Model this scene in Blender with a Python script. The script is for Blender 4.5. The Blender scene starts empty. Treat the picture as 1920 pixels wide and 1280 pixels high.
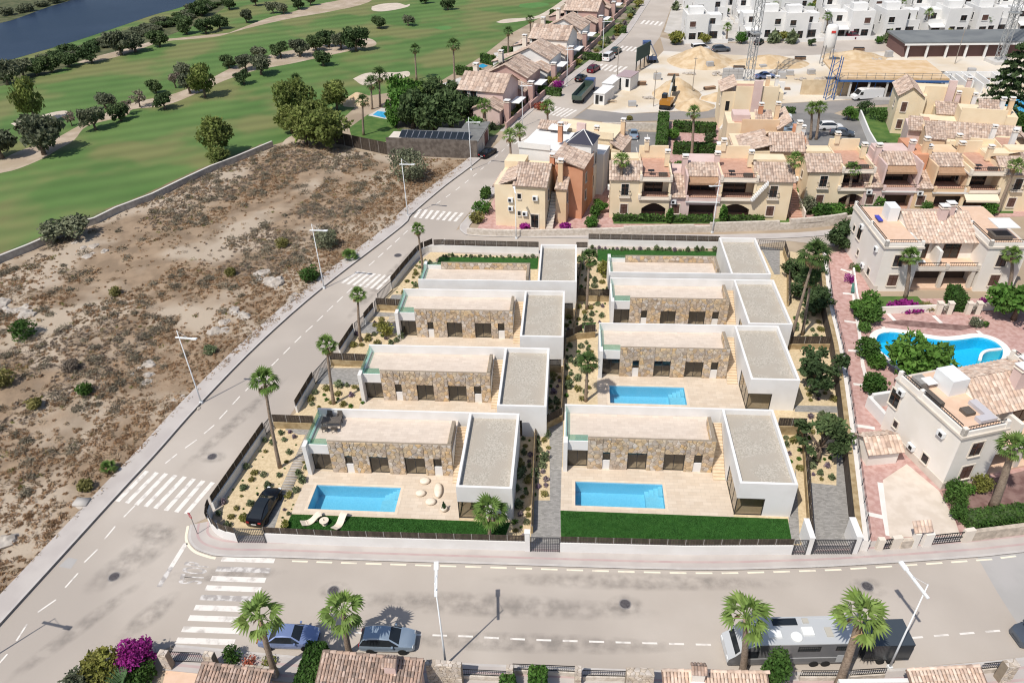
import bpy, bmesh, math, random
import numpy as np
from mathutils import Vector, Matrix
R = math.radians
random.seed(7); rng = np.random.default_rng(7)
SC = bpy.context.scene
COL = SC.collection
# ------------------------------------------------------------------ camera
CAM_H, FPX, PITCH, ROLL, YAW = 54.0, 1388.0, R(34.858), R(-1.817), R(-5.196)
_cp, _sp = math.cos(PITCH), math.sin(PITCH)
_fw = Vector((math.sin(YAW)*_cp, math.cos(YAW)*_cp, -_sp))
_rt0 = Vector((math.cos(YAW), -math.sin(YAW), 0)); _up0 = _rt0.cross(_fw)
_rt = _rt0*math.cos(ROLL) + _up0*math.sin(ROLL); _up = _up0*math.cos(ROLL) - _rt0*math.sin(ROLL)
cd = bpy.data.cameras.new('camera'); cam = bpy.data.objects.new('camera', cd); COL.objects.link(cam)
cam.matrix_world = Matrix(((_rt.x, _up.x, -_fw.x, 0), (_rt.y, _up.y, -_fw.y, 0), (_rt.z, _up.z, -_fw.z, CAM_H), (0, 0, 0, 1)))
cd.sensor_width = 36.0; cd.lens = FPX/1920*36.0; cd.clip_start = 0.5; cd.clip_end = 4000
SC.camera = cam
# ------------------------------------------------------------------ sky, sun, exposure
SUN_EL, SUN_DIR = R(57), Vector((0.62, 0.785))          # ground direction in which shadows fall
wd = bpy.data.worlds.new('World'); SC.world = wd; wd.use_nodes = True
_n = wd.node_tree.nodes; _sky = _n.new('ShaderNodeTexSky'); _sky.sky_type = 'NISHITA'; _sky.sun_disc = False
_sky.sun_elevation = SUN_EL; _sky.sun_rotation = math.atan2(-SUN_DIR.x, -SUN_DIR.y)
_sky.air_density = 1.0; _sky.dust_density = 1.5
wd.node_tree.links.new(_sky.outputs[0], _n['Background'].inputs[0]); _n['Background'].inputs[1].default_value = 0.11
sl = bpy.data.lights.new('sun', 'SUN'); sl.energy = 4.1; sl.angle = R(0.55); sl.color = (1.0, 0.95, 0.87)
sun = bpy.data.objects.new('sun', sl); COL.objects.link(sun)
_sd = SUN_DIR.normalized()
sun.rotation_euler = Vector((_sd.x*math.cos(SUN_EL), _sd.y*math.cos(SUN_EL), -math.sin(SUN_EL))).to_track_quat('-Z', 'Y').to_euler()
SC.view_settings.view_transform = 'Standard'; SC.view_settings.look = 'None'
SC.view_settings.exposure = 0.03; SC.view_settings.gamma = 1.0; SC.view_settings.use_curve_mapping = False
SC.render.engine = 'CYCLES'; SC.cycles.use_denoising = True; SC.cycles.filter_width = 1.15
SC.cycles.max_bounces = 6; SC.cycles.diffuse_bounces = 3; SC.cycles.transparent_max_bounces = 12
# ------------------------------------------------------------------ helpers
def at(px, py, z=0.0):
    """ground point (height z) that a place of the photograph stands on"""
    d = _fw + _rt*((px-960)/FPX) - _up*((py-640)/FPX)
    t = (z-CAM_H)/d.z
    return Vector((d.x*t, d.y*t, z))
def ats(pts, z=0.0): return [at(x, y, z) for x, y in pts]

def lerp(a, b, t): return a + (b-a)*t
MATS = {}
def mat(name, col, col2=None, sc=1.0, rough=0.85, bump=0.0, bsc=None, detail=4, spec=0.3, metal=0.0, rnd=0.0, ramp=(0.35, 0.65),
        trans=0.0, col3=None, sc3=0.2, orand=0.0, em=0.0):
    """procedural surface: noise mix of col/col2(/col3), per-face and per-object variation, fine relief"""
    if name in MATS: return MATS[name]
    m = bpy.data.materials.new(name); m.use_nodes = True; MATS[name] = m
    nt = m.node_tree; N = nt.nodes; L = nt.links; b = N['Principled BSDF']
    b.inputs['Roughness'].default_value = rough; b.inputs['Specular IOR Level'].default_value = spec; b.inputs['Metallic'].default_value = metal
    geo = N.new('ShaderNodeNewGeometry'); pos = geo.outputs['Position']
    def noise(s, d=detail):
        t = N.new('ShaderNodeTexNoise'); t.inputs['Scale'].default_value = s; t.inputs['Detail'].default_value = d
        L.new(pos, t.inputs['Vector']); return t.outputs['Fac']
    def mixc(f, a, bb):
        x = N.new('ShaderNodeMix'); x.data_type = 'RGBA'
        for sock, v in ((x.inputs[0], f), (x.inputs[6], a), (x.inputs[7], bb)):
            if isinstance(v, (tuple, list)): sock.default_value = (*v, 1)
            elif isinstance(v, float): sock.default_value = v
            else: L.new(v, sock)
        return x.outputs[2]
    def ramped(f, lo, hi):
        r = N.new('ShaderNodeMapRange'); r.interpolation_type = 'SMOOTHSTEP'; L.new(f, r.inputs[0]); r.inputs[1].default_value = lo; r.inputs[2].default_value = hi; return r.outputs[0]
    c = tuple(col)
    if col2: c = mixc(ramped(noise(sc), *ramp), tuple(col), tuple(col2))
    if col3: c = mixc(ramped(noise(sc3, 3), .45, .62), c, tuple(col3))
    if rnd or orand:
        hs = N.new('ShaderNodeHueSaturation')
        if isinstance(c, tuple): hs.inputs['Color'].default_value = (*c, 1)
        else: L.new(c, hs.inputs['Color'])
        v = None
        if rnd:
            a = N.new('ShaderNodeAttribute'); a.attribute_name = 'rnd'; mr = N.new('ShaderNodeMapRange'); L.new(a.outputs['Fac'], mr.inputs[0])
            mr.inputs[3].default_value = 1-rnd; mr.inputs[4].default_value = 1+rnd; v = mr.outputs[0]
        if orand:
            oi = N.new('ShaderNodeObjectInfo'); mr = N.new('ShaderNodeMapRange'); L.new(oi.outputs['Random'], mr.inputs[0])
            mr.inputs[3].default_value = 1-orand; mr.inputs[4].default_value = 1+orand
            if v is None: v = mr.outputs[0]
            else:
                mm = N.new('ShaderNodeMath'); mm.operation = 'MULTIPLY'; L.new(v, mm.inputs[0]); L.new(mr.outputs[0], mm.inputs[1]); v = mm.outputs[0]
            mh = N.new('ShaderNodeMapRange'); L.new(oi.outputs['Random'], mh.inputs[0]); mh.inputs[3].default_value = 0.5+orand*.06; mh.inputs[4].default_value = 0.5-orand*.06
            L.new(mh.outputs[0], hs.inputs['Hue'])
        L.new(v, hs.inputs['Value']); c = hs.outputs[0]
    if isinstance(c, tuple): b.inputs['Base Color'].default_value = (*c, 1)
    else: L.new(c, b.inputs['Base Color'])
    if bump:
        bp = N.new('ShaderNodeBump'); bp.inputs['Strength'].default_value = min(1, bump); bp.inputs['Distance'].default_value = 0.05*max(1, bump)
        L.new(noise(bsc or sc*4), bp.inputs['Height']); L.new(bp.outputs[0], b.inputs['Normal'])
    if trans:
        tr = N.new('ShaderNodeBsdfTranslucent'); mx = N.new('ShaderNodeMixShader'); mx.inputs[0].default_value = trans
        if isinstance(c, tuple): tr.inputs[0].default_value = (*c, 1)
        else: L.new(c, tr.inputs[0])
        L.new(b.outputs[0], mx.inputs[1]); L.new(tr.outputs[0], mx.inputs[2]); L.new(mx.outputs[0], N['Material Output'].inputs[0])
    return m
def clear_mat(name, tint, refl=0.04, rough=0.02, gl=(1, 1, 1)):
    """thin clear sheet (glass, still water): tinted see-through with a mirror sheen by angle"""
    if name in MATS: return MATS[name]
    m = bpy.data.materials.new(name); m.use_nodes = True; MATS[name] = m
    N = m.node_tree.nodes; L = m.node_tree.links; N.remove(N['Principled BSDF'])
    t = N.new('ShaderNodeBsdfTransparent'); t.inputs[0].default_value = (*tint, 1)
    g = N.new('ShaderNodeBsdfGlossy'); g.inputs['Roughness'].default_value = rough; g.inputs[0].default_value = (*gl, 1)
    fr = N.new('ShaderNodeFresnel'); bf = N.new('ShaderNodeNewGeometry'); io = N.new('ShaderNodeMath'); io.operation = 'MULTIPLY_ADD'; io.inputs[1].default_value = 1/1.33-1.33; io.inputs[2].default_value = 1.33; L.new(bf.outputs['Backfacing'], io.inputs[0]); L.new(io.outputs[0], fr.inputs[0])
    ad = N.new('ShaderNodeMath'); ad.operation = 'ADD'; ad.inputs[1].default_value = refl; L.new(fr.outputs[0], ad.inputs[0])
    mx = N.new('ShaderNodeMixShader'); L.new(ad.outputs[0], mx.inputs[0]); L.new(t.outputs[0], mx.inputs[1]); L.new(g.outputs[0], mx.inputs[2])
    L.new(mx.outputs[0], N['Material Output'].inputs[0])
    nz = N.new('ShaderNodeTexNoise'); nz.inputs['Scale'].default_value = 1.4; bp = N.new('ShaderNodeBump'); bp.inputs['Strength'].default_value = .12 if 'water' in name else .01
    L.new(nz.outputs['Fac'], bp.inputs['Height']); L.new(bp.outputs[0], g.inputs['Normal'])
    return m

class MB:
    """collects faces of one mesh; build() links it as one object"""
    def __init__(s): s.v = []; s.f = []; s.m = []; s.r = []
    def face(s, pts, mi=0, r=None):
        i = len(s.v); s.v += [tuple(p) for p in pts]; s.f.append(tuple(range(i, i+len(pts)))); s.m.append(mi); s.r.append(random.random() if r is None else r)
    def raw(s, V, F, mi=0, r=None):
        i = len(s.v); s.v += [tuple(p) for p in V]; rr = random.random() if r is None else r
        for f in F: s.f.append(tuple(k+i for k in f)); s.m.append(mi); s.r.append(rr)
    def box(s, x0, y0, z0, x1, y1, z1, mi=0, r=None):
        if x1 < x0: x0, x1 = x1, x0
        if y1 < y0: y0, y1 = y1, y0
        if z1 < z0: z0, z1 = z1, z0
        V = [(x0,y0,z0),(x1,y0,z0),(x1,y1,z0),(x0,y1,z0),(x0,y0,z1),(x1,y0,z1),(x1,y1,z1),(x0,y1,z1)]
        s.raw(V, [(0,3,2,1),(4,5,6,7),(0,1,5,4),(1,2,6,5),(2,3,7,6),(3,0,4,7)], mi, r); return s
    def bar(s, a, b, w, h=None, mi=0, up=(0,0,1)):
        """rectangular bar from a to b"""
        a, b = Vector(a), Vector(b); h = h or w; d = (b-a).normalized(); u = Vector(up)
        if abs(d.dot(u)) > .99: u = Vector((0,1,0))
        x = d.cross(u).normalized()*w/2; y = x.cross(d).normalized()*h/2
        V = [a-x-y, a+x-y, a+x+y, a-x+y, b-x-y, b+x-y, b+x+y, b-x+y]
        s.raw(V, [(0,1,2,3),(7,6,5,4),(0,4,5,1),(1,5,6,2),(2,6,7,3),(3,7,4,0)], mi); return s
    def prism(s, pts, z0, z1, mi=0):
        n = len(pts); a = sum(pts[i][0]*pts[(i+1) % n][1]-pts[(i+1) % n][0]*pts[i][1] for i in range(n))
        if a < 0: pts = pts[::-1]
        V = [(p[0], p[1], z0) for p in pts] + [(p[0], p[1], z1) for p in pts]
        s.raw(V, [tuple(range(n-1, -1, -1)), tuple(range(n, 2*n))] + [(i, (i+1) % n, n+(i+1) % n, n+i) for i in range(n)], mi); return s
    def tube(s, path, rad, n=8, mi=0, cap=True, r=None):
        path = [Vector(p) for p in path]; V = []; F = []
        for i, p in enumerate(path):
            d = (path[min(i+1, len(path)-1)]-path[max(i-1, 0)]).normalized()
            u = Vector((1,0,0)) if abs(d.x) < .9 else Vector((0,1,0)); x = d.cross(u).normalized(); y = d.cross(x)
            q = rad[i] if isinstance(rad, (list, tuple)) else rad
            for k in range(n):
                t = 2*math.pi*k/n; V.append(p+(x*math.cos(t)+y*math.sin(t))*q)
        for i in range(len(path)-1):
            for k in range(n):
                a = i*n+k; b2 = i*n+(k+1) % n; F.append((a, a+n, b2+n, b2))
        if cap: F.append(tuple(range(n))); F.append(tuple(range(len(V)-1, len(V)-n-1, -1)))
        s.raw(V, F, mi, r); return s
    def lathe(s, prof, n=14, c=(0,0), mi=0, sx=1, sy=1):
        V = []; F = []
        for rr, z in prof:
            for k in range(n):
                t = 2*math.pi*k/n; V.append((c[0]+rr*math.cos(t)*sx, c[1]+rr*math.sin(t)*sy, z))
        for i in range(len(prof)-1):
            for k in range(n):
                a = i*n+k; b2 = i*n+(k+1) % n; F.append((a, b2, b2+n, a+n))
        F.append(tuple(range(n-1, -1, -1))); F.append(tuple(range(len(V)-n, len(V))))
        s.raw(V, F, mi); return s
    def mesh(s, name, mats, smooth=False):
        me = bpy.data.meshes.new(name); me.from_pydata(s.v, [], s.f)
        for m in (mats if isinstance(mats, (list, tuple)) else [mats]): me.materials.append(m)
        if any(s.m): me.polygons.foreach_set('material_index', s.m)
        a = me.attributes.new('rnd', 'FLOAT', 'FACE'); a.data.foreach_set('value', s.r)
        if smooth: me.polygons.foreach_set('use_smooth', [True]*len(s.f))
        me.update(); return me
    def build(s, name, mats, parent=None, loc=None, smooth=False, rz=0):
        return link(name, s.mesh(name, mats, smooth), parent, loc, rz)
KIDS = {}
def kids(o): return KIDS.get(o.name, [])
def link(name, me, parent=None, loc=None, rz=0):
    o = bpy.data.objects.new(name, me); COL.objects.link(o)
    if parent is not None: o.parent = parent; KIDS.setdefault(parent.name, []).append(o)
    if loc is not None: o.location = loc
    if rz: o.rotation_euler = (0, 0, rz)
    return o
def tag(o, label=None, cat=None, group=None, kind=None):
    if label: o['label'] = label
    if cat: o['category'] = cat
    if group: o['group'] = group
    if kind: o['kind'] = kind
    return o
def thing(name, label, cat, loc=(0,0,0), rz=0, group=None, sc=1.0):
    o = bpy.data.objects.new(name, None); COL.objects.link(o); o.location = loc; o.rotation_euler = (0, 0, rz); o.scale = (sc, sc, sc)
    o.empty_display_size = .3
    return tag(o, label, cat, group)
def copy_tree(o, loc, rz=0, label=None, group=None, sc=None, depth=0, parent=None):
    c = o.copy(); COL.objects.link(c)
    if depth == 0:
        c.location = loc; c.rotation_euler = (0, 0, rz)
        if sc is not None: c.scale = (sc, sc, sc) if not isinstance(sc, tuple) else sc
        if label: c['label'] = label
        if group: c['group'] = group
    else: c.parent = parent; KIDS.setdefault(parent.name, []).append(c)
    for ch in list(kids(o)): copy_tree(ch, None, depth=depth+1, parent=c)
    return c
def sheet(name, outer, z, m, holes=(), kind='structure', parent=None, label=None, cat=None, group=None):
    """flat ground sheet (world xy outline, optional holes)"""
    bm = bmesh.new(); ed = []
    for loop in [outer]+list(holes):
        vs = [bm.verts.new((p[0], p[1], z)) for p in loop]
        ed += [bm.edges.new((vs[i], vs[(i+1) % len(vs)])) for i in range(len(vs))]
    bmesh.ops.triangle_fill(bm, edges=ed, use_beauty=True, normal=(0,0,1))
    for f in bm.faces:
        if f.normal.z < 0: f.normal_flip()
    me = bpy.data.meshes.new(name); bm.to_mesh(me); bm.free(); me.materials.append(m)
    o = link(name, me, parent)
    return tag(o, label, cat, group, kind)
def strip(line, width, side=1):
    """outline of a band of given width along a polyline (xy); side +1 = left of travel"""
    L2 = offset(line, width*side)
    return [(p[0], p[1]) for p in line] + L2[::-1]
def offset(line, d):
    out = []
    for i, p in enumerate(line):
        a = Vector((line[max(i-1, 0)][0], line[max(i-1, 0)][1])); b = Vector((line[min(i+1, len(line)-1)][0], line[min(i+1, len(line)-1)][1]))
        t = (b-a).normalized(); out.append((p[0]-t.y*d, p[1]+t.x*d))
    return out
def smooth_line(pts, n=4):
    """Catmull-Rom through xy points"""
    P = [Vector((p[0], p[1])) for p in pts]; P = [2*P[0]-P[1]]+P+[2*P[-1]-P[-2]]; out = []
    for i in range(1, len(P)-2):
        for k in range(n):
            t = k/n; a, b, c, d = P[i-1:i+3]
            out.append(.5*((2*b)+(c-a)*t+(2*a-5*b+4*c-d)*t*t+(3*b-a-3*c+d)*t**3))
    out.append(P[-2]); return [(p.x, p.y) for p in out]
def wall_line(name, line, z0, z1, th, m, side=1, **kw):
    """solid wall of thickness th along a polyline"""
    mb = MB(); mb2 = strip(line, th, side); n = len(line)
    A = [tuple(p[:2]) for p in line]; B = offset(line, th*side)
    V = [(x, y, z0) for x, y in A]+[(x, y, z0) for x, y in B]+[(x, y, z1) for x, y in A]+[(x, y, z1) for x, y in B]; F = []
    for i in range(n-1):
        F += [(2*n+i, 2*n+i+1, 3*n+i+1, 3*n+i), (i, i+1, 2*n+i+1, 2*n+i), (n+i+1, n+i, 3*n+i, 3*n+i+1)]
    F += [(0, 2*n, 3*n, n), (n-1, 2*n-1, 4*n-1, 3*n-1)]
    mb.raw(V, F)
    bm = bmesh.new(); me = mb.mesh(name, m); bm.from_mesh(me); bmesh.ops.recalc_face_normals(bm, faces=bm.faces); bm.to_mesh(me); bm.free()
    return link(name, me, kw.get('parent'))
def along(line, step, start=0.0):
    """points and headings every step metres along a polyline"""
    out = []; acc = start
    for i in range(len(line)-1):
        a = Vector((line[i][0], line[i][1])); b = Vector((line[i+1][0], line[i+1][1])); l = (b-a).length
        if l < 1e-6: continue
        d = (b-a)/l
        while acc <= l: out.append((a+d*acc, math.atan2(d.y, d.x))); acc += step
        acc -= l
    return out
def np_mesh(name, V, n, m, rnd=None, k=4):
    """mesh of n separate k-gons from a numpy array (n*k,3)"""
    me = bpy.data.meshes.new(name); me.vertices.add(n*k); me.vertices.foreach_set('co', V.astype(np.float32).ravel())
    me.loops.add(n*k); me.loops.foreach_set('vertex_index', np.arange(n*k, dtype=np.int32))
    me.polygons.add(n); me.polygons.foreach_set('loop_start', np.arange(0, n*k, k, dtype=np.int32)); me.polygons.foreach_set('loop_total', np.full(n, k, dtype=np.int32))
    for mm in (m if isinstance(m, (list, tuple)) else [m]): me.materials.append(mm)
    a = me.attributes.new('rnd', 'FLOAT', 'FACE'); a.data.foreach_set('value', (rnd if rnd is not None else rng.random(n)).astype(np.float32))
    me.update(calc_edges=True); return me
def leaf_quads(C, size, up=0.3, asp=1.7):
    """randomly turned leaf-like quads at centres C"""
    n = len(C); d = rng.normal(size=(n, 3)); d[:, 2] += up; d /= np.linalg.norm(d, axis=1)[:, None]
    a = np.cross(d, rng.normal(size=(n, 3))); a /= np.linalg.norm(a, axis=1)[:, None]; b = np.cross(d, a)
    s = (size*(0.6+0.8*rng.random(n)))[:, None] if np.isscalar(size) else (size*(0.6+.8*rng.random(n)))[:, None]
    a = a*s*asp*.5; b = b*s*.5
    V = np.stack([C-a, C-b*.9+a*.1, C+a, C+b*.9+a*.1], 1).reshape(-1, 3); return V
def clumps(blobs, n, shell=0.55):
    """n points in the outer shells of ellipsoid blobs [(x,y,z,rx,ry,rz)], denser for bigger blobs; plus blob tone"""
    B = np.array(blobs, float); w = (B[:, 3]*B[:, 4]*B[:, 5])**(2/3); k = rng.choice(len(B), n, p=w/w.sum())
    d = rng.normal(size=(n, 3)); d /= np.linalg.norm(d, axis=1)[:, None]; r = (shell+(1-shell)*rng.random(n))*(1+.12*rng.normal(size=n))
    C = B[k, :3]+d*B[k, 3:6]*r[:, None]
    tone = np.clip(rng.random(len(B))[k]*.6+rng.random(n)*.4, 0, 1)
    return C, tone
# ================================================================== materials of the setting
m_earth = mat('earth', (.30, .235, .17), (.42, .34, .25), sc=.15, bump=.5, bsc=2.0, col3=(.36, .28, .2), sc3=.05)
m_asph = mat('asphalt', (.43, .378, .328), (.475, .422, .37), sc=.12, rough=.9, bump=.15, bsc=14, detail=6, col3=(.39, .343, .30), sc3=.05)
m_asph2 = mat('worn_asphalt', (.235, .22, .21), (.275, .255, .24), sc=.15, rough=.9, bump=.15, bsc=14, detail=6)
m_pave = mat('pavement_slab', (.43, .39, .365), (.48, .44, .41), sc=.4, rough=.9, bump=.1, bsc=8)
m_pavered = mat('pavement_red', (.43, .32, .31), (.47, .37, .35), sc=.6, rough=.9)
m_kerb = mat('kerb_stone', (.46, .43, .41), (.52, .49, .46), sc=.8)
m_line = mat('road_paint', (.74, .70, .65), (.50, .46, .42), sc=1.3, ramp=(.48, .72), rough=.8, detail=8)
m_liney = mat('kerb_paint', (.80, .73, .58), (.6, .55, .46), sc=.8, ramp=(.5, .75), rough=.8)
m_wornline = mat('worn_road_paint', (.62, .59, .56), (.36, .33, .31), sc=1.6, ramp=(.4, .6), rough=.85, detail=8)
m_stain = mat('tyre_stain', (.27, .25, .238), (.35, .32, .30), sc=.6, rough=.85)
m_gravel = mat('garden_gravel', (.54, .425, .265), (.64, .515, .335), sc=3.0, bump=.6, bsc=12, detail=6)
m_lawn = mat('lawn', (.022, .085, .012), (.034, .112, .018), sc=2.2, bump=1.0, bsc=16, detail=8)
m_white = mat('white_plaster', (.76, .745, .725), (.71, .69, .665), sc=.5, detail=7, rough=.9, bump=.08, bsc=6)
m_fair = mat('fairway', (.072, .142, .034), (.105, .175, .048), sc=.06, bump=.5, bsc=3, detail=6, ramp=(.3, .7), col3=(.16, .17, .062), sc3=.045)
m_green = mat('putting_green', (.085, .19, .05), (.095, .21, .058), sc=.3)
m_sand = mat('bunker_sand', (.50, .43, .35), (.58, .50, .41), sc=.3, bump=.3, bsc=2)
m_path = mat('sandy_ground', (.36, .285, .21), (.47, .385, .30), sc=.25, bump=.4, bsc=1.5, col3=(.36, .29, .2), sc3=.12)
m_conc = mat('concrete', (.50, .48, .45), (.58, .56, .53), sc=.4, bump=.15)
m_site = mat('building_sand', (.56, .46, .33), (.68, .60, .49), sc=.06, bump=.6, bsc=1.2, detail=7, col3=(.64, .60, .54), sc3=.05)
m_lake = mat('lake_water', (.014, .026, .052), (.022, .036, .066), sc=.03, rough=.35, bump=.5, bsc=.9, spec=.12)
m_pink = mat('pink_paver', (.43, .255, .225), (.53, .355, .32), sc=1.6, bump=.25, bsc=6, detail=7)
m_band = mat('pale_band', (.76, .72, .68), (.70, .66, .62), sc=1.0)
m_cream_pave = mat('cream_paving', (.58, .50, .42), (.66, .58, .50), sc=.8)
m_parking = mat('parking_asphalt', (.175, .17, .165), (.22, .212, .205), sc=.3, bump=.1)
m_shrubfloor = mat('planting_bed_soil', (.16, .09, .08), (.25, .16, .14), sc=1.2, bump=.5)
m_lawn2 = mat('garden_grass', (.055, .12, .025), (.10, .165, .04), sc=.5, bump=.6, bsc=8)
def mow(m, sc, ang, k):
    nt = m.node_tree; N = nt.nodes; L = nt.links; b = N['Principled BSDF']; src = b.inputs['Base Color'].links[0].from_socket
    g = N.new('ShaderNodeNewGeometry'); mp = N.new('ShaderNodeMapping'); mp.inputs['Rotation'].default_value = (0, 0, ang); L.new(g.outputs['Position'], mp.inputs[0])
    w = N.new('ShaderNodeTexWave'); w.inputs['Scale'].default_value = sc; w.inputs['Distortion'].default_value = 3.0; w.inputs['Detail'].default_value = 2; w.inputs['Detail Scale'].default_value = .3; L.new(mp.outputs[0], w.inputs[0])
    mr = N.new('ShaderNodeMapRange'); L.new(w.outputs['Fac'], mr.inputs[0]); mr.inputs[3].default_value = 1-k; mr.inputs[4].default_value = 1+k
    hs = N.new('ShaderNodeHueSaturation'); L.new(src, hs.inputs['Color']); L.new(mr.outputs[0], hs.inputs['Value']); L.new(hs.outputs[0], b.inputs['Base Color'])
mow(m_fair, .05, R(62), .09)
def xy(pts): return [(p.x, p.y) for p in ats(pts)]
def rect(x0, y0, x1, y1): return [(x0, y0), (x1, y0), (x1, y1), (x0, y1)]
# ------------------------------------------------------------------ pools are real basins: every sheet above them has the hole
VILLAS = [  # name suffix only for the builder: annex front-left corner x,y ; mirrored
    ('L1', -9.95, 47.64, 0), ('L2', -7.21, 59.37, 0), ('L3', -5.63, 72.23, 0), ('L4', -4.09, 85.19, 1),
    ('R1', 15.99, 49.34, 0), ('R2', 19.9, 64.92, 0), ('R3', 21.64, 75.83, 0), ('R4', 21.62, 87.84, 1)]
VP = {v[0]: v for v in VILLAS}
POOLS = {k: (VP[k][1]-14.9, VP[k][2]+.45, VP[k][1]-6.3, VP[k][2]+3.65) for k in ('L1', 'R1', 'R2')}
KIDNEY = smooth_line(xy([(1642,640),(1648,628),(1668,623),(1700,627),(1735,634),(1772,639),(1805,637),(1835,633),(1858,638),(1874,648),(1880,660),(1874,676),(1850,688),(1815,696),(1785,700),(1750,702),(1715,698),(1690,688),(1662,668),(1647,654),(1642,640)]), 3)[:-1]
HOLES = [rect(*p) for p in POOLS.values()]+[KIDNEY]
sheet('ground', rect(-420, -20, 420, 900), 0.0, m_earth, HOLES)
# ------------------------------------------------------------------ golf course
golf = xy([(-700,1100),(-250,620),(0,492),(60,468),(125,440),(182,418),(222,398),(290,372),(345,345),(398,320),(445,302),(513,272),(560,258),(640,225),(690,180),(760,170),(830,150),(905,105),(960,62),(1020,30),(1075,0),(1160,-60),(1250,-130),(-900,-130)])
sheet('golf_fairway', golf, .012, m_fair)
def zsheet(name, pts, z, m, n=4, holes=()): return sheet(name, smooth_line(xy(pts+pts[:1]), n)[:-1], z, m, holes)
_bz = .026
zsheet('sandy_rough', [(0,300),(45,280),(100,262),(150,235),(215,205),(262,190),(330,175),(390,150),(440,125),(500,105),(560,92),(640,78),(690,72),(705,85),(660,95),(600,108),(545,120),(480,132),(420,152),(370,175),(310,198),(250,205),(235,218),(165,236),(140,262),(110,280),(75,300),(30,318),(0,325),(-60,340),(-60,310)], .02, m_path)
zsheet('sandy_lakeside', [(430,62),(500,35),(540,25),(600,8),(640,0),(720,-20),(690,5),(620,22),(545,35),(470,52),(440,60),(400,70),(310,78),(270,90),(215,108),(160,118),(150,112),(250,80),(330,72)], .02, m_path)
zsheet('lake_bank', [(-80,140),(0,128),(60,112),(150,85),(230,58),(300,38),(360,18),(370,-10),(440,-10),(400,30),(330,62),(250,88),(160,112),(100,135),(0,162),(-80,180)], .022, mat('bank_scrub', (.06, .075, .03), (.12, .12, .06), sc=.3, bump=1.0, bsc=1.5))
for nm, pts in (('sand_bunker', [(697,13),(715,8),(745,6),(760,10),(768,8),(765,13),(740,19),(715,22),(698,20)]), ('sand_bunker', [(930,42),(950,36),(1000,32),(1030,18),(1060,-2),(1075,-4),(1050,14),(1020,32),(985,39),(945,44)]),
                ('sand_bunker', [(662,148),(685,138),(715,136),(745,136),(765,134),(768,142),(750,150),(715,150),(700,158),(680,160)]), ('sand_bunker', [(20,232),(60,222),(95,212),(120,208),(130,212),(110,222),(80,232),(40,240)])): _bz += .002; zsheet(nm, pts, _bz, m_sand)
for pts in ([(975,8),(1010,5),(1030,9),(1005,15),(975,14)], [(813,52),(835,49),(848,53),(830,57)]): zsheet('putting_green', pts, .024, m_green)
zsheet('lake', [(-300,200),(-80,132),(0,118),(50,104),(140,78),(225,50),(290,28),(345,12),(368,-6),(330,-60),(200,-90),(60,-30),(0,-10),(-40,10),(-120,60),(-300,90)], .045, m_lake)
zsheet('lake_bank', [(0,44),(30,36),(90,14),(130,2),(170,-14),(100,-30),(-40,10),(-60,60)], .052, MATS['bank_scrub'])
zsheet('mud_slope', [(520,285),(535,262),(560,250),(600,240),(640,225),(650,240),(600,262),(560,275)], .018, m_path)
# ------------------------------------------------------------------ streets
L_kerb = smooth_line(xy([(-150,1340),(0,1174),(110,1053),(230,921),(293,853),(380,755),(493,640),(607,540),(753,427),(773,403),(835,350),(900,300),(973,230),(1063,157),(1133,103),(1173,70),(1207,20),(1220,0),(1245,-40)]), 4)
R_kerb = xy([(1330,-40),(1264,0),(1237,70),(1190,133),(1130,180),(1083,215),(1033,255),(993,280),(933,337),(870,410)])
fence_W = [at(411,962),at(500,815),at(559,773),at(591,720),at(621,684),at(650,658),at(667,625),at(706,585),at(736,542),at(771,502)]
fence_W = [(p.x-.25, p.y) for p in fence_W]
road = L_kerb+R_kerb+xy([(855,432),(875,447),(940,452)])+xy([(900,480),(820,482)])+[fence_W[-1], fence_W[5], fence_W[3], fence_W[0]]
road += xy([(357,985),(354,1010),(365,1028),(387,1038),(420,1044),(520,1046),(640,1050),(900,1058),(1280,1069),(1480,1066),(1613,1060),(1833,1045),(1920,1036),(2300,1000),(2400,1150),(2000,1222),(1920,1232),(1697,1252),(1500,1260),(1280,1258),(867,1243),(640,1236),(330,1208),(250,1240),(180,1330),(0,1500)])
sheet('street', road, .02, m_asph)
back = xy([(855,432),(868,428),(1000,434),(1330,440),(1500,436),(1600,430),(1700,415),(1720,470),(1640,480),(1600,475),(1575,463),(1480,452),(1350,466),(1100,470),(1075,480),(900,482),(860,470)])
sheet('back_street', back, .0245, m_asph)
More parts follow.
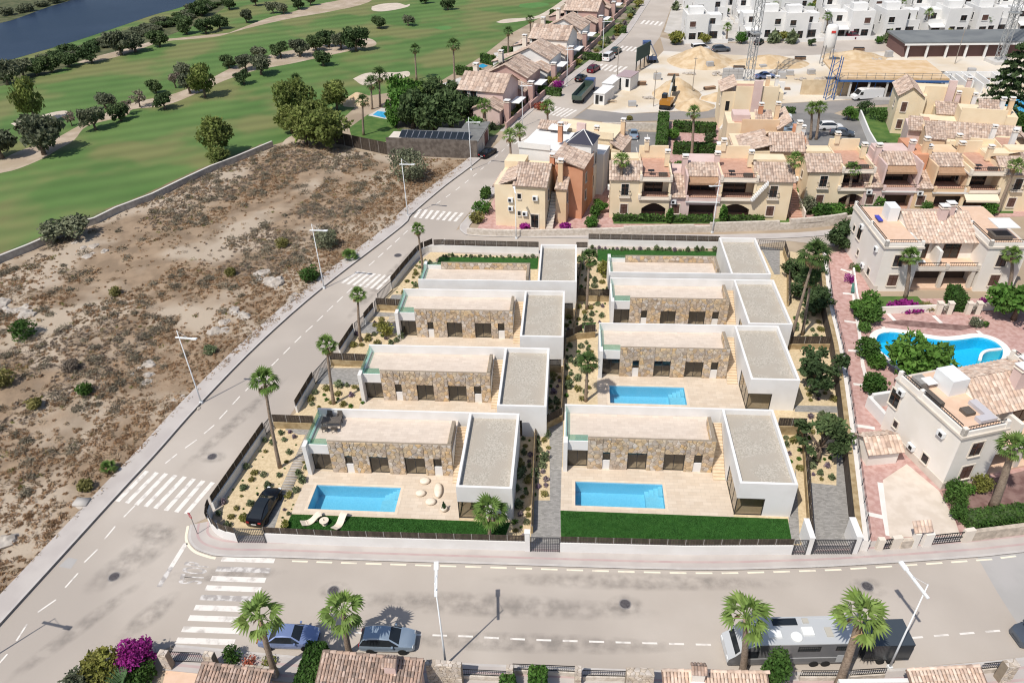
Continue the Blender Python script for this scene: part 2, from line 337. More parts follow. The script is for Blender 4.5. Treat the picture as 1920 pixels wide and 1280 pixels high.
def stain(pts, col=(.25, .228, .205), k=.42):
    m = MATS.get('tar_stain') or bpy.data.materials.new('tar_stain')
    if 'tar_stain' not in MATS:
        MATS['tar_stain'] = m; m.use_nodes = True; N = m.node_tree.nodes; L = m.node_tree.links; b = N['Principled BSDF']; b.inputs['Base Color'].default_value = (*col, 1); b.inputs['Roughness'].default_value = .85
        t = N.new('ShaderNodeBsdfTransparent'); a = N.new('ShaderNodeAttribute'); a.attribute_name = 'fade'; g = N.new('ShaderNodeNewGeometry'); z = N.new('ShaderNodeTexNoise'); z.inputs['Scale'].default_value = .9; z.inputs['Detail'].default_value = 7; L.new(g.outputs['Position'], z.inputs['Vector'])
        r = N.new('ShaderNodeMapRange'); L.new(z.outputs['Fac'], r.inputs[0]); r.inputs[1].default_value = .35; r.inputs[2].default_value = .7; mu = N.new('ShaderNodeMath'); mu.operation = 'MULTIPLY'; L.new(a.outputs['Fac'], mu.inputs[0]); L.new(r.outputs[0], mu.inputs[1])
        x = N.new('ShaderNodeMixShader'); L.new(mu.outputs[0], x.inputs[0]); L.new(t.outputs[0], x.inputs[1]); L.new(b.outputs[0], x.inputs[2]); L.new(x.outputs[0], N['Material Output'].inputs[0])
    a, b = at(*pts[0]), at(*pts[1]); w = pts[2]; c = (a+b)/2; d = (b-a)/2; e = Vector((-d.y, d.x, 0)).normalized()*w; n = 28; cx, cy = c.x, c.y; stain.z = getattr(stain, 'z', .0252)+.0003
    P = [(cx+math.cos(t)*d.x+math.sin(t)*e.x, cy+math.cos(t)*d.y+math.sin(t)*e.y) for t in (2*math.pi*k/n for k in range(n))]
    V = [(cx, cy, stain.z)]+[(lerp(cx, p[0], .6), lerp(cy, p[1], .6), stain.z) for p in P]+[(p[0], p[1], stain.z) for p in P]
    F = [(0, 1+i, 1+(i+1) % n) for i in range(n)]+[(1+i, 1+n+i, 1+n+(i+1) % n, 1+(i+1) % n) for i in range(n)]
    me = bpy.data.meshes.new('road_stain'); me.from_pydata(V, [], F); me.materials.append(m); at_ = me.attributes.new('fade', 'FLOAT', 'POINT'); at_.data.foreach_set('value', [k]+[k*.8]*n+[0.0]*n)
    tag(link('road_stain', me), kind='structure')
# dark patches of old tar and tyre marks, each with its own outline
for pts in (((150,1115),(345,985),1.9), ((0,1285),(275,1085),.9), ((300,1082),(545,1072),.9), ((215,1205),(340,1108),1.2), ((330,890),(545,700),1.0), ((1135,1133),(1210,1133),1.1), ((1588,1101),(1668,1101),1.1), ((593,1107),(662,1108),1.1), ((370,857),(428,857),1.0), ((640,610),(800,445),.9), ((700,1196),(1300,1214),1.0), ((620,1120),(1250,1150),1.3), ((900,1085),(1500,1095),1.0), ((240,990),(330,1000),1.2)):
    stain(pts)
sheet('repaired_concrete', xy([(1833,1045),(1920,1036),(2300,1000),(2400,1150),(1935,1190),(1905,1165),(1870,1110)]), .025, mat('patched_concrete', (.37,.355,.34),(.41,.39,.375),sc=.3))
sheet('concrete_patch', xy([(128,1045),(146,1048),(133,1066),(110,1062)]), .0255, MATS['patched_concrete'])
# pavements, raised behind real kerbs
def pavement(name, line, width, side, h=.13, red=True):
    o = wall_line(name, line, -.05, h, width, m_pave, side); tag(o, kind='structure')
    k = wall_line('kerb', line, -.05, h+.006, .22, m_kerb, side); k.parent = o; KIDS.setdefault(o.name, []).append(k); k.location = (0, 0, 0)
    # lift the kerb a little toward the road
    for off in (.7, 1.6) if red else ():
        l2 = offset(line, side*off); s2 = sheet('red_band', strip(l2, .22, side), h+.004, m_pavered, parent=o)
    return o
pavement('pavement_lot', [p for p in L_kerb if p[1] < 148], 2.3, 1, h=.26, red=False)
kf = xy([(357,985),(354,1010),(365,1028),(387,1038),(420,1044),(520,1046),(640,1050),(900,1058),(1280,1069),(1480,1066),(1613,1060),(1833,1045),(1920,1036),(2300,1000)])
kf = smooth_line(kf, 4)
pavement('pavement_villas', kf, 2.45, 1)
kb = smooth_line(xy([(330,1209),(640,1237),(867,1244),(1280,1259),(1500,1261),(1697,1253),(1920,1233),(2100,1205)]), 4)
pavement('pavement_near', kb, 2.2, -1)
pavement('pavement_houses', [p for p in L_kerb if 150 < p[1] < 330], 2.0, 1, red=False)
pavement('pavement_back', smooth_line(xy([(993,280),(933,337),(878,405),(862,425),(868,437),(890,443),(1000,446),(1330,450),(1500,446),(1600,436)]), 3), 1.6, 1, red=False)
# ------------------------------------------------------------------ painted road markings
mk = MB()
def stripe(a, b, c, d, z=.029, mi=0): mk.face([(p.x, p.y, z) for p in ats([a, b, c, d])], mi)
def mark(name, quads, m, z=.03):
    b = MB()
    for q in quads: b.face([(p[0], p[1], z) for p in q])
    return tag(b.build(name, m), kind='structure')
# near-left crossing: eight stripes as the photo shows them
top = [(276,883),(294.5,885.5),(312,887.5),(329.5,890.5),(347,893.5),(364,897.5),(381.5,901),(399.5,904)]
bot = [(220,940),(238,943),(255.5,946.5),(273,949.5),(291,953),(311,957),(330.5,960),(349,963)]
for a, b in zip(top, bot):
    p, q = at(*a), at(*b); w = .5; d = (p-q).normalized(); n = Vector((-d.y, d.x, 0))*w/2
    mark('crossing_stripe', [[p+n, p-n, q-n, q+n][::-1]], m_line)
# front crossing (across the front street)
for i in range(9):
    ya = [1047.5,1066,1084,1101.5,1119.5,1138.5,1158,1179,1200][i]; xa = [416,406,396,386,376,365,354,342,331][i]; w = [99,101,102,103,104,105,106,107,109][i]
    a, b = at(xa, ya), at(xa+w, ya+1.5+w*.02); d = (b-a).normalized(); n = Vector((-d.y, d.x, 0))*.27
    mark('crossing_stripe', [[a-n, b-n, b+n, a+n]], m_wornline if i in (1, 4) else m_line)
def crossing(p0, p1, q0, q1, n, m=m_line):
    """n stripes between edge p0-p1 (one side) and q0-q1 (other side)"""
    A, B, Cc, D = at(*p0), at(*p1), at(*q0), at(*q1)
    for i in range(n):
        t0, t1 = (i+.25)/n, (i+.75)/n
        mark('crossing_stripe', [[lerp(A, B, t0), lerp(A, B, t1), lerp(Cc, D, t1), lerp(Cc, D, t0)]], m)
crossing((668,508),(738,518),(636,530),(712,544), 7)
crossing((783,392),(873,400),(772,408),(858,416), 8)
crossing((985,255),(1035,262),(960,270),(1015,277), 7)
crossing((1040,200),(1085,207),(1018,214),(1062,221), 6)
crossing((1125,120),(1180,126),(1112,130),(1165,137), 6)
crossing((1165,86),(1205,90),(1155,94),(1195,98), 5)
crossing((1205,38),(1247,42),(1198,45),(1240,49), 5)
# dashes
def dashes(name, line, length, step, w, m, start=0.3, z=.03):
    for p, h in along(line, step, start):
        d = Vector((math.cos(h), math.sin(h))); n = Vector((-d.y, d.x))*w/2; e = p+d*length
        mark(name, [[p-n, e-n, e+n, p+n]], m, z)
lane = smooth_line(xy([(-20,1265),(22,1215),(57,1160),(92,1132),(128,1095),(148,1065),(170,1042),(195,1012),(222,980),(246,955)]), 3)
dashes('lane_dash', lane, 1.55, 2.75, .16, m_line)
lane2 = smooth_line(xy([(306,872),(340,845),(372,822),(407,790),(455,738),(505,690),(560,635),(590,607),(625,573),(655,545)]), 3)
dashes('lane_dash', lane2, 1.55, 2.6, .16, m_line)
dashes('lane_dash', smooth_line(xy([(690,500),(740,455),(780,418)]), 3), 1.6, 2.7, .16, m_line)
dashes('lane_dash', smooth_line(xy([(815,385),(870,345),(940,285),(975,250)]), 3), 1.6, 3.4, .16, m_line)
park = smooth_line(xy([(615,1183),(700,1187),(860,1192),(1000,1199),(1280,1207),(1340,1208),(1420,1207),(1640,1200),(1750,1192),(1860,1183)]), 3)
dashes('parking_dash', park, 1.2, 2.12, .17, m_line, .2)
dashes('kerb_dash', offset(kf[21:], -.28), 1.45, 2.25, .17, m_liney, .2)
mark('kerb_line', [[(a[0], a[1]), (b[0], b[1]), (c[0], c[1]), (d[0], d[1])] for a, b, c, d in zip(offset(kf[:16], -.1), offset(kf[:16], -.1)[1:], offset(kf[:16], -.34)[1:], offset(kf[:16], -.34))], m_liney)
# stop line and the word on the road
a, b = at(349, 1018), at(298, 1100); d = (b-a).normalized(); n = Vector((-d.y, d.x, 0))*.22
mark('stop_line', [[a-n, lerp(a, b, .55)-n, lerp(a, b, .55)+n, a+n]], m_line); mark('stop_line', [[lerp(a, b, .55)-n, b-n, b+n, lerp(a, b, .55)+n]], m_wornline)
a, b = at(770, 452), at(720, 452)
mark('stop_line', [[at(862,452,.0), at(948,455.5), at(948,458.5), at(862,456)]], m_line)
mark('stop_line', [[at(833,448), at(837,450), at(824,468), at(819,467)]], m_line)
fc = bpy.data.curves.new('word', 'FONT'); fc.body = 'STOP'; fc.size = 1.0; fc.space_character = 1.12; fc.offset = 0.02
to = bpy.data.objects.new('word', fc); COL.objects.link(to); bpy.context.view_layer.update()
me = bpy.data.meshes.new_from_object(to.evaluated_get(bpy.context.evaluated_depsgraph_get())); COL.objects.unlink(to)
xs = [v.co.x for v in me.vertices]; ysz = [v.co.y for v in me.vertices]; x0, x1, y0, y1 = min(xs), max(xs), min(ysz), max(ysz)
P0, P1, P2, P3 = at(334, 1094), at(347, 1051), at(378, 1095), at(394, 1057)   # read by drivers coming from the right
for v in me.vertices:
    s_, t_ = (v.co.x-x0)/(x1-x0), (v.co.y-y0)/(y1-y0); q = lerp(lerp(P2, P3, s_), lerp(P0, P1, s_), t_); v.co = (q.x, q.y, .031)
me.materials.clear(); me.materials.append(m_wornline)
tag(link('stop_lettering', me), kind='structure')
# manhole covers
for i, (px, py, r) in enumerate([(625,1107,.42),(1172,1132,.42),(1626,1099,.42),(214,1081,.42),(398,856,.42),(746,479,.5),(790,258,.4)]):
    c = at(px, py); b = MB(); b.lathe([(r*1.25, .028), (r*1.25, .034), (r*1.05, .034)], 20); k = b.build('collar', mat('manhole_collar', (.20,.19,.185), (.26,.24,.23), sc=3))
    b = MB(); b.lathe([(r, .035), (r, .045), (r*.86, .045), (r*.84, .04), (r*.3, .04), (r*.28, .046), (.01, .046)], 20)
    o = thing('manhole_cover', ['round iron manhole cover behind the bushy palm tops near the front crossing', 'round iron manhole cover in the middle of the front street right of the lamp shadow', 'dark round manhole cover in front of the right end gate', 'oval worn manhole cover in the junction near the stop lettering', 'round manhole cover on the side street beside the first villa fence', 'manhole cover on the side street by the upper crossing', 'manhole cover far up the side street near the palms'][i], 'manhole cover', (c.x, c.y, 0))
    k.parent = o; l = b.build('lid', mat('cast_iron', (.085, .075, .08), (.13, .12, .12), sc=6, rough=.6, metal=.3), o); l.location.z = .002
# ================================================================== villas
def stone_mat(name, cols, joint=None):
    m = bpy.data.materials.new(name); m.use_nodes = True; N = m.node_tree.nodes; L = m.node_tree.links; b = N['Principled BSDF']; b.inputs['Roughness'].default_value = .9
    b.inputs['Specular IOR Level'].default_value = .2
    oi = N.new('ShaderNodeObjectInfo'); a = N.new('ShaderNodeAttribute'); a.attribute_name = 'rnd'
    ad = N.new('ShaderNodeMath'); ad.operation = 'ADD'; L.new(oi.outputs['Random'], ad.inputs[0]); L.new(a.outputs['Fac'], ad.inputs[1])
    fr = N.new('ShaderNodeMath'); fr.operation = 'FRACT'; L.new(ad.outputs[0], fr.inputs[0])
    cr = N.new('ShaderNodeValToRGB'); e = cr.color_ramp; e.interpolation = 'LINEAR'
    for i, c in enumerate(cols):
        t = i/(len(cols)-1)
        el = e.elements[0] if i == 0 else (e.elements[-1] if i == len(cols)-1 else e.elements.new(t)); el.position = t; el.color = (*c, 1)
    L.new(fr.outputs[0], cr.inputs[0])
    g = N.new('ShaderNodeNewGeometry'); nz = N.new('ShaderNodeTexNoise'); nz.inputs['Scale'].default_value = 2.2; nz.inputs['Detail'].default_value = 6; L.new(g.outputs['Position'], nz.inputs['Vector'])
    mr = N.new('ShaderNodeMapRange'); L.new(nz.outputs['Fac'], mr.inputs[0]); mr.inputs[1].default_value = .3; mr.inputs[2].default_value = .7; mr.inputs[3].default_value = .72; mr.inputs[4].default_value = 1.2
    hs = N.new('ShaderNodeHueSaturation'); L.new(cr.outputs[0], hs.inputs['Color']); L.new(mr.outputs[0], hs.inputs['Value']); L.new(hs.outputs[0], b.inputs['Base Color'])
    bp = N.new('ShaderNodeBump'); bp.inputs['Strength'].default_value = .5; bp.inputs['Distance'].default_value = .05; L.new(nz.outputs['Fac'], bp.inputs['Height']); L.new(bp.outputs[0], b.inputs['Normal'])
    MATS[name] = m; return m
m_fstone = stone_mat('facade_stone', [(.56,.48,.40),(.38,.295,.22),(.60,.42,.23),(.42,.37,.335),(.64,.47,.28),(.48,.39,.31),(.58,.52,.46),(.60,.47,.31),(.40,.33,.27)])
m_rub = stone_mat('rubble_stone', [(.50,.44,.38),(.56,.50,.44),(.44,.37,.30),(.58,.50,.41),(.52,.46,.41)])
m_ochre = mat('ochre_stone_wall', (.30,.215,.11), (.42,.32,.185), sc=1.5, bump=.4, bsc=4)
m_mortar = mat('stone_mortar', (.27,.22,.165), (.32,.265,.20), sc=3)
m_groof = mat('roof_gravel', (.36,.325,.27), (.52,.475,.41), sc=7, bump=.9, bsc=14, detail=8, ramp=(.3,.7), col3=(.42,.375,.315), sc3=.5)
def tile_mat(name, c1, c2, cm, sx):
    m = bpy.data.materials.new(name); m.use_nodes = True; N = m.node_tree.nodes; L = m.node_tree.links; b = N['Principled BSDF']; b.inputs['Roughness'].default_value = .8
    g = N.new('ShaderNodeNewGeometry'); br = N.new('ShaderNodeTexBrick'); L.new(g.outputs['Position'], br.inputs['Vector'])
    br.inputs['Color1'].default_value = (*c1, 1); br.inputs['Color2'].default_value = (*c2, 1); br.inputs['Mortar'].default_value = (*cm, 1)
    br.inputs['Scale'].default_value = sx; br.inputs['Mortar Size'].default_value = .012; br.inputs['Brick Width'].default_value = 1.0; br.inputs['Row Height'].default_value = .5
    nz = N.new('ShaderNodeTexNoise'); nz.inputs['Scale'].default_value = 1.1; nz.inputs['Detail'].default_value = 5; L.new(g.outputs['Position'], nz.inputs['Vector'])
    mx = N.new('ShaderNodeMix'); mx.data_type = 'RGBA'; mx.blend_type = 'MULTIPLY'; mx.inputs[0].default_value = .35; L.new(br.outputs['Color'], mx.inputs[6]); L.new(nz.outputs['Color'], mx.inputs[7])
    hs = N.new('ShaderNodeHueSaturation'); hs.inputs['Value'].default_value = 1.15; hs.inputs['Saturation'].default_value = 1.0; L.new(br.outputs['Color'], hs.inputs['Color'])
    mr = N.new('ShaderNodeMapRange'); L.new(nz.outputs['Fac'], mr.inputs[0]); mr.inputs[3].default_value = .9; mr.inputs[4].default_value = 1.12; L.new(mr.outputs[0], hs.inputs['Value'])
    L.new(hs.outputs[0], b.inputs['Base Color']); MATS[name] = m; return m
m_deck = tile_mat('terrace_tile', (.57,.47,.365), (.63,.535,.43), (.46,.38,.295), 1.2)
m_rtile = tile_mat('roof_terrace_tile', (.58,.49,.41), (.64,.55,.465), (.50,.42,.345), 1.4)
m_drive = tile_mat('grey_paver', (.23,.22,.205), (.33,.315,.295), (.17,.16,.15), 3.2)
m_step = mat('step_stone', (.62,.48,.33), (.68,.55,.4), sc=1.5)
m_dark = mat('dark_aluminium', (.035,.033,.032), rough=.5, spec=.4)
m_glass = clear_mat('window_glass', (.80,.79,.765), .02)
m_rail = clear_mat('rail_glass', (.62,.82,.76), .06)
m_room = mat('room_floor', (.55,.44,.31), (.6,.5,.37), sc=1)
m_roomw = mat('room_wall', (.42,.40,.38), (.46,.44,.42), sc=1)
m_fence = mat('brown_slat', (.062,.047,.037), (.085,.066,.05), sc=2.0, rough=.8, rnd=.25)
m_tile_pool = mat('pool_mosaic', (.32,.57,.71), (.38,.63,.76), sc=9, rough=.4, detail=2)
m_ptw = mat('pool_step', (.40,.62,.72), (.46,.68,.78), sc=6, rough=.4)
m_water = clear_mat('pool_water', (.58,.85,.92), .0, .03)
m_water2 = clear_mat('deep_pool_water', (.34,.86,.98), .0, .03)

def clip(poly, a, b, c):
    """keep part of convex poly where a*x+b*y<=c"""
    out = []
    for i in range(len(poly)):
        p, q = poly[i], poly[(i+1) % len(poly)]; dp, dq = a*p[0]+b*p[1]-c, a*q[0]+b*q[1]-c
        if dp <= 0: out.append(p)
        if dp*dq < 0: t = dp/(dp-dq); out.append((p[0]+(q[0]-p[0])*t, p[1]+(q[1]-p[1])*t))
    return out
def parea(p): return abs(sum(p[i][0]*p[(i+1) % len(p)][1]-p[(i+1) % len(p)][0]*p[i][1] for i in range(len(p)))/2)
def crazy_stones(x0, x1, y0, y1, n, openings=(), seed=1, gap=.024, minA=.03, stretch=1.0):
    """irregular stones (convex outlines) that fill a rectangle around openings"""
    rr = random.Random(seed); S = []
    while len(S) < n:
        c = max(((rr.uniform(x0, x1), rr.uniform(y0, y1)) for _ in range(6)), key=lambda q: min([((q[0]-s[0])/stretch)**2+(q[1]-s[1])**2 for s in S] or [9]))
        S.append(c)
    out = []
    for i, s in enumerate(S):
        poly = [(x0, y0), (x1, y0), (x1, y1), (x0, y1)]
        for j, t in enumerate(S):
            if i == j: continue
            d = math.hypot(s[0]-t[0], s[1]-t[1])
            if d > 4: continue
            a, b = t[0]-s[0], t[1]-s[1]; poly = clip(poly, a, b, (t[0]**2+t[1]**2-s[0]**2-s[1]**2)/2)
            if not poly: break
        pieces = [poly] if poly else []
        for (a0, b0, a1, b1) in openings:
            nx = []
            for p in pieces:
                for q in (clip(p, 1, 0, a0), clip(p, -1, 0, -a1), clip(clip(clip(p, 1, 0, a1), -1, 0, -a0) or [(0,0)], 0, -1, -b1), clip(clip(clip(p, 1, 0, a1), -1, 0, -a0) or [(0,0)], 0, 1, b0)):
                    if len(q) >= 3 and parea(q) > minA: nx.append(q)
            pieces = nx
        for p in pieces:
            if parea(p) < minA: continue
            k = len(p); cx = sum(q[0] for q in p)/k; cy = sum(q[1] for q in p)/k; r = math.sqrt(parea(p))
            f = 1-gap*2/r; p = [(cx+(q[0]-cx)*f, cy+(q[1]-cy)*f) for q in p]
            if len(p) >= 3: out.append(p)
    return out
def stone_mesh(p, depth, rr):
    """one proud stone in the xz plane at y=0 facing -y"""
    mb = MB(); n = len(p); cx = sum(q[0] for q in p)/n; cy = sum(q[1] for q in p)/n; d = depth*rr.uniform(.6, 1.3)
    a = sum(p[i][0]*p[(i+1) % n][1]-p[(i+1) % n][0]*p[i][1] for i in range(n))
    if a < 0: p = p[::-1]
    V = [(q[0], .01, q[1]) for q in p]+[(q[0], -d*.6, q[1]) for q in p]+[(lerp(q[0], cx, .12), -d*rr.uniform(.85, 1.1), lerp(q[1], cy, .12)) for q in p]
    F = [(i, (i+1) % n, n+(i+1) % n, n+i) for i in range(n)]+[(n+i, n+(i+1) % n, 2*n+(i+1) % n, 2*n+i) for i in range(n)]+[tuple(range(2*n, 3*n))]
    mb.raw(V, F, r=rr.random()); return mb.mesh('stone', m_fstone)
OPEN = [(-12.2, 0, -11.46, 2.35), (-9.7, 0, -7.8, 2.35), (-6.1, 0, -4.05, 2.35), (-3.15, 0, -2.35, 2.35)]
_rr = random.Random(5)
FAC = [stone_mesh(p, .06, _rr) for p in crazy_stones(-13.7, -1.25, .02, 4.2, 240, OPEN, 3, .02)]
PARA = [stone_mesh(p, .05, _rr) for p in crazy_stones(-13.7, -1.25, 3.22, 4.2, 46, (), 9)]
SLAB = [stone_mesh(p, .05, _rr) for p in crazy_stones(0, 3.6, .02, 4.15, 34, (), 12)]
def rects_minus(x0, x1, z0, z1, ops):
    """rectangles that fill x0..x1,z0..z1 except the openings (sorted in x, not overlapping)"""
    out = []; x = x0
    for a0, b0, a1, b1 in sorted(ops):
        if a0 > x: out.append((x, z0, a0, z1))
        if b0 > z0: out.append((a0, z0, a1, b0))
        if b1 < z1: out.append((a0, b1, a1, z1))
        x = a1
    if x < x1: out.append((x, z0, x1, z1))
    return out
VD, VH = 10.6, 4.25
def flip(mb):
    mb.v = [(x, VD-y, z) for x, y, z in mb.v]; mb.f = [f[::-1] for f in mb.f]; return mb
VCACHE = {}
def villa(x, y, mir, label):
    root = thing('villa', label, 'villa', (x, y, 0), group='white villas with stone fronts')
    def put(name, fn, m, parent=root):
        key = (name, mir)
        if key not in VCACHE:
            mb = MB(); fn(mb)
            if mir: flip(mb)
            VCACHE[key] = mb.mesh(name.split('#')[0], m)
        return link(name.split('#')[0], VCACHE[key], parent)
    # ---- long block: hollow, white shell
    def shell(b):
        b.box(-16.1, 10.4, 0, 0, VD, VH)                                   # back wall with parapet
        b.box(-16.1, 5.3, 0, -15.8, 10.4, 3.3)                             # left wall
        b.box(-16.16, 4.95, 0, -15.74, 5.9, 4.0)                           # front wing
        b.box(-15.8, 5.5, 2.55, -13.72, 5.72, 3.75)                        # fascia over the loggia
        b.box(-15.8, 5.72, 2.95, -1.2, 10.4, 3.16)                         # roof slab
        b.box(-1.45, 5.8, 0, -1.25, 10.4, 2.95)
    put('shell', shell, m_white)
    def fac(b):
        for r in rects_minus(-13.72, -1.22, 0, 4.2, OPEN): b.box(r[0], 5.53, r[1], r[2], 5.78, r[3])
    wall = put('stone_front', fac, m_mortar)
    if not mir:
        for me in FAC: s = link('stone', me, wall); s.location = (0, 5.53, 0)
    else:   # only the roof side of the stone parapet is seen
        for me in PARA: s = link('stone', me, wall); s.location = (0, VD-5.78, 0)
    put('roof_terrace', lambda b: b.box(-16.02, 5.8, 3.16, -1.22, 10.38, 3.2), m_rtile)
    put('rail_cap', lambda b: b.box(-16.06, 6.0, 3.3, -15.82, 10.38, 3.42), m_white)
    put('glass_rail#s', lambda b: b.box(-15.97, 5.95, 3.42, -15.94, 10.35, 4.25), m_rail)
    if not mir: put('glass_rail#f', lambda b: b.box(-15.72, 5.6, 3.75, -13.76, 5.63, 4.5), m_rail)
    else: put('glass_rail#f', lambda b: b.box(-15.72, 5.6, 3.2, -13.76, 5.63, 4.2), m_rail)
    put('room_floor', lambda b: b.box(-15.78, 5.6, .02, -1.47, 10.38, .06), m_room)
    put('partition', lambda b: [b.box(xx, 5.9, .06, xx+.12, 10.38, 2.95) for xx in (-13.6, -10.8, -7.0, -3.6)]+[b.box(-15.78, 9.0, .06, -1.5, 9.1, 2.95)], m_roomw)
    # ---- windows
    def win(x0, x1, z0, z1, yy, n, tagname):
        w = put('window_frame#'+tagname, lambda b: ([b.box(x0, yy, z0, x0+.06, yy+.08, z1), b.box(x1-.06, yy, z0, x1, yy+.08, z1), b.box(x0+.06, yy, z1-.07, x1-.06, yy+.08, z1), b.box(x0+.06, yy, z0, x1-.06, yy+.08, z0+.07)] +
                [b.box(x0+(x1-x0)*i/n-.03, yy+.01, z0+.07, x0+(x1-x0)*i/n+.03, yy+.07, z1-.07) for i in range(1, n)]), m_dark)
        for i in range(n):
            a, c = x0+(x1-x0)*i/n+.04, x0+(x1-x0)*(i+1)/n-.04
            put('pane#%s%d' % (tagname, i), lambda b: b.box(a, yy+.03, z0+.06, c, yy+.045, z1-.06), m_glass, w)
    if not mir:
        win(-15.7, -13.75, .06, 2.5, 5.86, 2, 'loggia')
        for i, (a0, b0, a1, b1) in enumerate(OPEN):
            if i in (0, 3):
                win(a0+.01, a1-.01, 1.2, b1, 5.66, 1, 'slot%d' % i); put('apron#%d' % i, lambda b: b.box(a0+.005, 5.56, 0, a1-.005, 5.7, 1.195), m_white)
            else: win(a0+.01, a1-.01, .06, b1, 5.66, 2, 'door%d' % i)
        st = put('stair', lambda b: [b.box(-1.22, 4.45+i*.30, 0 if i < 1 else (i)*.1778-.02, -.04, 9.4 if i == 17 else 4.45+(i+1)*.30+.02, (i+1)*.1778) for i in range(18)], m_step)
        put('stair_base', lambda b: b.prism([(0,0),(1,0),(1,1),(0,1)], 0, .01), m_step) if False else None
        sw = put('slab_wall', lambda b: b.box(-1.62, 5.85, 3.1, -1.28, 9.2, 4.22), m_mortar)
    else:
        sw = put('slab_wall', lambda b: b.box(-1.62, 5.8, 3.1, -1.28, 9.2, 4.22), m_mortar)
    for i, p in enumerate(crazy_stones(0, 3.35, 3.22, 4.2, 11, (), 21)):
        key = ('slabst', i)
        if key not in VCACHE: VCACHE[key] = stone_mesh(p, .05, _rr)
        s = link('stone', VCACHE[key], sw); s.rotation_euler = (0, 0, -math.pi/2); s.location = (-1.62, 9.2 if not mir else VD-5.8, 0)
    # ---- side block with gravel roof
    def annex(b):
        t = .26
        b.box(0, VD-t, 0, 5.2, VD, VH); b.box(5.2-t, 0, 0, 5.2, VD-t, VH)
        if mir: b.box(0, 0, 0, 5.2-t, t, VH); b.box(0, t, 0, t, VD-t, VH)
        else:
            b.box(0, 0, 2.3, 2.6, t, VH); b.box(2.6, 0, 0, 5.2-t, t, VH)
            b.box(0, t, 2.4, t, 4.4, VH); b.box(0, 4.4, 0, t, VD-t, VH)
        b.box(t, t, 3.3, 5.2-t, VD-t, 3.5)
    ax = put('side_block', annex, m_white)
    put('gravel_roof', lambda b: b.box(.27, .27, 3.5, 4.93, VD-.27, 3.66), m_groof)
    if not mir:
        put('annex_floor', lambda b: b.box(.02, .02, .01, 4.9, VD-.3, .05), m_room)
        put('annex_partition', lambda b: b.box(.3, 5.0, .05, 4.9, 5.1, 3.3), m_roomw)
        f = put('window_frame#corner', lambda b: [b.box(.03, .03, .05, .11, .11, 2.3), b.box(2.52, .06, .05, 2.6, .14, 2.3), b.box(.11, .06, 2.22, 2.52, .14, 2.3), b.box(.11, .06, .05, 2.52, .14, .12)], m_dark)
        put('pane#c', lambda b: b.box(.12, .09, .12, 2.52, .105, 2.22), m_glass, f)
        f = put('window_frame#side', lambda b: [b.box(.06, 4.32, .05, .14, 4.4, 2.4), b.box(.06, .11, 2.32, .14, 4.32, 2.4), b.box(.06, .11, .05, .14, 4.32, .12)]+[b.box(.07, yy, .12, .13, yy+.06, 2.32) for yy in (1.5, 2.9)], m_dark)
        for i in range(3): put('pane#s%d' % i, lambda b: b.box(.09, .12+i*1.42, .12, .105, 1.48+i*1.42, 2.32), m_glass, f)
    return root
VLAB = {'L1': 'white stone-fronted villa with a dining set on its roof', 'L2': 'white stone-fronted villa directly behind the one with the roof dining set', 'L3': 'third villa of the left column counted from the front street',
        'L4': 'rearmost villa of the left column, its blank white wall toward the viewer', 'R1': 'front villa of the right column beside the wide lawn and second pool', 'R2': 'second villa of the right column with its own blue pool in front',
        'R3': 'third villa of the right column with a palm shadow on its gravel roof', 'R4': 'rearmost villa of the right column, stone parapet facing away to a back lawn'}
for nm, vx, vy, mir in VILLAS: villa(vx, vy, mir, VLAB[nm])
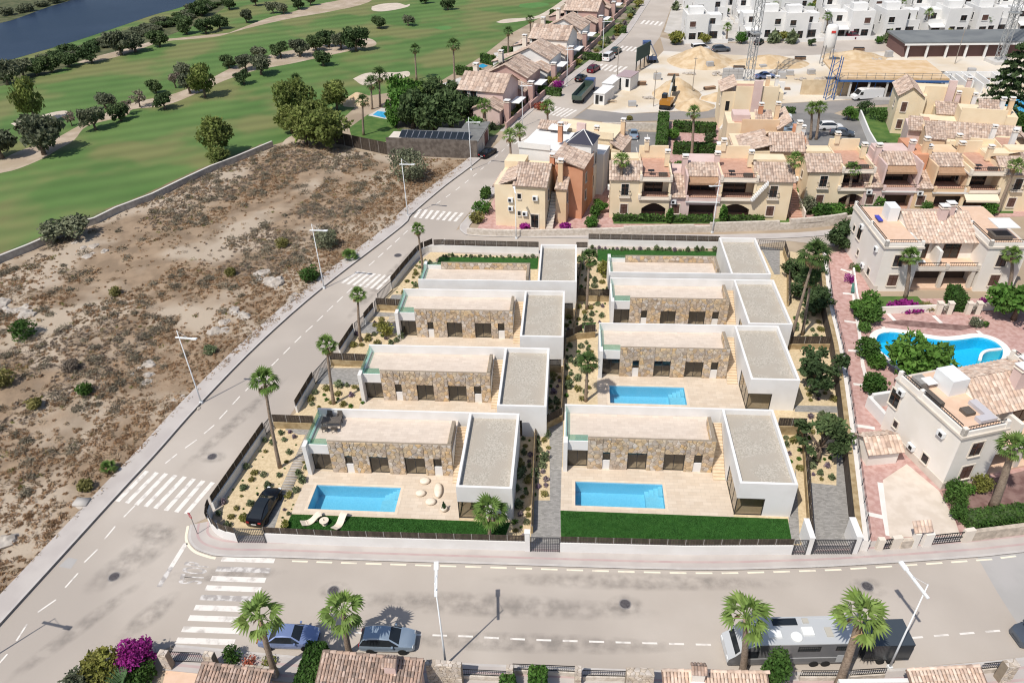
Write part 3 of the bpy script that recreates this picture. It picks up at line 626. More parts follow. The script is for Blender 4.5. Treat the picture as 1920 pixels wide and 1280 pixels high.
# ------------------------------------------------------------------ plots: gravel beds, decks, lawns, drives
plot = [(p[0]+.1, p[1]) for p in fence_W]+[(at(808,473).x, at(808,473).y), (at(1010,484).x, at(1010,484).y), (at(1100,474).x, at(1100,474).y), (at(1345,471).x, at(1345,471).y), (at(1470,470).x, at(1470,470).y), (at(1540,480).x, at(1540,480).y), (at(1612,1005).x, at(1612,1005).y), (at(1600,1036).x, at(1600,1036).y), (-.3, 44.2), (-28, 42.9), (-30.6, 44.0), (-31.6, 45.6)]
sheet('garden_gravel', plot, .034, m_gravel, [rect(*p) for p in POOLS.values()])
for nm, vx, vy, mir in VILLAS:
    if mir: continue
    h = [rect(*POOLS[nm])] if nm in POOLS else []
    sheet('terrace_paving', rect(vx-16.3, vy-.25, vx+.02, vy+5.6), .046, m_deck, h)
    if h:
        p = POOLS[nm]
        pr = thing('swimming_pool', {'L1': 'rectangular blue pool beside the wavy sun loungers', 'R1': 'rectangular blue pool in front of the front right villa', 'R2': 'rectangular blue pool between the first and second right villas'}[nm], 'pool', (p[0], p[1], 0), group='rectangular villa pools')
        W, Hh = p[2]-p[0], p[3]-p[1]; b = MB(); t = .18
        b.box(-t, -t, -1.7, W+t, Hh+t, -1.5); b.box(-t, -t, -1.5, 0, Hh+t, .03); b.box(W, -t, -1.5, W+t, Hh+t, .03); b.box(0, -t, -1.5, W, 0, .03); b.box(0, Hh, -1.5, W, Hh+t, .03)
        b.build('basin', m_tile_pool, pr)
        b = MB(); b.box(W-1.7, .02, -1.5, W-.01, 2.0, -.55); b.build('bench', m_ptw, pr)
        for i in range(4): b = MB(); b.box(W-1.7+i*.42, 2.0, -1.5, W-1.28+i*.42-.01*(i == 3), Hh-.01, -1.05+i*.26); b.build('step', m_ptw, pr)
        b = MB(); b.face([(.002, .002, -.1), (W-.002, .002, -.1), (W-.002, Hh-.002, -.1), (.002, Hh-.002, -.1)]); b.build('water', m_water, pr)
        b = MB()
        for r_ in ((-.3, -.3, W+.3, 0), (-.3, Hh, W+.3, Hh+.3), (-.3, 0, 0, Hh), (W, 0, W+.3, Hh)): b.box(r_[0], r_[1], .031, r_[2], r_[3], .062)
        b.build('coping', mat('coping_stone', (.64,.53,.41), (.70,.60,.48), sc=1), pr)
# lawns
sheet('lawn', [(-26.4, 43.6), (-5.6, 44.35), (-5.0, 47.35), (-26.2, 47.35)], .05, m_lawn)
sheet('lawn', [(-.15, 44.5), (20.6, 45.0), (20.95, 49.08), (-.32, 49.08)], .05, m_lawn)
sheet('lawn', [(p.x, p.y) for p in ats([(824,482),(1010,484),(1008,505),(815,505)])], .05, m_lawn)
sheet('lawn', [(p.x, p.y) for p in ats([(1120,468),(1345,472),(1350,500),(1120,490)])], .05, m_lawn)
sheet('lawn', xy([(1092,605),(1118,605),(1112,616),(1086,616)]), .05, m_lawn)
m_grass = mat('grass_blade', (.026,.10,.014), (.04,.13,.02), sc=1.5, rnd=.35, trans=.2)
# drives of grey pavers
_dz = .0375
for pts in ([(1030,790),(1056,790),(1051,1030),(995,1030),(998,938),(1031,938)], [(1478,960),(1492,880),(1500,1020),(1480,1018)], [(1518,905),(1568,910),(1570,760),(1595,760),(1607,1030),(1518,1035)], [(1490,760),(1592,762),(1592,775),(1490,772)],
            [(600,690),(690,690),(684,722),(594,720)], [(680,604),(757,606),(757,625),(668,625)], [(700,585),(757,588),(757,594),(700,594)], [(735,553),(770,553),(768,563),(730,562)],
            [(540,795),(590,795),(585,815),(560,815),(535,806)], [(473,985),(520,925),(535,925),(515,990)], [(1425,462),(1462,468),(1462,515),(1452,515)]):
    _dz += .0007; sheet('driveway', xy(pts), _dz, m_drive)
# ================================================================== plants and trees
def leafm(name, c1, c2, rnd=.38, trans=.22, orand=.12): return mat(name, c1, c2, sc=.9, rough=.7, rnd=rnd, trans=trans, orand=orand, spec=.15)
m_bark = mat('bark', (.12,.085,.06), (.20,.15,.11), sc=5, bump=.8, bsc=9)
m_palmbark = mat('palm_bark', (.22,.165,.125), (.32,.25,.19), sc=6, bump=1.0, bsc=10)
m_olive = leafm('olive_leaf', (.125,.142,.085), (.175,.19,.12), orand=.22); m_dkgrn = leafm('dark_leaf', (.058,.095,.036), (.09,.13,.052), orand=.22)
m_pine = leafm('pine_needle', (.17,.215,.055), (.23,.26,.08), orand=.15, trans=.32); m_grn = leafm('bright_leaf', (.065,.155,.025), (.105,.20,.042))
m_hedge = leafm('hedge_leaf', (.05,.11,.022), (.078,.145,.034)); m_mag = leafm('magenta_bract', (.24,.018,.17), (.33,.04,.25), trans=.3)
m_cush = leafm('cushion_leaf', (.19,.18,.055), (.24,.22,.08)); m_greyleaf = leafm('grey_leaf', (.14,.18,.09), (.19,.225,.12))
m_lav = leafm('lavender_leaf', (.22,.16,.22), (.24,.20,.20)); m_ylw = leafm('yellowgreen_leaf', (.20,.21,.045), (.26,.25,.07)); m_redfl = leafm('red_flower', (.45,.06,.05), (.5,.15,.1))
m_frond = leafm('palm_frond', (.11,.19,.042), (.15,.23,.06), trans=.3); m_frond2 = leafm('dark_palm_frond', (.05,.09,.025), (.075,.12,.035), trans=.25)
m_dead = leafm('dead_frond', (.30,.20,.11), (.38,.27,.16)); m_dry = leafm('dry_brush', (.34,.25,.165), (.42,.32,.215), rnd=.35)
m_dryred = leafm('dry_red_brush', (.33,.20,.115), (.40,.26,.155), rnd=.35); m_drygrey = leafm('grey_brush', (.22,.175,.135), (.28,.23,.185), rnd=.35)
m_spin = leafm('spiky_leaf', (.05,.10,.045), (.08,.14,.06))
def blob_set(rx, ry, rz, n, cz, seed, spread=.75, size=.45, flat=1.0):
    rr = random.Random(seed); B = []
    for i in range(n):
        a = rr.uniform(0, 2*math.pi); t = rr.random()**.5*spread; zz = rr.uniform(-.7, .8)
        k = math.sqrt(max(.05, 1-zz*zz*.9)); s = size*rr.uniform(.65, 1.25)
        B.append((rx*t*k*math.cos(a), ry*t*k*math.sin(a), cz+zz*rz*.75, rx*s, ry*s, rz*s*flat))
    return B
def crown_mesh(name, blobs, n, leaf, m, shell=.5, up=.4, mats=None):
    C, tone = clumps(blobs, n, shell); return np_mesh(name, leaf_quads(C, leaf, up), n, m, tone)
def limb_mesh(h, r, blobs, seed, m=None, nl=6):
    rr = random.Random(seed); mb = MB(); lean = (rr.uniform(-.15, .15)*h, rr.uniform(-.15, .15)*h)
    top = Vector((lean[0], lean[1], h)); mb.tube([(0,0,-.1), (lean[0]*.3, lean[1]*.3, h*.5), top], [r*1.3, r, r*.75], 8)
    for b in rr.sample(blobs, min(nl, len(blobs))):
        e = Vector(b[:3]); s = top*rr.uniform(.75, 1.0); mb.tube([s, (s+e)/2+Vector((rr.uniform(-.2,.2), rr.uniform(-.2,.2), .1)), e], [r*.5, r*.34, r*.12], 5)
    return mb.mesh('trunk', m or m_bark, True)
TREE = {}
def tree_kind(key, rx, rz, hz, nb, n, leaf, m, seed, trunk_h, tr, spread=.75, size=.45, shell=.5, up=.4, nl=6):
    B = blob_set(rx, rx, rz, nb, hz, seed, spread, size)
    TREE.setdefault(key, []).append((crown_mesh('crown', B, n, leaf, m, shell, up), limb_mesh(trunk_h, tr, B, seed, nl=nl)))
for s in range(5): tree_kind('olive', 2.1, 1.45, 1.75, 15, 1900, .26, m_olive, s, .8, .2, size=.40)
for s in range(3): tree_kind('darkolive', 2.1, 1.5, 1.75, 15, 2000, .26, m_dkgrn, 10+s, .8, .2, size=.42)
for s in range(3): tree_kind('pine', 2.6, 2.0, 2.5, 18, 2800, .26, m_pine, 20+s, 1.3, .2, size=.38)
for s in range(3): tree_kind('broad', 2.6, 1.9, 2.5, 16, 2900, .30, m_grn, 30+s, 1.5, .22, size=.42)
for s in range(2): tree_kind('carob', 2.3, 1.7, 2.9, 17, 1500, .26, m_dkgrn, 40+s, 1.5, .14, size=.27, spread=.95, shell=.3, nl=12)
for s in range(2): tree_kind('bare', 1.6, 1.3, 2.0, 10, 420, .22, m_drygrey, 50+s, 1.0, .14, size=.38, nl=10)
def tree(key, px, py, r, label, group, hscale=1.0, name='tree', v=None, rot=None):
    """tree whose trunk stands at photo point px,py; r = crown radius in metres"""
    cr, tr = random.choice(TREE[key]) if v is None else TREE[key][v % len(TREE[key])]
    p = at(px, py); s = r/{'olive':2.1,'darkolive':2.1,'pine':2.6,'broad':2.6,'carob':2.3,'bare':1.6}[key]
    o = thing(name, label, 'tree', p, random.uniform(0, 6.28) if rot is None else rot, group); o.scale = (s, s, s*hscale)
    link('crown', cr, o); link('trunk', tr, o); return o
# ---- low garden plants (one mesh each, few variants)
PLANT = {}
def sprig_mesh(n, h, r, leaf, m, seed):
    rr = np.random.default_rng(seed); a = rr.random(n)*2*np.pi; t = rr.random(n); rad = r*t*(.4+.6*rr.random(n)); C = np.stack([np.cos(a)*rad, np.sin(a)*rad, h*(.12+.88*rr.random(n))*(1-.45*t)], 1)
    return np_mesh('plant', leaf_quads(C, leaf, .2, 2.4), n, m)
for s in range(3):
    PLANT.setdefault('r', []).append(crown_mesh('plant', [(0,0,.22,.5,.5,.28)]+[(random.uniform(-.2,.2), random.uniform(-.2,.2), .25, .33, .33, .24) for _ in range(4)], 260, .12, m_cush, .75))
    PLANT.setdefault('g', []).append(sprig_mesh(240, 1.05, .62, .17, m_greyleaf, s))
    PLANT.setdefault('b', []).append(crown_mesh('plant', blob_set(.8, .8, .5, 8, .5, s, .7, .5), 420, .15, m_ylw, .6))
    PLANT.setdefault('l', []).append(sprig_mesh(220, .8, .5, .13, m_lav, 20+s))
    PLANT.setdefault('s', []).append(sprig_mesh(90, .45, .36, .13, m_grn, 40+s))
    PLANT.setdefault('c', []).append(crown_mesh('plant', [(0,0,.3,.5,.5,.36)], 300, .11, m_greyleaf, .8))
KIND_WORD = {'r': ('cushion_plant', 'olive cushion plant'), 'g': ('shrub', 'grey-green shrub'), 'b': ('bush', 'yellow-green bush'), 'l': ('lavender', 'purplish shrub'), 's': ('sprout', 'small green plant'), 'c': ('cushion_plant', 'grey-green cushion')}
NOMS = ['first','second','third','fourth','fifth','sixth','seventh','eighth','ninth','tenth','eleventh','twelfth','thirteenth','fourteenth','fifteenth','sixteenth','seventeenth','eighteenth','nineteenth','twentieth']
def nth(i): return NOMS[i] if i < 20 else '%dth' % (i+1) if (i+1) % 10 not in (1, 2, 3) else '%d%s' % (i+1, {1: 'st', 2: 'nd', 3: 'rd'}[(i+1) % 10])
def bed(plants, where, group, z=.03):
    """plants = [(x, y, radius, kind)] ; labelled by kind and order from the front street"""
    cnt = {}
    for x, y, r, k in sorted(plants, key=lambda q: q[1]):
        nm, w = KIND_WORD[k]; i = cnt.get(k, 0); cnt[k] = i+1
        o = link(nm, random.choice(PLANT[k]), None, (x, y, z), random.uniform(0, 6.28)); s = r/.55; o.scale = (s, s, s*random.uniform(.85, 1.2))
        if k == 'b': o.scale = (r/.85, r/.85, r/.85)
        tag(o, '%s in %s, %s from front' % (w, where, nth(i)), 'plant', group)
def scatter(poly, n, seed, kinds='rgglscr', rmin=.25, rmax=.6, avoid=()):
    rr = random.Random(seed); P = xy(poly) if not isinstance(poly[0], Vector) else poly
    x0, x1 = min(p[0] for p in P), max(p[0] for p in P); y0, y1 = min(p[1] for p in P), max(p[1] for p in P); out = []
    def inside(x, y):
        c = False
        for i in range(len(P)):
            a, b = P[i], P[i-1]
            if (a[1] > y) != (b[1] > y) and x < (b[0]-a[0])*(y-a[1])/(b[1]-a[1])+a[0]: c = not c
        return c
    for _ in range(n*30):
        if len(out) >= n: break
        x, y, r = rr.uniform(x0, x1), rr.uniform(y0, y1), rr.uniform(rmin, rmax)
        if inside(x, y) and all((x-q[0])**2+(y-q[1])**2 > (r+q[2])**2*.9 for q in out): out.append((x, y, r, rr.choice(kinds)))
    return out
# ---- palms
def zfor(px, py, topy):
    b = at(px, py); lo, hi = 0, 40
    for _ in range(40):
        z = (lo+hi)/2; d = Vector((b.x, b.y, z-CAM_H)); k = d.dot(_fw); y = 640-FPX*d.dot(_up)/k
        if y > topy: lo = z
        else: hi = z
    return z
def frond_pts(R_, nf=10, droop=.35, fold=.12):
    """fan leaf: stalk along +x then fingers; returns quads"""
    Q = []; s = R_*.5; w = .022
    Q.append([(0,-w,0),(0,w,0),(s,w,.03),(s,-w,.03)])
    for i in range(nf):
        t = -1.25+2.5*i/(nf-1); L = R_*.54*(1-.15*abs(t)); dx, dy = math.cos(t), math.sin(t); nx, ny = -dy, dx; hw = R_*.055
        m_ = (s+dx*L*.55, dy*L*.55, .06+fold*(i % 2)*.3); e = (s+dx*L, dy*L, -droop*R_*(.25+.35*abs(t)))
        Q.append([(s-.02, 0, .03), (m_[0]-nx*hw, m_[1]-ny*hw, m_[2]), e, (m_[0]+nx*hw, m_[1]+ny*hw, m_[2])])
    return Q
FR = {}
for key, m in (('live', m_frond), ('dark', m_frond2), ('dead', m_dead), ('bright', leafm('bright_palm_frond', (.17,.26,.06), (.22,.31,.09), trans=.35))):
    mb = MB()
    for q in frond_pts(1.0, droop=.3 if key != 'dead' else .15): mb.face(q)
    FR[key] = mb.mesh('frond', m)
def frond_rot(n, rr, lo, hi):
    for i in range(n):
        yield (rr.uniform(-.2, .2), -R(lerp(lo, hi, ((i+.5)/n)**.85)+rr.uniform(-8, 8)), i*2.399+rr.uniform(-.25, .25))
def palm(px, py, cx, cy, Rm, label, group, near=True, dark=False, dead=8, nf=22, tr=.15, name='palm_tree', z0=0.0, fat=1.0):
    """fan palm: base at photo px,py; crown centre at cx,cy; crown radius Rm metres"""
    z = zfor(px, py, cy); b = at(px, py); t = at(cx, cy, z); rr = random.Random(int(px*7+py)); top = t-b
    if top.xy.length > .45*z: top = Vector((top.x*.45*z/top.xy.length, top.y*.45*z/top.xy.length, z))
    o = thing(name, label, 'palm tree', b, 0, group)
    mb = MB(); n = 9; path = []; rad = []
    for i in range(n):
        s = i/(n-1); path.append((top.x*s*s*.5+top.x*s*.5, top.y*s*s*.5+top.y*s*.5, z*s-.1*(i == 0))); rad.append(tr*fat*(1.35-.5*s+(.25 if i == 0 else 0)+.03*(i % 2)))
    mb.tube(path, rad, 9); mb.build('trunk', m_palmbark, o, smooth=True)
    key = 'bright' if group == 'foreground palms' else 'dark' if dark else 'live'
    if near:
        for r in frond_rot(nf, rr, -35, 78):
            f = link('frond', FR[key], o, top); f.rotation_euler = r; s = Rm*rr.uniform(.85, 1.1); f.scale = (s, s, s)
        for r in frond_rot(dead, rr, -80, -35):
            f = link('dead_frond', FR['dead'], o, top-Vector((0, 0, .15))); f.rotation_euler = r; s = Rm*rr.uniform(.6, .85); f.scale = (s, s, s)
    else:
        mb = MB(); Q = frond_pts(1.0, 7)
        for k, (nn, lo, hi, mi, sc_) in enumerate(((nf, -35, 78, 0, 1.0), (dead, -85, -45, 1, .75))):
            for r in frond_rot(nn, rr, lo, hi):
                M_ = Matrix.Translation(top) @ Matrix.Rotation(r[2], 4, 'Z') @ Matrix.Rotation(r[1], 4, 'Y') @ Matrix.Scale(Rm*sc_*rr.uniform(.85, 1.1), 4)
                for q in Q: mb.face([M_ @ Vector(v) for v in q], mi)
        mb.build('crown', [m_frond2 if dark else m_frond, m_dead], o)
    return o
def hedge_mesh(L, W, H, m, leaf=.16, dens=60, seed=0, rnd_top=0.0):
    """clipped hedge body: leafy surface on a box; includes a solid core"""
    A = 2*L*H+2*W*H+L*W; n = int(A*dens); f = rng.random(n); C = np.empty((n, 3)); u, v = rng.random(n), rng.random(n)
    areas = np.cumsum([L*H, L*H, W*H, W*H, L*W])/A; k = np.searchsorted(areas, f)
    C[:, 0] = np.where(k < 2, u*L, np.where(k == 2, 0, np.where(k == 3, L, u*L))); C[:, 1] = np.where(k == 0, 0, np.where(k == 1, W, v*W)); C[:, 2] = np.where(k < 2, v*H, np.where(k < 4, u*H, H))
    C += rng.normal(size=(n, 3))*.05; V = leaf_quads(C, leaf, .3)
    me = np_mesh('hedge', V, n, m); return me
def hedge(p, q, W, H, label, group, m=None, z=0.0, name='hedge', dens=None):
    """hedge from photo point p to q"""
    a, b = (at(*p), at(*q)) if not isinstance(p, Vector) else (p, q); d = b-a; L = d.length; rz = math.atan2(d.y, d.x); m = m or m_hedge
    o = thing(name, label, 'hedge', (a.x, a.y, z), rz, group); far = a.y > 110
    link('foliage', hedge_mesh(L, W, H, m, .16 if not far else .3, dens or (70 if not far else 18)), o)
    mb = MB(); mb.box(.08, .08, 0, L-.08, W-.08, H-.08); mb.build('core', m_dkgrn, o); return o
def shrub(px, py, r, m, label, group=None, h=None, name='shrub', z=0.0, cat='shrub', n=700, leaf=None, world=None, blobs=7):
    p = world or at(px, py); h = h or r*1.5; leaf = leaf or max(.1, r*.13)
    B = [(0, 0, h*.5, r*.8, r*.8, h*.46)]+blob_set(r, r, h*.5, blobs, h*.52, int(abs(p.x*13+p.y*7)), .6, .45)
    o = link(name, crown_mesh(name, B, n, leaf, m, .8), None, (p.x, p.y, z)); return tag(o, label, cat, group)
# ================================================================== villa fences, gates, retaining walls
def panel_mesh(w, h, n, name='panel'):
    mb = MB(); s = w/n
    for i in range(n): mb.box(i*s+.008, -.018-.01*(i % 2), .03, (i+1)*s-.008, .018-.01*(i % 2), h, 0)
    for z in (.14, h-.16): mb.box(0, .02, z, w, .055, z+.06)
    return mb.mesh(name, m_fence)
PANELS = {}
def fence(line, wall_h, fen_h, label, group='brown slat fences on low walls', wall_m=None, th=.22, pw=1.62, wall_side=1, post=True, z0=0.0, name='slat_fence'):
    """low wall along xy line with slatted panels on top; each panel an object"""
    L = [(p[0], p[1]) for p in line]; o0 = L[0]; loc = [(p[0]-o0[0], p[1]-o0[1]) for p in L]
    root = thing(name, label, 'fence', (o0[0], o0[1], z0), 0, group)
    if wall_h: wall_line('wall', loc, -.05, wall_h, th, wall_m or m_white, wall_side, parent=root)
    cl = offset(loc, th/2*wall_side); tot = sum(math.dist(cl[i], cl[i+1]) for i in range(len(cl)-1)); n = max(1, round(tot/pw)); w = tot/n; key = (round(w, 2), fen_h)
    if key not in PANELS: PANELS[key] = (panel_mesh(w-.07, fen_h, max(6, int(w/.13))), MB().box(-.03, -.03, 0, .03, .03, fen_h*.97).mesh('post', mat('post_galvanised', (.30,.28,.26), rough=.6)))
    pm, po = PANELS[key]
    for k, (p, h) in enumerate(along(cl, w-1e-4, 0.0)[:n+1]):
        if post: link('post', po, root, (p.x, p.y, wall_h), h)
        if k < n: link('panel', pm, root, (p.x+math.cos(h)*.035, p.y+math.sin(h)*.035, wall_h), h)
    return root
m_gate = mat('gate_steel', (.05,.05,.055), rough=.55, spec=.4)
def gate(a, b, h, label, z=0.05, rails=9, bars=14, diag=False):
    d = Vector((b[0]-a[0], b[1]-a[1])); L = d.length; root = thing('gate', label, 'gate', (a[0], a[1], z), math.atan2(d.y, d.x), 'dark metal gates of the villas')
    mb = MB(); mb.box(0, -.03, 0, .07, .03, h).box(L-.07, -.03, 0, L, .03, h).box(.07, -.03, 0, L-.07, .03, .07).box(.07, -.03, h-.07, L-.07, .03, h); mb.build('frame', m_gate, root)
    for i in range(1, bars):
        mb = MB() if i == 1 else mb
        if i == 1: mb.box(-.022, -.012, .07, .022, .012, h-.07); bm_ = mb.mesh('bar', m_gate)
        link('bar', bm_, root, (L*i/bars, 0, 0))
    mb = MB()
    for i in range(1, rails): mb.box(.07, -.006, h*i/rails-.012, L-.07, .006, h*i/rails+.012)
    mb.build('mesh_infill', m_gate, root); return root
fw = fence_W
def seg(pts): return [(p.x, p.y) for p in ats(pts)]
# street side, left column (from the front corner going back)
fence(seg([(404,955),(500,815)]), 1.0, .85, 'slat fence on white wall beside the black car garden along the side street', wall_side=1)
fence(seg([(559,774),(591,720)]), 1.0, .85, 'slat fence on white wall along the side street beside the second left villa', wall_side=1)
fence(seg([(640,668),(666,628)]), 1.0, .85, 'slat fence on white wall along the side street, longest stretch beside the third left villa', wall_side=1)
fence(seg([(686,609),(703,588)]), 1.0, .85, 'short slat fence on white wall between two street gates', wall_side=1)
fence(smooth_line(seg([(736,543),(752,523),(771,500),(785,484),(800,475),(822,472),(900,474),(1010,476.5)]), 3), 1.1, .95, 'long slat fence on white wall rounding the back corner behind the left column', wall_side=1)
fence(seg([(1080,477),(1101,477)]), 1.1, .95, 'two-panel slat fence beside the rearmost left villa gravel roof')
fence(seg([(1103,461),(1347,466)]), 1.1, .95, 'straight slat fence on white wall behind the rearmost right villa')
gate(at(500,815), at(513,799), 1.5, 'small dark gate at the side street by the leaning first palm', bars=6)
gate(at(591,720), at(622,684), 1.6, 'wide dark sliding gate on the side street below the second palm crown')
gate(at(667,626), at(685,610), 1.6, 'dark gate on the side street behind the third palm trunk', bars=9)
gate(at(704,586), at(708,579), 1.6, 'narrow dark gate post leaf between the side street fences', bars=4)
gate(at(710,570), at(736,545), 1.6, 'dark sliding gate on the side street nearest the upper crossing', bars=12)
gate(at(1420,468), at(1470,470), 1.6, 'pale wire gate behind the rearmost right villa', bars=12)
# front street
fr = smooth_line(seg([(396,962),(392,978),(400,996),(414,1008),(432,1014),(447,1017)]), 3)
fence(fr, 1.2, .8, 'curved slat fence on white wall at the street corner by the stop sign', pw=.9)
gate(at(447,1018), at(500,1019), 2.0, 'dark entrance gate in front of the black car', bars=16)
fence(seg([(500,1018),(640,1024.5),(985,1034)]), 1.3, .78, 'long slat fence on white wall in front of the lawn with the sun loungers')
fence(seg([(1050,1036),(1280,1042),(1483,1041)]), 1.3, .78, 'long slat fence on white wall in front of the plain right lawn')
gate(at(994,1035), at(1049,1036), 2.0, 'dark drive gate between the two front villas', bars=16)
gate(at(1484,1041), at(1509,1041), 2.0, 'narrow dark gate at the right end of the front fence', bars=8)
gate(at(1520,1040), at(1596,1040), 2.0, 'widest dark drive gate at the right end of the villa row', bars=24)
def pillar(px, py, w, d, h, label, m=None, name='gate_pillar'):
    p = at(px, py); o = thing(name, label, 'pillar', p, 0); mb = MB(); mb.box(-w/2, 0, -.05, w/2, d, h); mb.build('shaft', m or m_white, o); mb = MB(); mb.box(-w/2-.04, -.04, h, w/2+.04, d+.04, h+.06); mb.build('cap', m or m_white, o); return o
pillar(989,1035,.45,.45,2.5,'white square pillar left of the middle drive gate'); pillar(1514,1041,.42,2.2,2.3,'white pillar between the two right end gates'); pillar(1601,1039,.5,2.2,2.3,'white pillar at the right end of the villa front')
# dividing fences on ochre stone walls
def dfence(pts, label, wh=.9, fh=1.05): return fence(seg(pts), wh, fh, label, 'brown slat fences on ochre retaining walls', m_ochre)
dfence([(515,803),(592,806)], 'dividing slat fence on ochre wall left of the villa with the roof dining set')
dfence([(621,686),(692,689)], 'dividing slat fence on ochre wall left of the second left villa')
dfence([(707,582),(762,585)], 'dividing slat fence on ochre wall left of the third left villa')
dfence([(975,815),(999,815)], 'short dividing slat fence right of the front left gravel roof')
dfence([(1027,699),(1052,699)], 'short dividing slat fence right of the second left gravel roof')
dfence([(1057,592),(1074,592)], 'short dividing slat fence right of the third left gravel roof')
dfence([(1003,806),(1026,804),(1055,790)], 'bent dividing slat fence at the top of the middle drive')
dfence([(1060,646),(1080,637),(1116,633)], 'bent dividing slat fence left of the second right villa')
dfence([(1080,565),(1146,566)], 'dividing slat fence left of the third right villa')
dfence([(1455,815),(1506,816)], 'dividing slat fence on ochre wall right of the front right gravel roof', 1.2, 1.1)
dfence([(1478,655),(1562,655)], 'dividing slat fence under the tall leaning palm on the right', .8, 1.1)
fence(seg([(995,1000),(1003,806)]), 1.0, .25, 'low slat strip on ochre wall along the middle drive', 'brown slat fences on ochre retaining walls', m_ochre, pw=2.2, wall_side=-1)
fence(seg([(1052,785),(1058,646)]), 1.0, .25, 'low slat strip on ochre wall between second villas of both columns', 'brown slat fences on ochre retaining walls', m_ochre, pw=2.2, wall_side=-1)
fence(seg([(1073,632),(1081,566)]), 1.0, .25, 'low slat strip on ochre wall between third villas of both columns', 'brown slat fences on ochre retaining walls', m_ochre, pw=2.2, wall_side=-1)
fence(seg([(1081,562),(1090,482)]), 1.0, .25, 'low slat strip on ochre wall between the rearmost villas', 'brown slat fences on ochre retaining walls', m_ochre, pw=2.2, wall_side=-1)
fence(seg([(1520,1022),(1506,816)]), .9, 1.05, 'slat fence on ochre wall between the two right side drives', 'brown slat fences on ochre retaining walls', m_ochre, wall_side=1)
fence(seg([(1478,575),(1478,500),(1470,474)]), .9, 1.05, 'slat fence on ochre wall behind the dark trees right of the rear villas', 'brown slat fences on ochre retaining walls', m_ochre, wall_side=1)
# tall retaining wall on the right
RW = smooth_line(seg([(1597,1030),(1582,880),(1569,760),(1557,670),(1540,590),(1534,530),(1528,480)]), 3)
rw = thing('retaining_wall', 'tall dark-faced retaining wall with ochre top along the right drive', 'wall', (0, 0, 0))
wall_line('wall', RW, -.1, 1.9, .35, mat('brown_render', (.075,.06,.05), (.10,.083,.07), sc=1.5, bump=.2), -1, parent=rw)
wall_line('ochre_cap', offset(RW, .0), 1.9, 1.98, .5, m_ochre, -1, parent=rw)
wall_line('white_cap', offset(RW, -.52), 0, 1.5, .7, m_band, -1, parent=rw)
rf = thing('wire_fence', 'thin dark post and wire fence on top of the right retaining wall', 'fence', (0, 0, 0)); RF = offset(RW, -1.05)
for p, h in along(RF, 2.3): link('post', VCACHE.setdefault('wpost', MB().tube([(0,0,0),(0,0,1.0)], .035, 6).mesh('post', m_gate)), rf, (p.x, p.y, 1.5))
for z in (1.62, 1.9, 2.2, 2.48):
    mb = MB(); mb.tube([(x, y, z) for x, y in RF], .018, 4); mb.build('wire', m_gate, rf)
# ================================================================== garden plants
LZ = [(500,375,22,'g'),(555,330,15,'r'),(628,315,25,'g'),(655,368,22,'g'),(700,305,22,'l'),(735,345,25,'l'),(748,405,14,'s'),(560,395,25,'g'),(505,458,20,'r'),(480,500,10,'s'),(355,585,28,'g'),(420,633,32,'r'),(395,685,30,'r'),(490,650,28,'c'),(320,690,18,'s'),(330,755,32,'g'),(245,760,15,'s'),(207,820,12,'s'),(310,813,16,'r'),(435,748,12,'s'),(438,793,20,'s'),(525,740,34,'g'),(615,655,22,'g'),(635,632,12,'s'),(612,715,9,'s'),(655,592,15,'s'),(675,540,22,'r'),(695,470,26,'g'),(770,640,28,'g'),(800,695,38,'g'),(830,590,24,'g'),(812,545,15,'r'),(750,772,32,'c'),(690,822,38,'b'),(725,880,15,'s'),(712,915,12,'s'),(655,925,20,'l'),(690,958,18,'g'),(640,985,18,'s'),(665,1060,45,'b'),(335,1005,48,'b'),(272,912,28,'r'),(232,983,32,'r'),(328,915,15,'s'),(385,880,33,'g'),(170,870,35,'l'),(130,955,25,'g'),(205,1055,30,'g'),(460,455,12,'c'),(422,520,10,'c'),(560,330,12,'s')]
def zoomed(L, x0, y0, s): 
    out = []
    for zx, zy, r, k in L: p = at(x0+zx/s, y0+zy/s); q = at(x0+(zx+r)/s, y0+zy/s); out.append((p.x, p.y, (q-p).length, k))
    return out
bed(zoomed(LZ, 380, 740, 4.266), 'the gravel bed around the black car', 'plants in the corner garden')
bed(scatter([(572,765),(600,724),(690,724),(682,762)], 22, 3), 'the gravel bed under the second street palm', 'plants of the second left garden')
bed(scatter([(650,655),(668,628),(690,628),(756,628),(756,645),(690,648)], 13, 4, rmin=.3), 'the gravel bed under the third street palm', 'plants of the third left garden')
bed(scatter([(700,602),(712,596),(725,596),(722,605),(705,612)], 4, 5), 'the small gravel bed with slab path', 'plants of the slab path bed')
bed(scatter([(736,550),(790,490),(808,490),(797,555)], 24, 6, 'rrgscg'), 'the gravel bed beside the rearmost left villa', 'plants of the rear left garden')
bed(scatter([(828,479),(1008,482),(1008,485),(824,483)], 26, 7, 'gsgc', .2, .45), 'the strip of gravel behind the back lawn, left', 'plants along the rear left fence')
bed(scatter([(1108,466),(1345,470),(1345,472.5),(1112,470)], 30, 8, 'gsglc', .2, .5), 'the strip of gravel behind the back lawn, right', 'plants along the rear right fence')
bed(scatter([(978,820),(996,820),(990,1010),(962,1010)], 26, 9), 'the narrow bed beside the front left villa', 'plants in the narrow front bed')
bed(scatter([(1004,812),(1030,808),(1027,930),(1000,932)], 26, 10), 'the bed left of the middle drive', 'plants beside the middle drive')
bed(scatter([(1029,702),(1050,702),(1048,775),(1028,785)], 16, 11), 'the narrow bed beside the second left villa', 'plants in the second narrow bed')
bed(scatter([(1062,650),(1112,640),(1105,752),(1060,750)], 30, 12), 'the bed left of the upper right pool', 'plants left of the upper right pool')
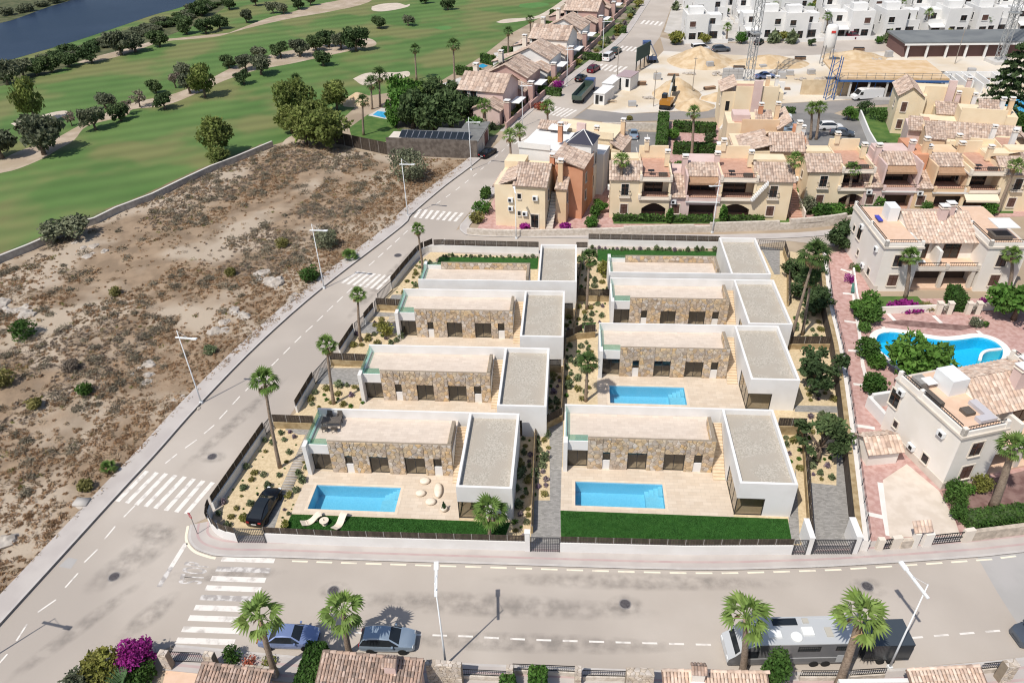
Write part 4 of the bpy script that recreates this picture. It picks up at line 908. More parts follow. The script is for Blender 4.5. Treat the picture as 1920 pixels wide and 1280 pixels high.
bed(scatter([(1084,570),(1142,570),(1115,625),(1080,628)], 20, 13), 'the bed left of the third right villa', 'plants left of the third right villa')
bed(scatter([(1084,490),(1088,486),(1148,500),(1146,555),(1084,552)], 26, 14, 'ggrsc'), 'the bed left of the rearmost right villa', 'plants left of the rearmost right villa')
bed(scatter([(1512,775),(1548,778),(1564,905),(1522,908)], 20, 15), 'the bed between the right side drives', 'plants between the right drives')
bed(scatter([(1500,690),(1560,690),(1568,752),(1502,758)], 16, 16), 'the bed right of the second right villa', 'plants right of the second right villa')
bed(scatter([(1485,590),(1535,585),(1545,645),(1490,645)], 16, 17), 'the bed around the two tall palms', 'plants under the tall palms')
bed(scatter([(1462,815),(1500,816),(1504,880),(1480,880)], 9, 18), 'the bed right of the front right villa', 'plants right of the front right villa')
bed(scatter([(1060,597),(1073,597),(1070,625),(1060,640)], 6, 19), 'the narrow bed beside the third left villa', 'plants in the third narrow bed')
shrub(724,628,1.3,m_ylw,'round olive-green bush on the grey drive left of the third left villa',h=2.0,n=900)
shrub(1135,515,1.4,m_ylw,'round olive-green bush beside the rearmost right villa',h=2.2,n=900)
for i in range(24):
    p = lerp(at(582,818), at(533,926), i/23); mb = MB(); mb.box(-.6, -.14, .03, .6, .14, .09); o = mb.build('path_slab', mat('slab_grey', (.33,.30,.27), (.42,.39,.35), sc=2, orand=.15), None, (p.x, p.y, 0), R(-6)); tag(o, 'grey stepping slab of the garden path, %s from the villa' % nth(i), 'slab', 'stepping slabs beside the black car')
for i, (px, py) in enumerate([(739,592),(737,597),(734,602),(731,607)]):
    p = at(px, py); mb = MB(); mb.box(-.55, -.22, .03, .55, .22, .09); tag(mb.build('path_slab', MATS['slab_grey'], None, (p.x, p.y, 0)), 'grey slab of the short path left of the third left villa, %s down' % nth(i), 'slab', 'slabs of the short path')
# ---- palms of the villas
palm(525,876,496,716,1.6,'tall leaning palm in the garden with the black car','palms along the villas'); palm(626,757,613,648,1.35,'slim palm in the garden of the second left villa','palms along the villas')
palm(676,640,671,553,1.25,'slim palm beside the third left villa gate','palms along the villas'); palm(793,506,783,430,1.2,'palm at the back corner near the side street junction','palms along the villas')
palm(918,1008,920,962,1.9,'short full palm at the end of the front lawn','palms along the villas',dead=9,nf=18,tr=.14); palm(1098,752,1102,680,1.5,'palm left of the upper right pool','palms along the villas',dark=True)
palm(1100,580,1105,485,1.5,'palm beside the rearmost right villa','palms along the villas',dark=True,dead=10)
palm(1481,645,1528,478,2.1,'tallest leaning palm with brown skirt right of the third right villa','palms along the villas',dark=True,dead=16,nf=30); palm(1504,628,1520,520,1.6,'second tall palm with pale trunk beside the tallest palm','palms along the villas',dark=True,dead=16)
# ---- dark garden trees on the right
for i, (px, py, r, lb) in enumerate([(1533,865,2.9,'dark loose carob tree between the right side drives'),(1528,735,3.0,'dark loose carob tree right of the second right villa'),(1505,560,2.3,'dark tree under the tall leaning palms'),(1530,585,2.2,'dark dense tree beside the retaining wall and tall palms'),(1490,520,2.0,'dark tree right of the rearmost gravel roof'),(1515,525,2.2,'dark tree behind the tall leaning palms')]):
    tree('carob' if i < 2 else 'darkolive', px, py, r, lb, 'dark trees of the villas', v=i)
# ================================================================== garden furniture
m_cream = mat('cream_resin', (.72,.62,.50), (.76,.67,.56), sc=3, rough=.6)
def lounger(px, py, rz, label):
    o = thing('sun_lounger', label, 'sun lounger', at(px, py)+Vector((0, 0, .05)), rz, 'wavy loungers on the lawn'); mb = MB(); n = 16; P = []
    for i in range(n+1):
        t = i/n; x = -1.0+2.0*t; z = .28+.20*math.sin(t*2*math.pi*1.0+2.4)+.30*max(0, t-.6)*1.6; P.append((x, z))
    for i in range(n):
        (xa, za), (xb, zb) = P[i], P[i+1]; mb.raw([(xa,-.36,za),(xb,-.36,zb),(xb,.36,zb),(xa,.36,za),(xa,-.36,za-.07),(xb,-.36,zb-.07),(xb,.36,zb-.07),(xa,.36,za-.07)], [(0,1,2,3),(7,6,5,4),(0,4,5,1),(3,2,6,7)])
    mb.build('shell', m_cream, o, smooth=False); [MB().box(x, -.3, 0, x+.15, .3, .16).build('base', m_cream, o) for x in (-.6, .35)]
lounger(585,978,R(35),'left wavy cream sun lounger on the front lawn'); lounger(638,982,R(72),'right wavy cream sun lounger on the front lawn')
o = thing('round_table', 'round cream side table between the two sun loungers', 'table', at(609,982)+Vector((0, 0, .05))); MB().lathe([(.42,.40),(.45,.43),(.45,.47),(.1,.48)], 18).build('top', m_cream, o); MB().lathe([(.3,0),(.12,.06),(.1,.4)], 12).build('foot', m_cream, o); MB().lathe([(.03,.48),(.04,.6),(.02,.66)], 8).build('bottle', m_dark, o)
for px, py, rx, ry, h, lb in ((797,904,.52,.46,.42,'round cream pouf nearest the stone front'),(789,927,.50,.42,.40,'round cream pouf left of the long pebble seat'),(808,943,.52,.44,.42,'round cream pouf nearest the lawn'),(822,922,.42,1.0,.5,'long cream pebble-shaped seat on the terrace')):
    o = thing('pebble_seat', lb, 'seat', at(px, py)+Vector((0, 0, .045)), R(8), 'pebble-shaped terrace seats'); MB().lathe([(.55,0),(.92,.1*h*2),(1.0,h*.45),(.95,h*.7),(.7,h*.93),(.3,h),(.02,h)], 18, sx=rx, sy=ry).build('body', m_cream, o, smooth=True); MB().lathe([(.5,-.02),(.5,.02)], 14, sx=rx, sy=ry).build('foot', m_dark, o)
o = thing('cactus_pot', 'column cactus in a round cream pot on the terrace', 'pot plant', at(833,957)+Vector((0, 0, .045))); MB().lathe([(.22,0),(.34,.15),(.36,.35),(.30,.48),(.27,.48),(.26,.36),(.02,.36)], 16).build('pot', m_cream, o, smooth=True)
mb = MB()
for dx, dy, h in ((0,0,1.25),(.1,.05,.95),(-.1,.06,.85),(.03,-.1,.7)): mb.lathe([(.07,.35),(.085,.6),(.08,h-.1),(.03,h)], 8, (dx, dy))
mb.build('cactus', m_spin, o)
# dining set on the front left roof terrace
m_wick = mat('wicker', (.09,.075,.065), (.14,.12,.10), sc=12, rough=.8)
o = thing('dining_table', 'dark dining table on the front left roof terrace', 'table', at(624,797,3.2), R(3)); MB().box(-1.0, -.5, .7, 1.0, .5, .76).build('top', m_wick, o)
for sx in (-.92, .92):
    for sy in (-.42, .42): MB().box(sx-.04, sy-.04, 0, sx+.04, sy+.04, .7).build('leg', m_wick, o)
def chair(p, rz, label, group):
    o = thing('garden_chair', label, 'chair', p, rz, group); MB().box(-.27, -.26, .40, .27, .26, .46).build('seat', m_wick, o); b = MB(); b.raw([(-.27,.22,.46),(.27,.22,.46),(.27,.27,.46),(-.27,.27,.46),(-.25,.34,.95),(.25,.34,.95),(.25,.38,.95),(-.25,.38,.95)], [(0,1,5,4),(3,7,6,2),(0,4,7,3),(1,2,6,5),(4,5,6,7)]); b.build('backrest', m_wick, o)
    for sx in (-.24, .24):
        for sy in (-.22, .22): MB().box(sx-.025, sy-.025, 0, sx+.025, sy+.025, .4).build('leg', m_wick, o)
        MB().box(sx-.03, -.24, .6, sx+.03, .24, .64).build('armrest', m_wick, o)
c0 = at(624,797,3.2)
for i, (dx, dy, rz, lb) in enumerate(((-.55,.95,0,'far left'),(.55,.95,0,'far right'),(-.5,-.95,math.pi,'near left'),(.5,-.95,math.pi,'near right'))): chair(c0+Vector((dx, dy, 0)), rz+R(3), lb+' chair of the dining set on the roof terrace', 'roof terrace dining chairs')
# lamp on the wall, stop sign
def street_lamp(px, py, h, arm, az, label, base2=None, tilt=0):
    p = at(px, py); o = thing('street_lamp', label, 'street lamp', p, az, 'white street lamps'); m = mat('lamp_white', (.74,.76,.77), rough=.45)
    MB().tube([(0,0,0),(0,0,h*.3),(0,0,h+.9)], [.10, .075, .04], 10).build('post', m, o, smooth=True)
    b = MB(); b.bar((-.45, 0, h-.08), (arm*.72, 0, h+.1), .2, .1); b.build('arm', m, o); b = MB(); b.bar((arm*.72, 0, h+.1), (arm, 0, h+.17), .34, .11); b.build('lamp_head', m, o)
    b = MB(); b.bar((arm*.74, 0, h+.035), (arm*.98, 0, h+.10), .26, .03); b.build('lens', mat('lamp_lens', (.6,.62,.62), rough=.3), o); b = MB(); b.tube([(0,0,h+.85),(arm*.55,0,h+.08)], .015, 5); b.build('stay', m, o)
    MB().box(-.16, -.16, 0, .16, .16, .3).build('base', m, o); return o
street_lamp(378,756,9.3,2.3,R(-12),'white street lamp on the vacant lot side nearest the viewer'); street_lamp(608,541,9.3,2.3,R(-12),'white street lamp at the upper crossing beside the vacant lot'); street_lamp(765,406,9.3,2.3,R(-15),'white street lamp beside the junction crossing'); street_lamp(884,319,9.3,2.3,R(-15),'white street lamp beside the reed-walled garage'); street_lamp(980,238,8.8,2.3,R(-15),'white street lamp in front of the first pink house')
street_lamp(1063,162,8.8,2.3,R(-15),'white street lamp beside the second pink house'); street_lamp(836,1246,9.3,2.4,R(98),'white street lamp standing in front of the near stone wall'); street_lamp(1667,1252,9.3,2.6,R(108),'white street lamp behind the trailer on the right'); street_lamp(1130,103,8.8,2.2,R(-15),'white street lamp far up the side street')
street_lamp(1335,437,8,1.6,R(200),'white street lamp in front of the pink middle terrace house'); street_lamp(968,448,8,1.6,R(100),'white street lamp in front of the yellow corner house'); street_lamp(-60,1262,9.3,2.3,R(-12),'white street lamp just beyond the left edge, throwing its shadow on the road')
o = thing('stop_sign', 'red octagonal stop sign on a thin post at the corner', 'road sign', at(371,1002)+Vector((0, 0, .12)), R(-35)); MB().tube([(0,0,0),(0,0,2.9)], .035, 8).build('post', mat('post_grey', (.2,.2,.2), rough=.5), o)
b = MB(); b.raw([(.36*math.cos(R(22.5+45*i)), yy, 2.55+.36*math.sin(R(22.5+45*i))) for yy in (-.06, -.03) for i in range(8)], [tuple(range(8)), tuple(range(15, 7, -1))]+[(i, 8+i, 8+(i+1) % 8, (i+1) % 8) for i in range(8)]); b.build('plate', mat('sign_red', (.35,.03,.04), rough=.4), o)
fc = bpy.data.curves.new('w', 'FONT'); fc.body = 'STOP'; fc.size = .24; fc.align_x = 'CENTER'; fc.align_y = 'CENTER'; to = bpy.data.objects.new('w', fc); COL.objects.link(to); bpy.context.view_layer.update(); me = bpy.data.meshes.new_from_object(to.evaluated_get(bpy.context.evaluated_depsgraph_get())); COL.objects.unlink(to)
for v in me.vertices: v.co = (v.co.x, -.066, 2.55+v.co.y)
me.materials.clear(); me.materials.append(mat('sign_white', (.8,.8,.8))); link('lettering', me, o)
# ================================================================== vehicles
m_tyre = mat('tyre', (.02,.02,.02), rough=.8); m_rim = mat('rim', (.42,.43,.45), rough=.35, metal=.8); m_cglass = mat('car_glass', (.018,.022,.026), rough=.06, spec=.6)
m_light = mat('headlight', (.75,.77,.78), rough=.1, spec=.6); m_tail = mat('tail_light', (.30,.02,.02), rough=.2); m_trim = mat('black_trim', (.025,.025,.027), rough=.6)
def paint(name, c, metal=.35): return mat('paint_'+name, c, rough=.22, spec=.5, metal=metal)
def wheel_mesh(r, w):
    t = MB(); t.lathe([(r*.55, -w/2), (r*.93, -w/2), (r, -w*.3), (r, w*.3), (r*.93, w/2), (r*.55, w/2)], 18); rim = MB(); rim.lathe([(r*.56, -w*.42), (r*.56, w*.42), (r*.45, w*.36), (r*.18, w*.34), (r*.14, w*.46), (.01, w*.46)], 14)
    return t.mesh('wheel', m_tyre), rim.mesh('rim', m_rim)
WH = {}
def add_wheels(o, xs, half, r, w=.21):
    if (r, w) not in WH: WH[(r, w)] = wheel_mesh(r, w)
    t, rm = WH[(r, w)]
    for x in xs:
        for s in (-1, 1):
            k = link('wheel', t, o, (x, s*half, r)); k.rotation_euler = (-s*math.pi/2, 0, 0); link('rim', rm, k)
# stations: x, belt z, belt half width, roof z (None = no cabin), roof half width
CARK = {
 'sedan': (4.6, [(0,.62,.66,None,0),(.12,.80,.80,None,0),(.55,.90,.87,None,0),(.95,.94,.88,.96,.78),(1.55,.95,.89,1.38,.60),(2.1,.95,.90,1.43,.60),(2.75,.94,.90,1.36,.60),(3.35,.92,.89,.96,.76),(3.9,.84,.86,None,0),(4.4,.72,.78,None,0),(4.58,.55,.62,None,0)]),
 'hatch': (4.1, [(0,.62,.70,None,0),(.06,.88,.80,.92,.74),(.35,.93,.85,1.36,.60),(.9,.95,.87,1.47,.60),(1.7,.95,.88,1.50,.61),(2.3,.94,.88,1.42,.60),(3.0,.92,.87,.97,.76),(3.5,.86,.84,None,0),(3.95,.74,.76,None,0),(4.1,.55,.6,None,0)]),
 'coupe': (4.8, [(0,.66,.72,None,0),(.08,.88,.82,None,0),(.35,.96,.88,1.0,.78),(.8,.98,.92,1.16,.70),(1.4,.98,.95,1.34,.64),(2.1,.97,.95,1.42,.62),(2.7,.95,.94,1.36,.61),(3.35,.92,.92,.98,.76),(3.9,.86,.90,None,0),(4.45,.74,.82,None,0),(4.75,.58,.68,None,0),(4.8,.5,.6,None,0)]),
 'suv': (4.6, [(0,.7,.76,None,0),(.06,1.0,.86,1.04,.8),(.4,1.05,.9,1.58,.64),(1.2,1.06,.92,1.68,.66),(2.2,1.06,.92,1.68,.66),(2.75,1.05,.92,1.58,.64),(3.45,1.04,.91,1.09,.8),(4.0,.99,.88,None,0),(4.45,.86,.8,None,0),(4.6,.62,.66,None,0)]),
 'van': (4.9, [(0,.8,.86,None,0),(.04,1.1,.9,1.12,.88),(.1,1.15,.93,1.9,.8),(1.5,1.16,.95,1.95,.82),(3.2,1.15,.95,1.92,.8),(4.1,1.08,.92,1.12,.84),(4.6,.98,.88,None,0),(4.85,.75,.78,None,0),(4.9,.6,.7,None,0)])}
def make_car(kind, label, col, loc, rz, group=None, sc=1.0, name=None, glassroof=False):
    Lc, S = CARK[kind]; o = thing(name or {'sedan': 'sedan_car', 'hatch': 'hatchback_car', 'suv': 'estate_car', 'coupe': 'coupe_car', 'van': 'van'}[kind], label, 'van' if kind == 'van' else 'car', loc, rz, group); o.scale = (sc,)*3
    X0 = Lc/2; body = MB(); gl = {'windscreen': MB(), 'rear_window': MB(), 'side_window': MB(), 'side_windowr': MB()}
    def ring(st):
        x, bz, bw, rz_, rw = st; cab = rz_ is not None; top = rz_ if cab else bz+.05; tw = rw if cab else bw*.72
        return [(x-X0, -bw*.9, .22), (x-X0, -bw*1.02, .42), (x-X0, -bw, bz-.12), (x-X0, -bw*.96, bz), (x-X0, -tw, top-(.07 if cab else 0)), (x-X0, -tw*.86, top), (x-X0, tw*.86, top), (x-X0, tw, top-(.07 if cab else 0)), (x-X0, bw*.96, bz), (x-X0, bw, bz-.12), (x-X0, bw*1.02, .42), (x-X0, bw*.9, .22)]
    Rg = [ring(s) for s in S]; n = len(Rg[0])
    for i in range(len(S)-1):
        A, B = Rg[i], Rg[i+1]; ca, cb = S[i][3] is not None, S[i+1][3] is not None
        slope = (S[i+1][3] or S[i+1][1])-(S[i][3] or S[i][1])
        for k in range(n):
            k2 = (k+1) % n; q = [A[k], B[k], B[k2], A[k2]]; tgt = body
            if ca and cb:
                if k in (3, 7) : tgt = gl['side_window' if k == 3 else 'side_windowr']
                elif k == 5 and abs(slope) > .2: tgt = gl['windscreen' if slope < 0 else 'rear_window']
                elif k == 5 and glassroof: tgt = gl['rear_window']
            tgt.face(q)
    body.face(Rg[0][::-1]); body.face(Rg[-1]); me_ = body.mesh('body', col, True); bm_ = bmesh.new(); bm_.from_mesh(me_); bmesh.ops.remove_doubles(bm_, verts=bm_.verts, dist=.002); bmesh.ops.recalc_face_normals(bm_, faces=bm_.faces); bm_.to_mesh(me_); bm_.free(); me_.set_sharp_from_angle(angle=R(38)); link('body', me_, o)
    for k, b in gl.items():
        if b.f: b.build(k.replace('windowr', 'window'), m_cglass, o)
    wr = .32 if kind != 'van' else .34; add_wheels(o, (-X0+.85, X0-.88), S[3][2]-.06, wr)
    for s in (-1, 1):
        b = MB(); b.box(X0-.28, s*.44, .58, X0-.08, s*.72, .72); b.build('headlight', m_light, o); b = MB(); b.box(-X0-.01, s*.45, .66, -X0+.14, s*.74, .84); b.build('tail_light', m_tail, o)
        b = MB(); b.box(X0-(1.62 if kind != 'van' else 1.3), s*(S[4][2]+.0), .93, X0-(1.48 if kind != 'van' else 1.16), s*(S[4][2]+.17), 1.06); b.build('mirror', col, o)
    b = MB(); b.box(-X0-.02, -.26, .5, -X0+.02, .26, .61); b.build('number_plate', mat('plate', (.7,.7,.68)), o); b = MB(); b.box(X0-.1, -.45, .36, X0+.0, .45, .5); b.build('grille', m_trim, o); return o
def car(kind, rear, front, label, col, group=None, sc=1.0, **kw):
    a, b = at(*rear), at(*front); c = (a+b)/2; return make_car(kind, label, col, (c.x, c.y, .03), math.atan2(b.y-a.y, b.x-a.x), group, sc, **kw)
P_black, P_blue, P_steel, P_white, P_silver, P_red, P_grey, P_green = paint('black', (.008,.008,.01)), paint('blue', (.24,.31,.52), .4), paint('steel', (.33,.41,.50), .4), paint('white', (.75,.75,.75), 0), paint('silver', (.42,.45,.48), .6), paint('maroon', (.14,.015,.03)), paint('grey', (.12,.14,.17), .5), paint('green', (.03,.06,.05), .3)
car('coupe', (481,986), (516,926), 'glossy black car parked in the corner villa garden', P_black, glassroof=True)
car('sedan', (487,1200), (603,1202), 'blue saloon car parked behind the foreground hedge', P_blue, sc=1.05)
car('hatch', (676,1206), (783,1208), 'steel-blue hatchback parked on the near side of the front street', P_steel, sc=1.08)
car('van', (2010,1190), (1900,1202), 'grey people carrier cut off by the right picture edge', P_grey)
car('sedan', (903,299), (927,284), 'black car parked beside the reed-walled garage', P_black, 'cars along the side street', 1.05)
for rr_, ff_, kd, lb, c in (((1080,157),(1099,145),'hatch','black hatchback on the side street nearest the green tipper truck',P_black),((1103,140),(1123,128),'suv','maroon car on the side street',P_red),((1133,118),(1150,106),'van','white van parked on the side street',P_white),((1145,107),(1164,94),'suv','dark green car parked ahead of the white van',P_green)): car(kd, rr_, ff_, lb, c, 'cars along the side street', 1.1)
for rr_, ff_, kd, lb, c in (((1189,266),(1186,246),'sedan','lone grey saloon in the middle car park',P_steel),((1535,243),(1578,243),'suv','white estate car in the right car park beside the paired palms',P_white),((1558,252),(1598,256),'sedan','dark car parked below the white estate',P_grey),((1440,222),(1485,224),'suv','white off-roader nearest the stepped yellow houses',P_white),((1455,234),(1498,240),'sedan','silver saloon beside the white off-roader',P_silver),((1465,248),(1508,256),'sedan','teal-grey saloon partly hidden by an orange gable',P_steel),((1430,203),(1457,200),'suv','white off-roader on the building site lane',P_white)): car(kd, rr_, ff_, lb, c, 'cars in the car parks', 1.05)
for rr_, ff_, kd, lb, c in (((1300,97),(1325,95),'van','white pick-up at the edge of the building site',P_white),((1336,98),(1367,96),'suv','grey estate car on the lane before the white houses',P_grey),((1415,88),(1430,78),'hatch','black car on the white houses forecourt',P_black),((1588,68),(1608,76),'suv','maroon car on the white houses forecourt',P_red),((1768,72),(1792,72),'sedan','grey car before the right white houses',P_grey),((1418,148),(1450,146),'sedan','dark blue car beside the crane foot',P_blue)): car(kd, rr_, ff_, lb, c, 'cars near the building site', 1.1)
# ---- motorhome (front to the left)
def motorhome():
    a, b = at(1588,1222), at(1354,1227); c = (a+b)/2; rz = math.atan2(b.y-a.y, b.x-a.x); o = thing('motorhome', 'silver and grey motorhome with white roof domes parked on the front street', 'motorhome', (c.x, c.y, .03), rz)
    L = (b-a).length; h = L/2; W = 1.17; g = paint('coach_grey', (.19,.19,.195), .2); s = paint('coach_silver', (.52,.53,.535), .1)
    prof = [(-h,.42),(-h,2.75),(-h+.12,2.98),(h-2.6,3.0),(h-1.9,2.92),(h-1.1,2.35),(h-.55,1.55),(h-.1,1.15),(h,.75),(h-.05,.42)]
    b_ = MB(); n = len(prof); V = [(x, -W*(.98 if x > h-1.2 else 1), z) for x, z in prof]+[(x, W*(.98 if x > h-1.2 else 1), z) for x, z in prof]
    b_.raw(V, [tuple(range(n)), tuple(range(2*n-1, n-1, -1))]); b_.raw(V, [(i, n+i, n+i+1, i+1) for i in range(n-1)]+[(n-1, 2*n-1, n, 0)], 1)
    bm_ = b_.mesh('body', [g, s]); x = bmesh.new(); x.from_mesh(bm_); bmesh.ops.recalc_face_normals(x, faces=x.faces); x.to_mesh(bm_); x.free(); link('body', bm_, o)
    b_ = MB(); b_.box(-h+.05, -W-.02, 2.93, h-2.3, -W+.12, 3.02).box(-h+.05, W-.12, 2.93, h-2.3, W+.02, 3.02); b_.build('roof_rail', s, o)
    for sg in (-1, 1):
        y = sg*(W+.012)
        for nm, x0, x1, z0, z1 in (('window', -h+1.0, -h+1.75, 2.15, 2.6), ('window', -h+3.0, -h+4.6, 2.1, 2.62), ('cab_window', h-2.2, h-1.25, 1.4, 2.15)):
            f = MB(); f.box(x0-.05, y-.01, z0-.05, x1+.05, y+.01, z1+.05); fo = f.build(nm, m_trim, o); p = MB(); p.box(x0, y-.018, z0, x1, y+.018, z1); p.build('pane', m_cglass, fo)
        f = MB(); f.box(-h+.5, y-.008, .6, -h+1.5, y+.008, 1.5); f.build('hatch', s, o); f = MB(); f.box(-h+.2, y-.006, 1.18, h-1.6, y+.006, 1.28); f.build('stripe', s, o)
        f = MB(); f.bar((h-1.0, sg*(W+.05), 1.5), (h-.95, sg*(W+.32), 1.6), .1, .35); f.build('mirror', m_trim, o)
        f = MB(); f.box(h-.32, sg*.65, .85, h-.02, sg*1.05, 1.05); f.build('headlight', m_light, o)
    f = MB(); f.raw([(h-1.16, -.98, 2.33), (h-1.16, .98, 2.33), (h-.58, 1.0, 1.56), (h-.58, -1.0, 1.56)], [(0,1,2,3)]); [f.v.__setitem__(i, (v[0]+.03, v[1], v[2]+.03)) for i, v in enumerate(f.v)]; f.build('windscreen', m_cglass, o)
    f = MB(); f.raw([(h-1.86, -.98, 2.93), (h-1.86, .98, 2.93), (h-1.2, 1.0, 2.43), (h-1.2, -1.0, 2.43)], [(0,1,2,3)]); f.build('blind', mat('cream_blind', (.62,.66,.58)), o)
    wd_ = mat('dome_white', (.8,.8,.78), rough=.4)
    f = MB(); f.lathe([(.42,3.0),(.44,3.08),(.38,3.14),(.02,3.18)], 18, (-.2, .55)); f.build('satellite_dome', wd_, o); f = MB(); f.box(-1.6, -.25, 3.0, -.75, .45, 3.09); f.build('roof_light', wd_, o); f = MB(); f.box(.9, .0, 3.0, 1.9, .6, 3.1); f.build('roof_light', wd_, o)
    f = MB(); f.box(-3.0, -.2, 3.0, -2.5, .6, 3.06); f.build('roof_vent', mat('vent_beige', (.45,.42,.36)), o); f = MB(); f.box(-.6, -1.05, 3.0, 1.3, -.45, 3.04); f.build('solar_panel', m_cglass, o); f = MB(); f.box(-1.5, -1.0, 3.0, -1.05, -.6, 3.08); f.build('roof_vent', MATS['vent_beige'], o)
    add_wheels(o, (h-1.35, -h+2.2, -h+3.1), W-.1, .36, .26)
motorhome()
def trailer():
    a, b = at(1688,1219), at(1603,1221); c = (a+b)/2; rz = math.atan2(b.y-a.y, b.x-a.x); o = thing('box_trailer', 'dark grey box trailer parked behind the motorhome', 'trailer', (c.x, c.y, .03), rz); L = (b-a).length; h = L/2; g = paint('trailer_grey', (.055,.06,.065), .2)
    f = MB(); f.box(-h, -1.1, .55, h, 1.1, 2.4); f.build('body', g, o); f = MB(); f.box(-h-.01, -1.13, 2.4, h+.01, 1.13, 2.46); f.build('roof', paint('trailer_roof', (.07,.085,.10), .2), o); f = MB(); f.bar((h, 0, .5), (h+1.2, 0, .5), .12); f.build('drawbar', m_trim, o); add_wheels(o, (-.45, .35), 1.05, .32)
    f = MB(); f.box(-h-.03, -1.0, .7, -h-.005, 1.0, 2.3); f.build('rear_door', paint('trailer_door', (.3,.3,.31), .1), o)
trailer()
def tipper(rear, front, label, bed_c, cab_c, load=None):
    a, b = at(*rear), at(*front); c = (a+b)/2; o = thing('tipper_truck', label, 'truck', (c.x, c.y, .03), math.atan2(b.y-a.y, b.x-a.x), 'tipper trucks by the building site'); h = (b-a).length/2
    f = MB(); f.box(-h, -.5, .7, h, .5, .95); f.build('chassis', m_trim, o); f = MB(); f.prism([(h-2.0,-1.15),(h-.1,-1.15),(h,-.9),(h,.9),(h-.1,1.15),(h-2.0,1.15)], .75, 2.7); f.build('cab', cab_c, o); f = MB(); f.box(h-.03, -1.0, 1.65, h+.02, 1.0, 2.4).build('windscreen', m_cglass, o)
    f = MB(); x1 = h-2.25; f.box(-h, -1.2, .97, x1, 1.2, 1.1); f.box(-h, -1.22, 1.1, x1, -1.12, 2.2).box(-h, 1.12, 1.1, x1, 1.22, 2.2).box(x1-.1, -1.12, 1.1, x1, 1.12, 2.5).box(-h, -1.12, 1.1, -h+.1, 1.12, 2.0); f.build('bed', bed_c, o)
    if load: f = MB(); f.raw([(-h+.1,-1.1,1.8),(x1-.1,-1.1,1.8),(x1-.1,1.1,1.8),(-h+.1,1.1,1.8),(-h+1.2,0,2.4),(x1-1.2,0,2.4)], [(0,1,5,4),(1,2,5),(2,3,4,5),(3,0,4)]); f.build('load', load, o)
    add_wheels(o, (h-1.1, -h+1.0, -h+2.2), 1.05, .5, .3)
tipper((1081,196), (1108,166), 'green-bedded tipper truck with blue cab on the side street', paint('bed_green', (.06,.09,.07), .1), paint('cab_blue', (.06,.10,.25), .2)); tipper((1222,120), (1211,94), 'blue tipper truck loaded with sand at the site entrance', paint('bed_blue', (.04,.07,.16), .1), paint('cab_blue', (.06,.10,.25), .2), m_site)
def cargo_van(): 
    a, b = at(1650,184), at(1597,188); c = (a+b)/2; o = thing('cargo_van', 'white cargo van parked above the right car park', 'van', (c.x, c.y, .03), math.atan2(b.y-a.y, b.x-a.x)); h = (b-a).length/2; f = MB(); prof = [(-h,.4),(-h,2.4),(h-2.2,2.5),(h-1.4,2.3),(h-.7,1.3),(h,1.0),(h,.4)]; n = len(prof); V = [(x,-1,z) for x, z in prof]+[(x,1,z) for x, z in prof]; f.raw(V, [tuple(range(n)), tuple(range(2*n-1, n-1, -1))]+[(i, n+i, n+(i+1) % n, (i+1) % n) for i in range(n)]); f.build('body', P_white, o); f = MB(); f.raw([(h-1.36,-.9,2.27),(h-1.36,.9,2.27),(h-.7,.9,1.36),(h-.7,-.9,1.36)], [(0,1,2,3)]); f.build('windscreen', m_cglass, o)
    for s in (-1, 1): f = MB(); f.box(h-1.9, s*1.0, 1.3, h-1.15, s*1.02, 1.95); f.build('side_window', m_cglass, o)
    add_wheels(o, (h-1.0, -h+1.2), .9, .36)
cargo_van()
def excavator():
    o = thing('excavator', 'yellow wheeled excavator with raised arm on the building site', 'excavator', at(1249,203), R(70)); y = paint('digger_yellow', (.45,.20,.03), .1); d = paint('digger_dark', (.03,.035,.03), .1); f = MB(); f.box(-2, -1.0, .6, 2, 1.0, 1.1); f.build('undercarriage', m_trim, o); f = MB(); f.box(-1.9, -1.25, 1.2, 1.2, 1.25, 2.2); f.build('upper_body', y, o); f = MB(); f.box(-.2, .2, 2.2, 1.3, 1.2, 3.1); f.build('cab', m_cglass, o)
    f = MB(); f.bar((1.2, -.1, 1.8), (3.2, -.1, 4.8), .45, .5); f.build('boom', d, o); f = MB(); f.bar((3.2, -.1, 4.8), (5.0, -.1, 6.2), .4, .45); f.build('boom_tip', d, o); f = MB(); f.bar((5.0, -.1, 6.2), (5.6, -.1, 3.4), .35, .4); f.build('arm', d, o); f = MB(); f.box(5.0, -.7, 2.4, 6.0, .6, 3.4); f.build('bucket', d, o); add_wheels(o, (-1.3, 1.3), 1.0, .6, .45)
excavator()
# ================================================================== houses
def tile_ramp(name, cols): return stone_mat(name, cols)
m_tile = tile_ramp('clay_tile', [(.50,.375,.295),(.58,.455,.37),(.42,.30,.23),(.60,.49,.41),(.32,.235,.19),(.54,.415,.335)])
m_tilep = tile_ramp('pale_clay_tile', [(.62,.47,.37),(.68,.54,.44),(.56,.40,.30),(.70,.58,.48),(.46,.33,.26),(.66,.50,.40)])
m_tiled = tile_ramp('old_clay_tile', [(.40,.28,.215),(.50,.36,.285),(.26,.195,.16),(.54,.41,.34),(.20,.155,.13),(.46,.32,.25),(.33,.245,.20)])
W_yel = mat('wall_yellow', (.74,.60,.41), (.78,.65,.46), sc=.4, rough=.9); W_och = mat('wall_ochre', (.68,.48,.30), (.72,.53,.35), sc=.4, rough=.9); W_pink = mat('wall_pink', (.62,.46,.42), (.66,.51,.47), sc=.4, rough=.9); W_ora = mat('wall_orange', (.55,.26,.15), (.60,.30,.18), sc=.4, rough=.9)
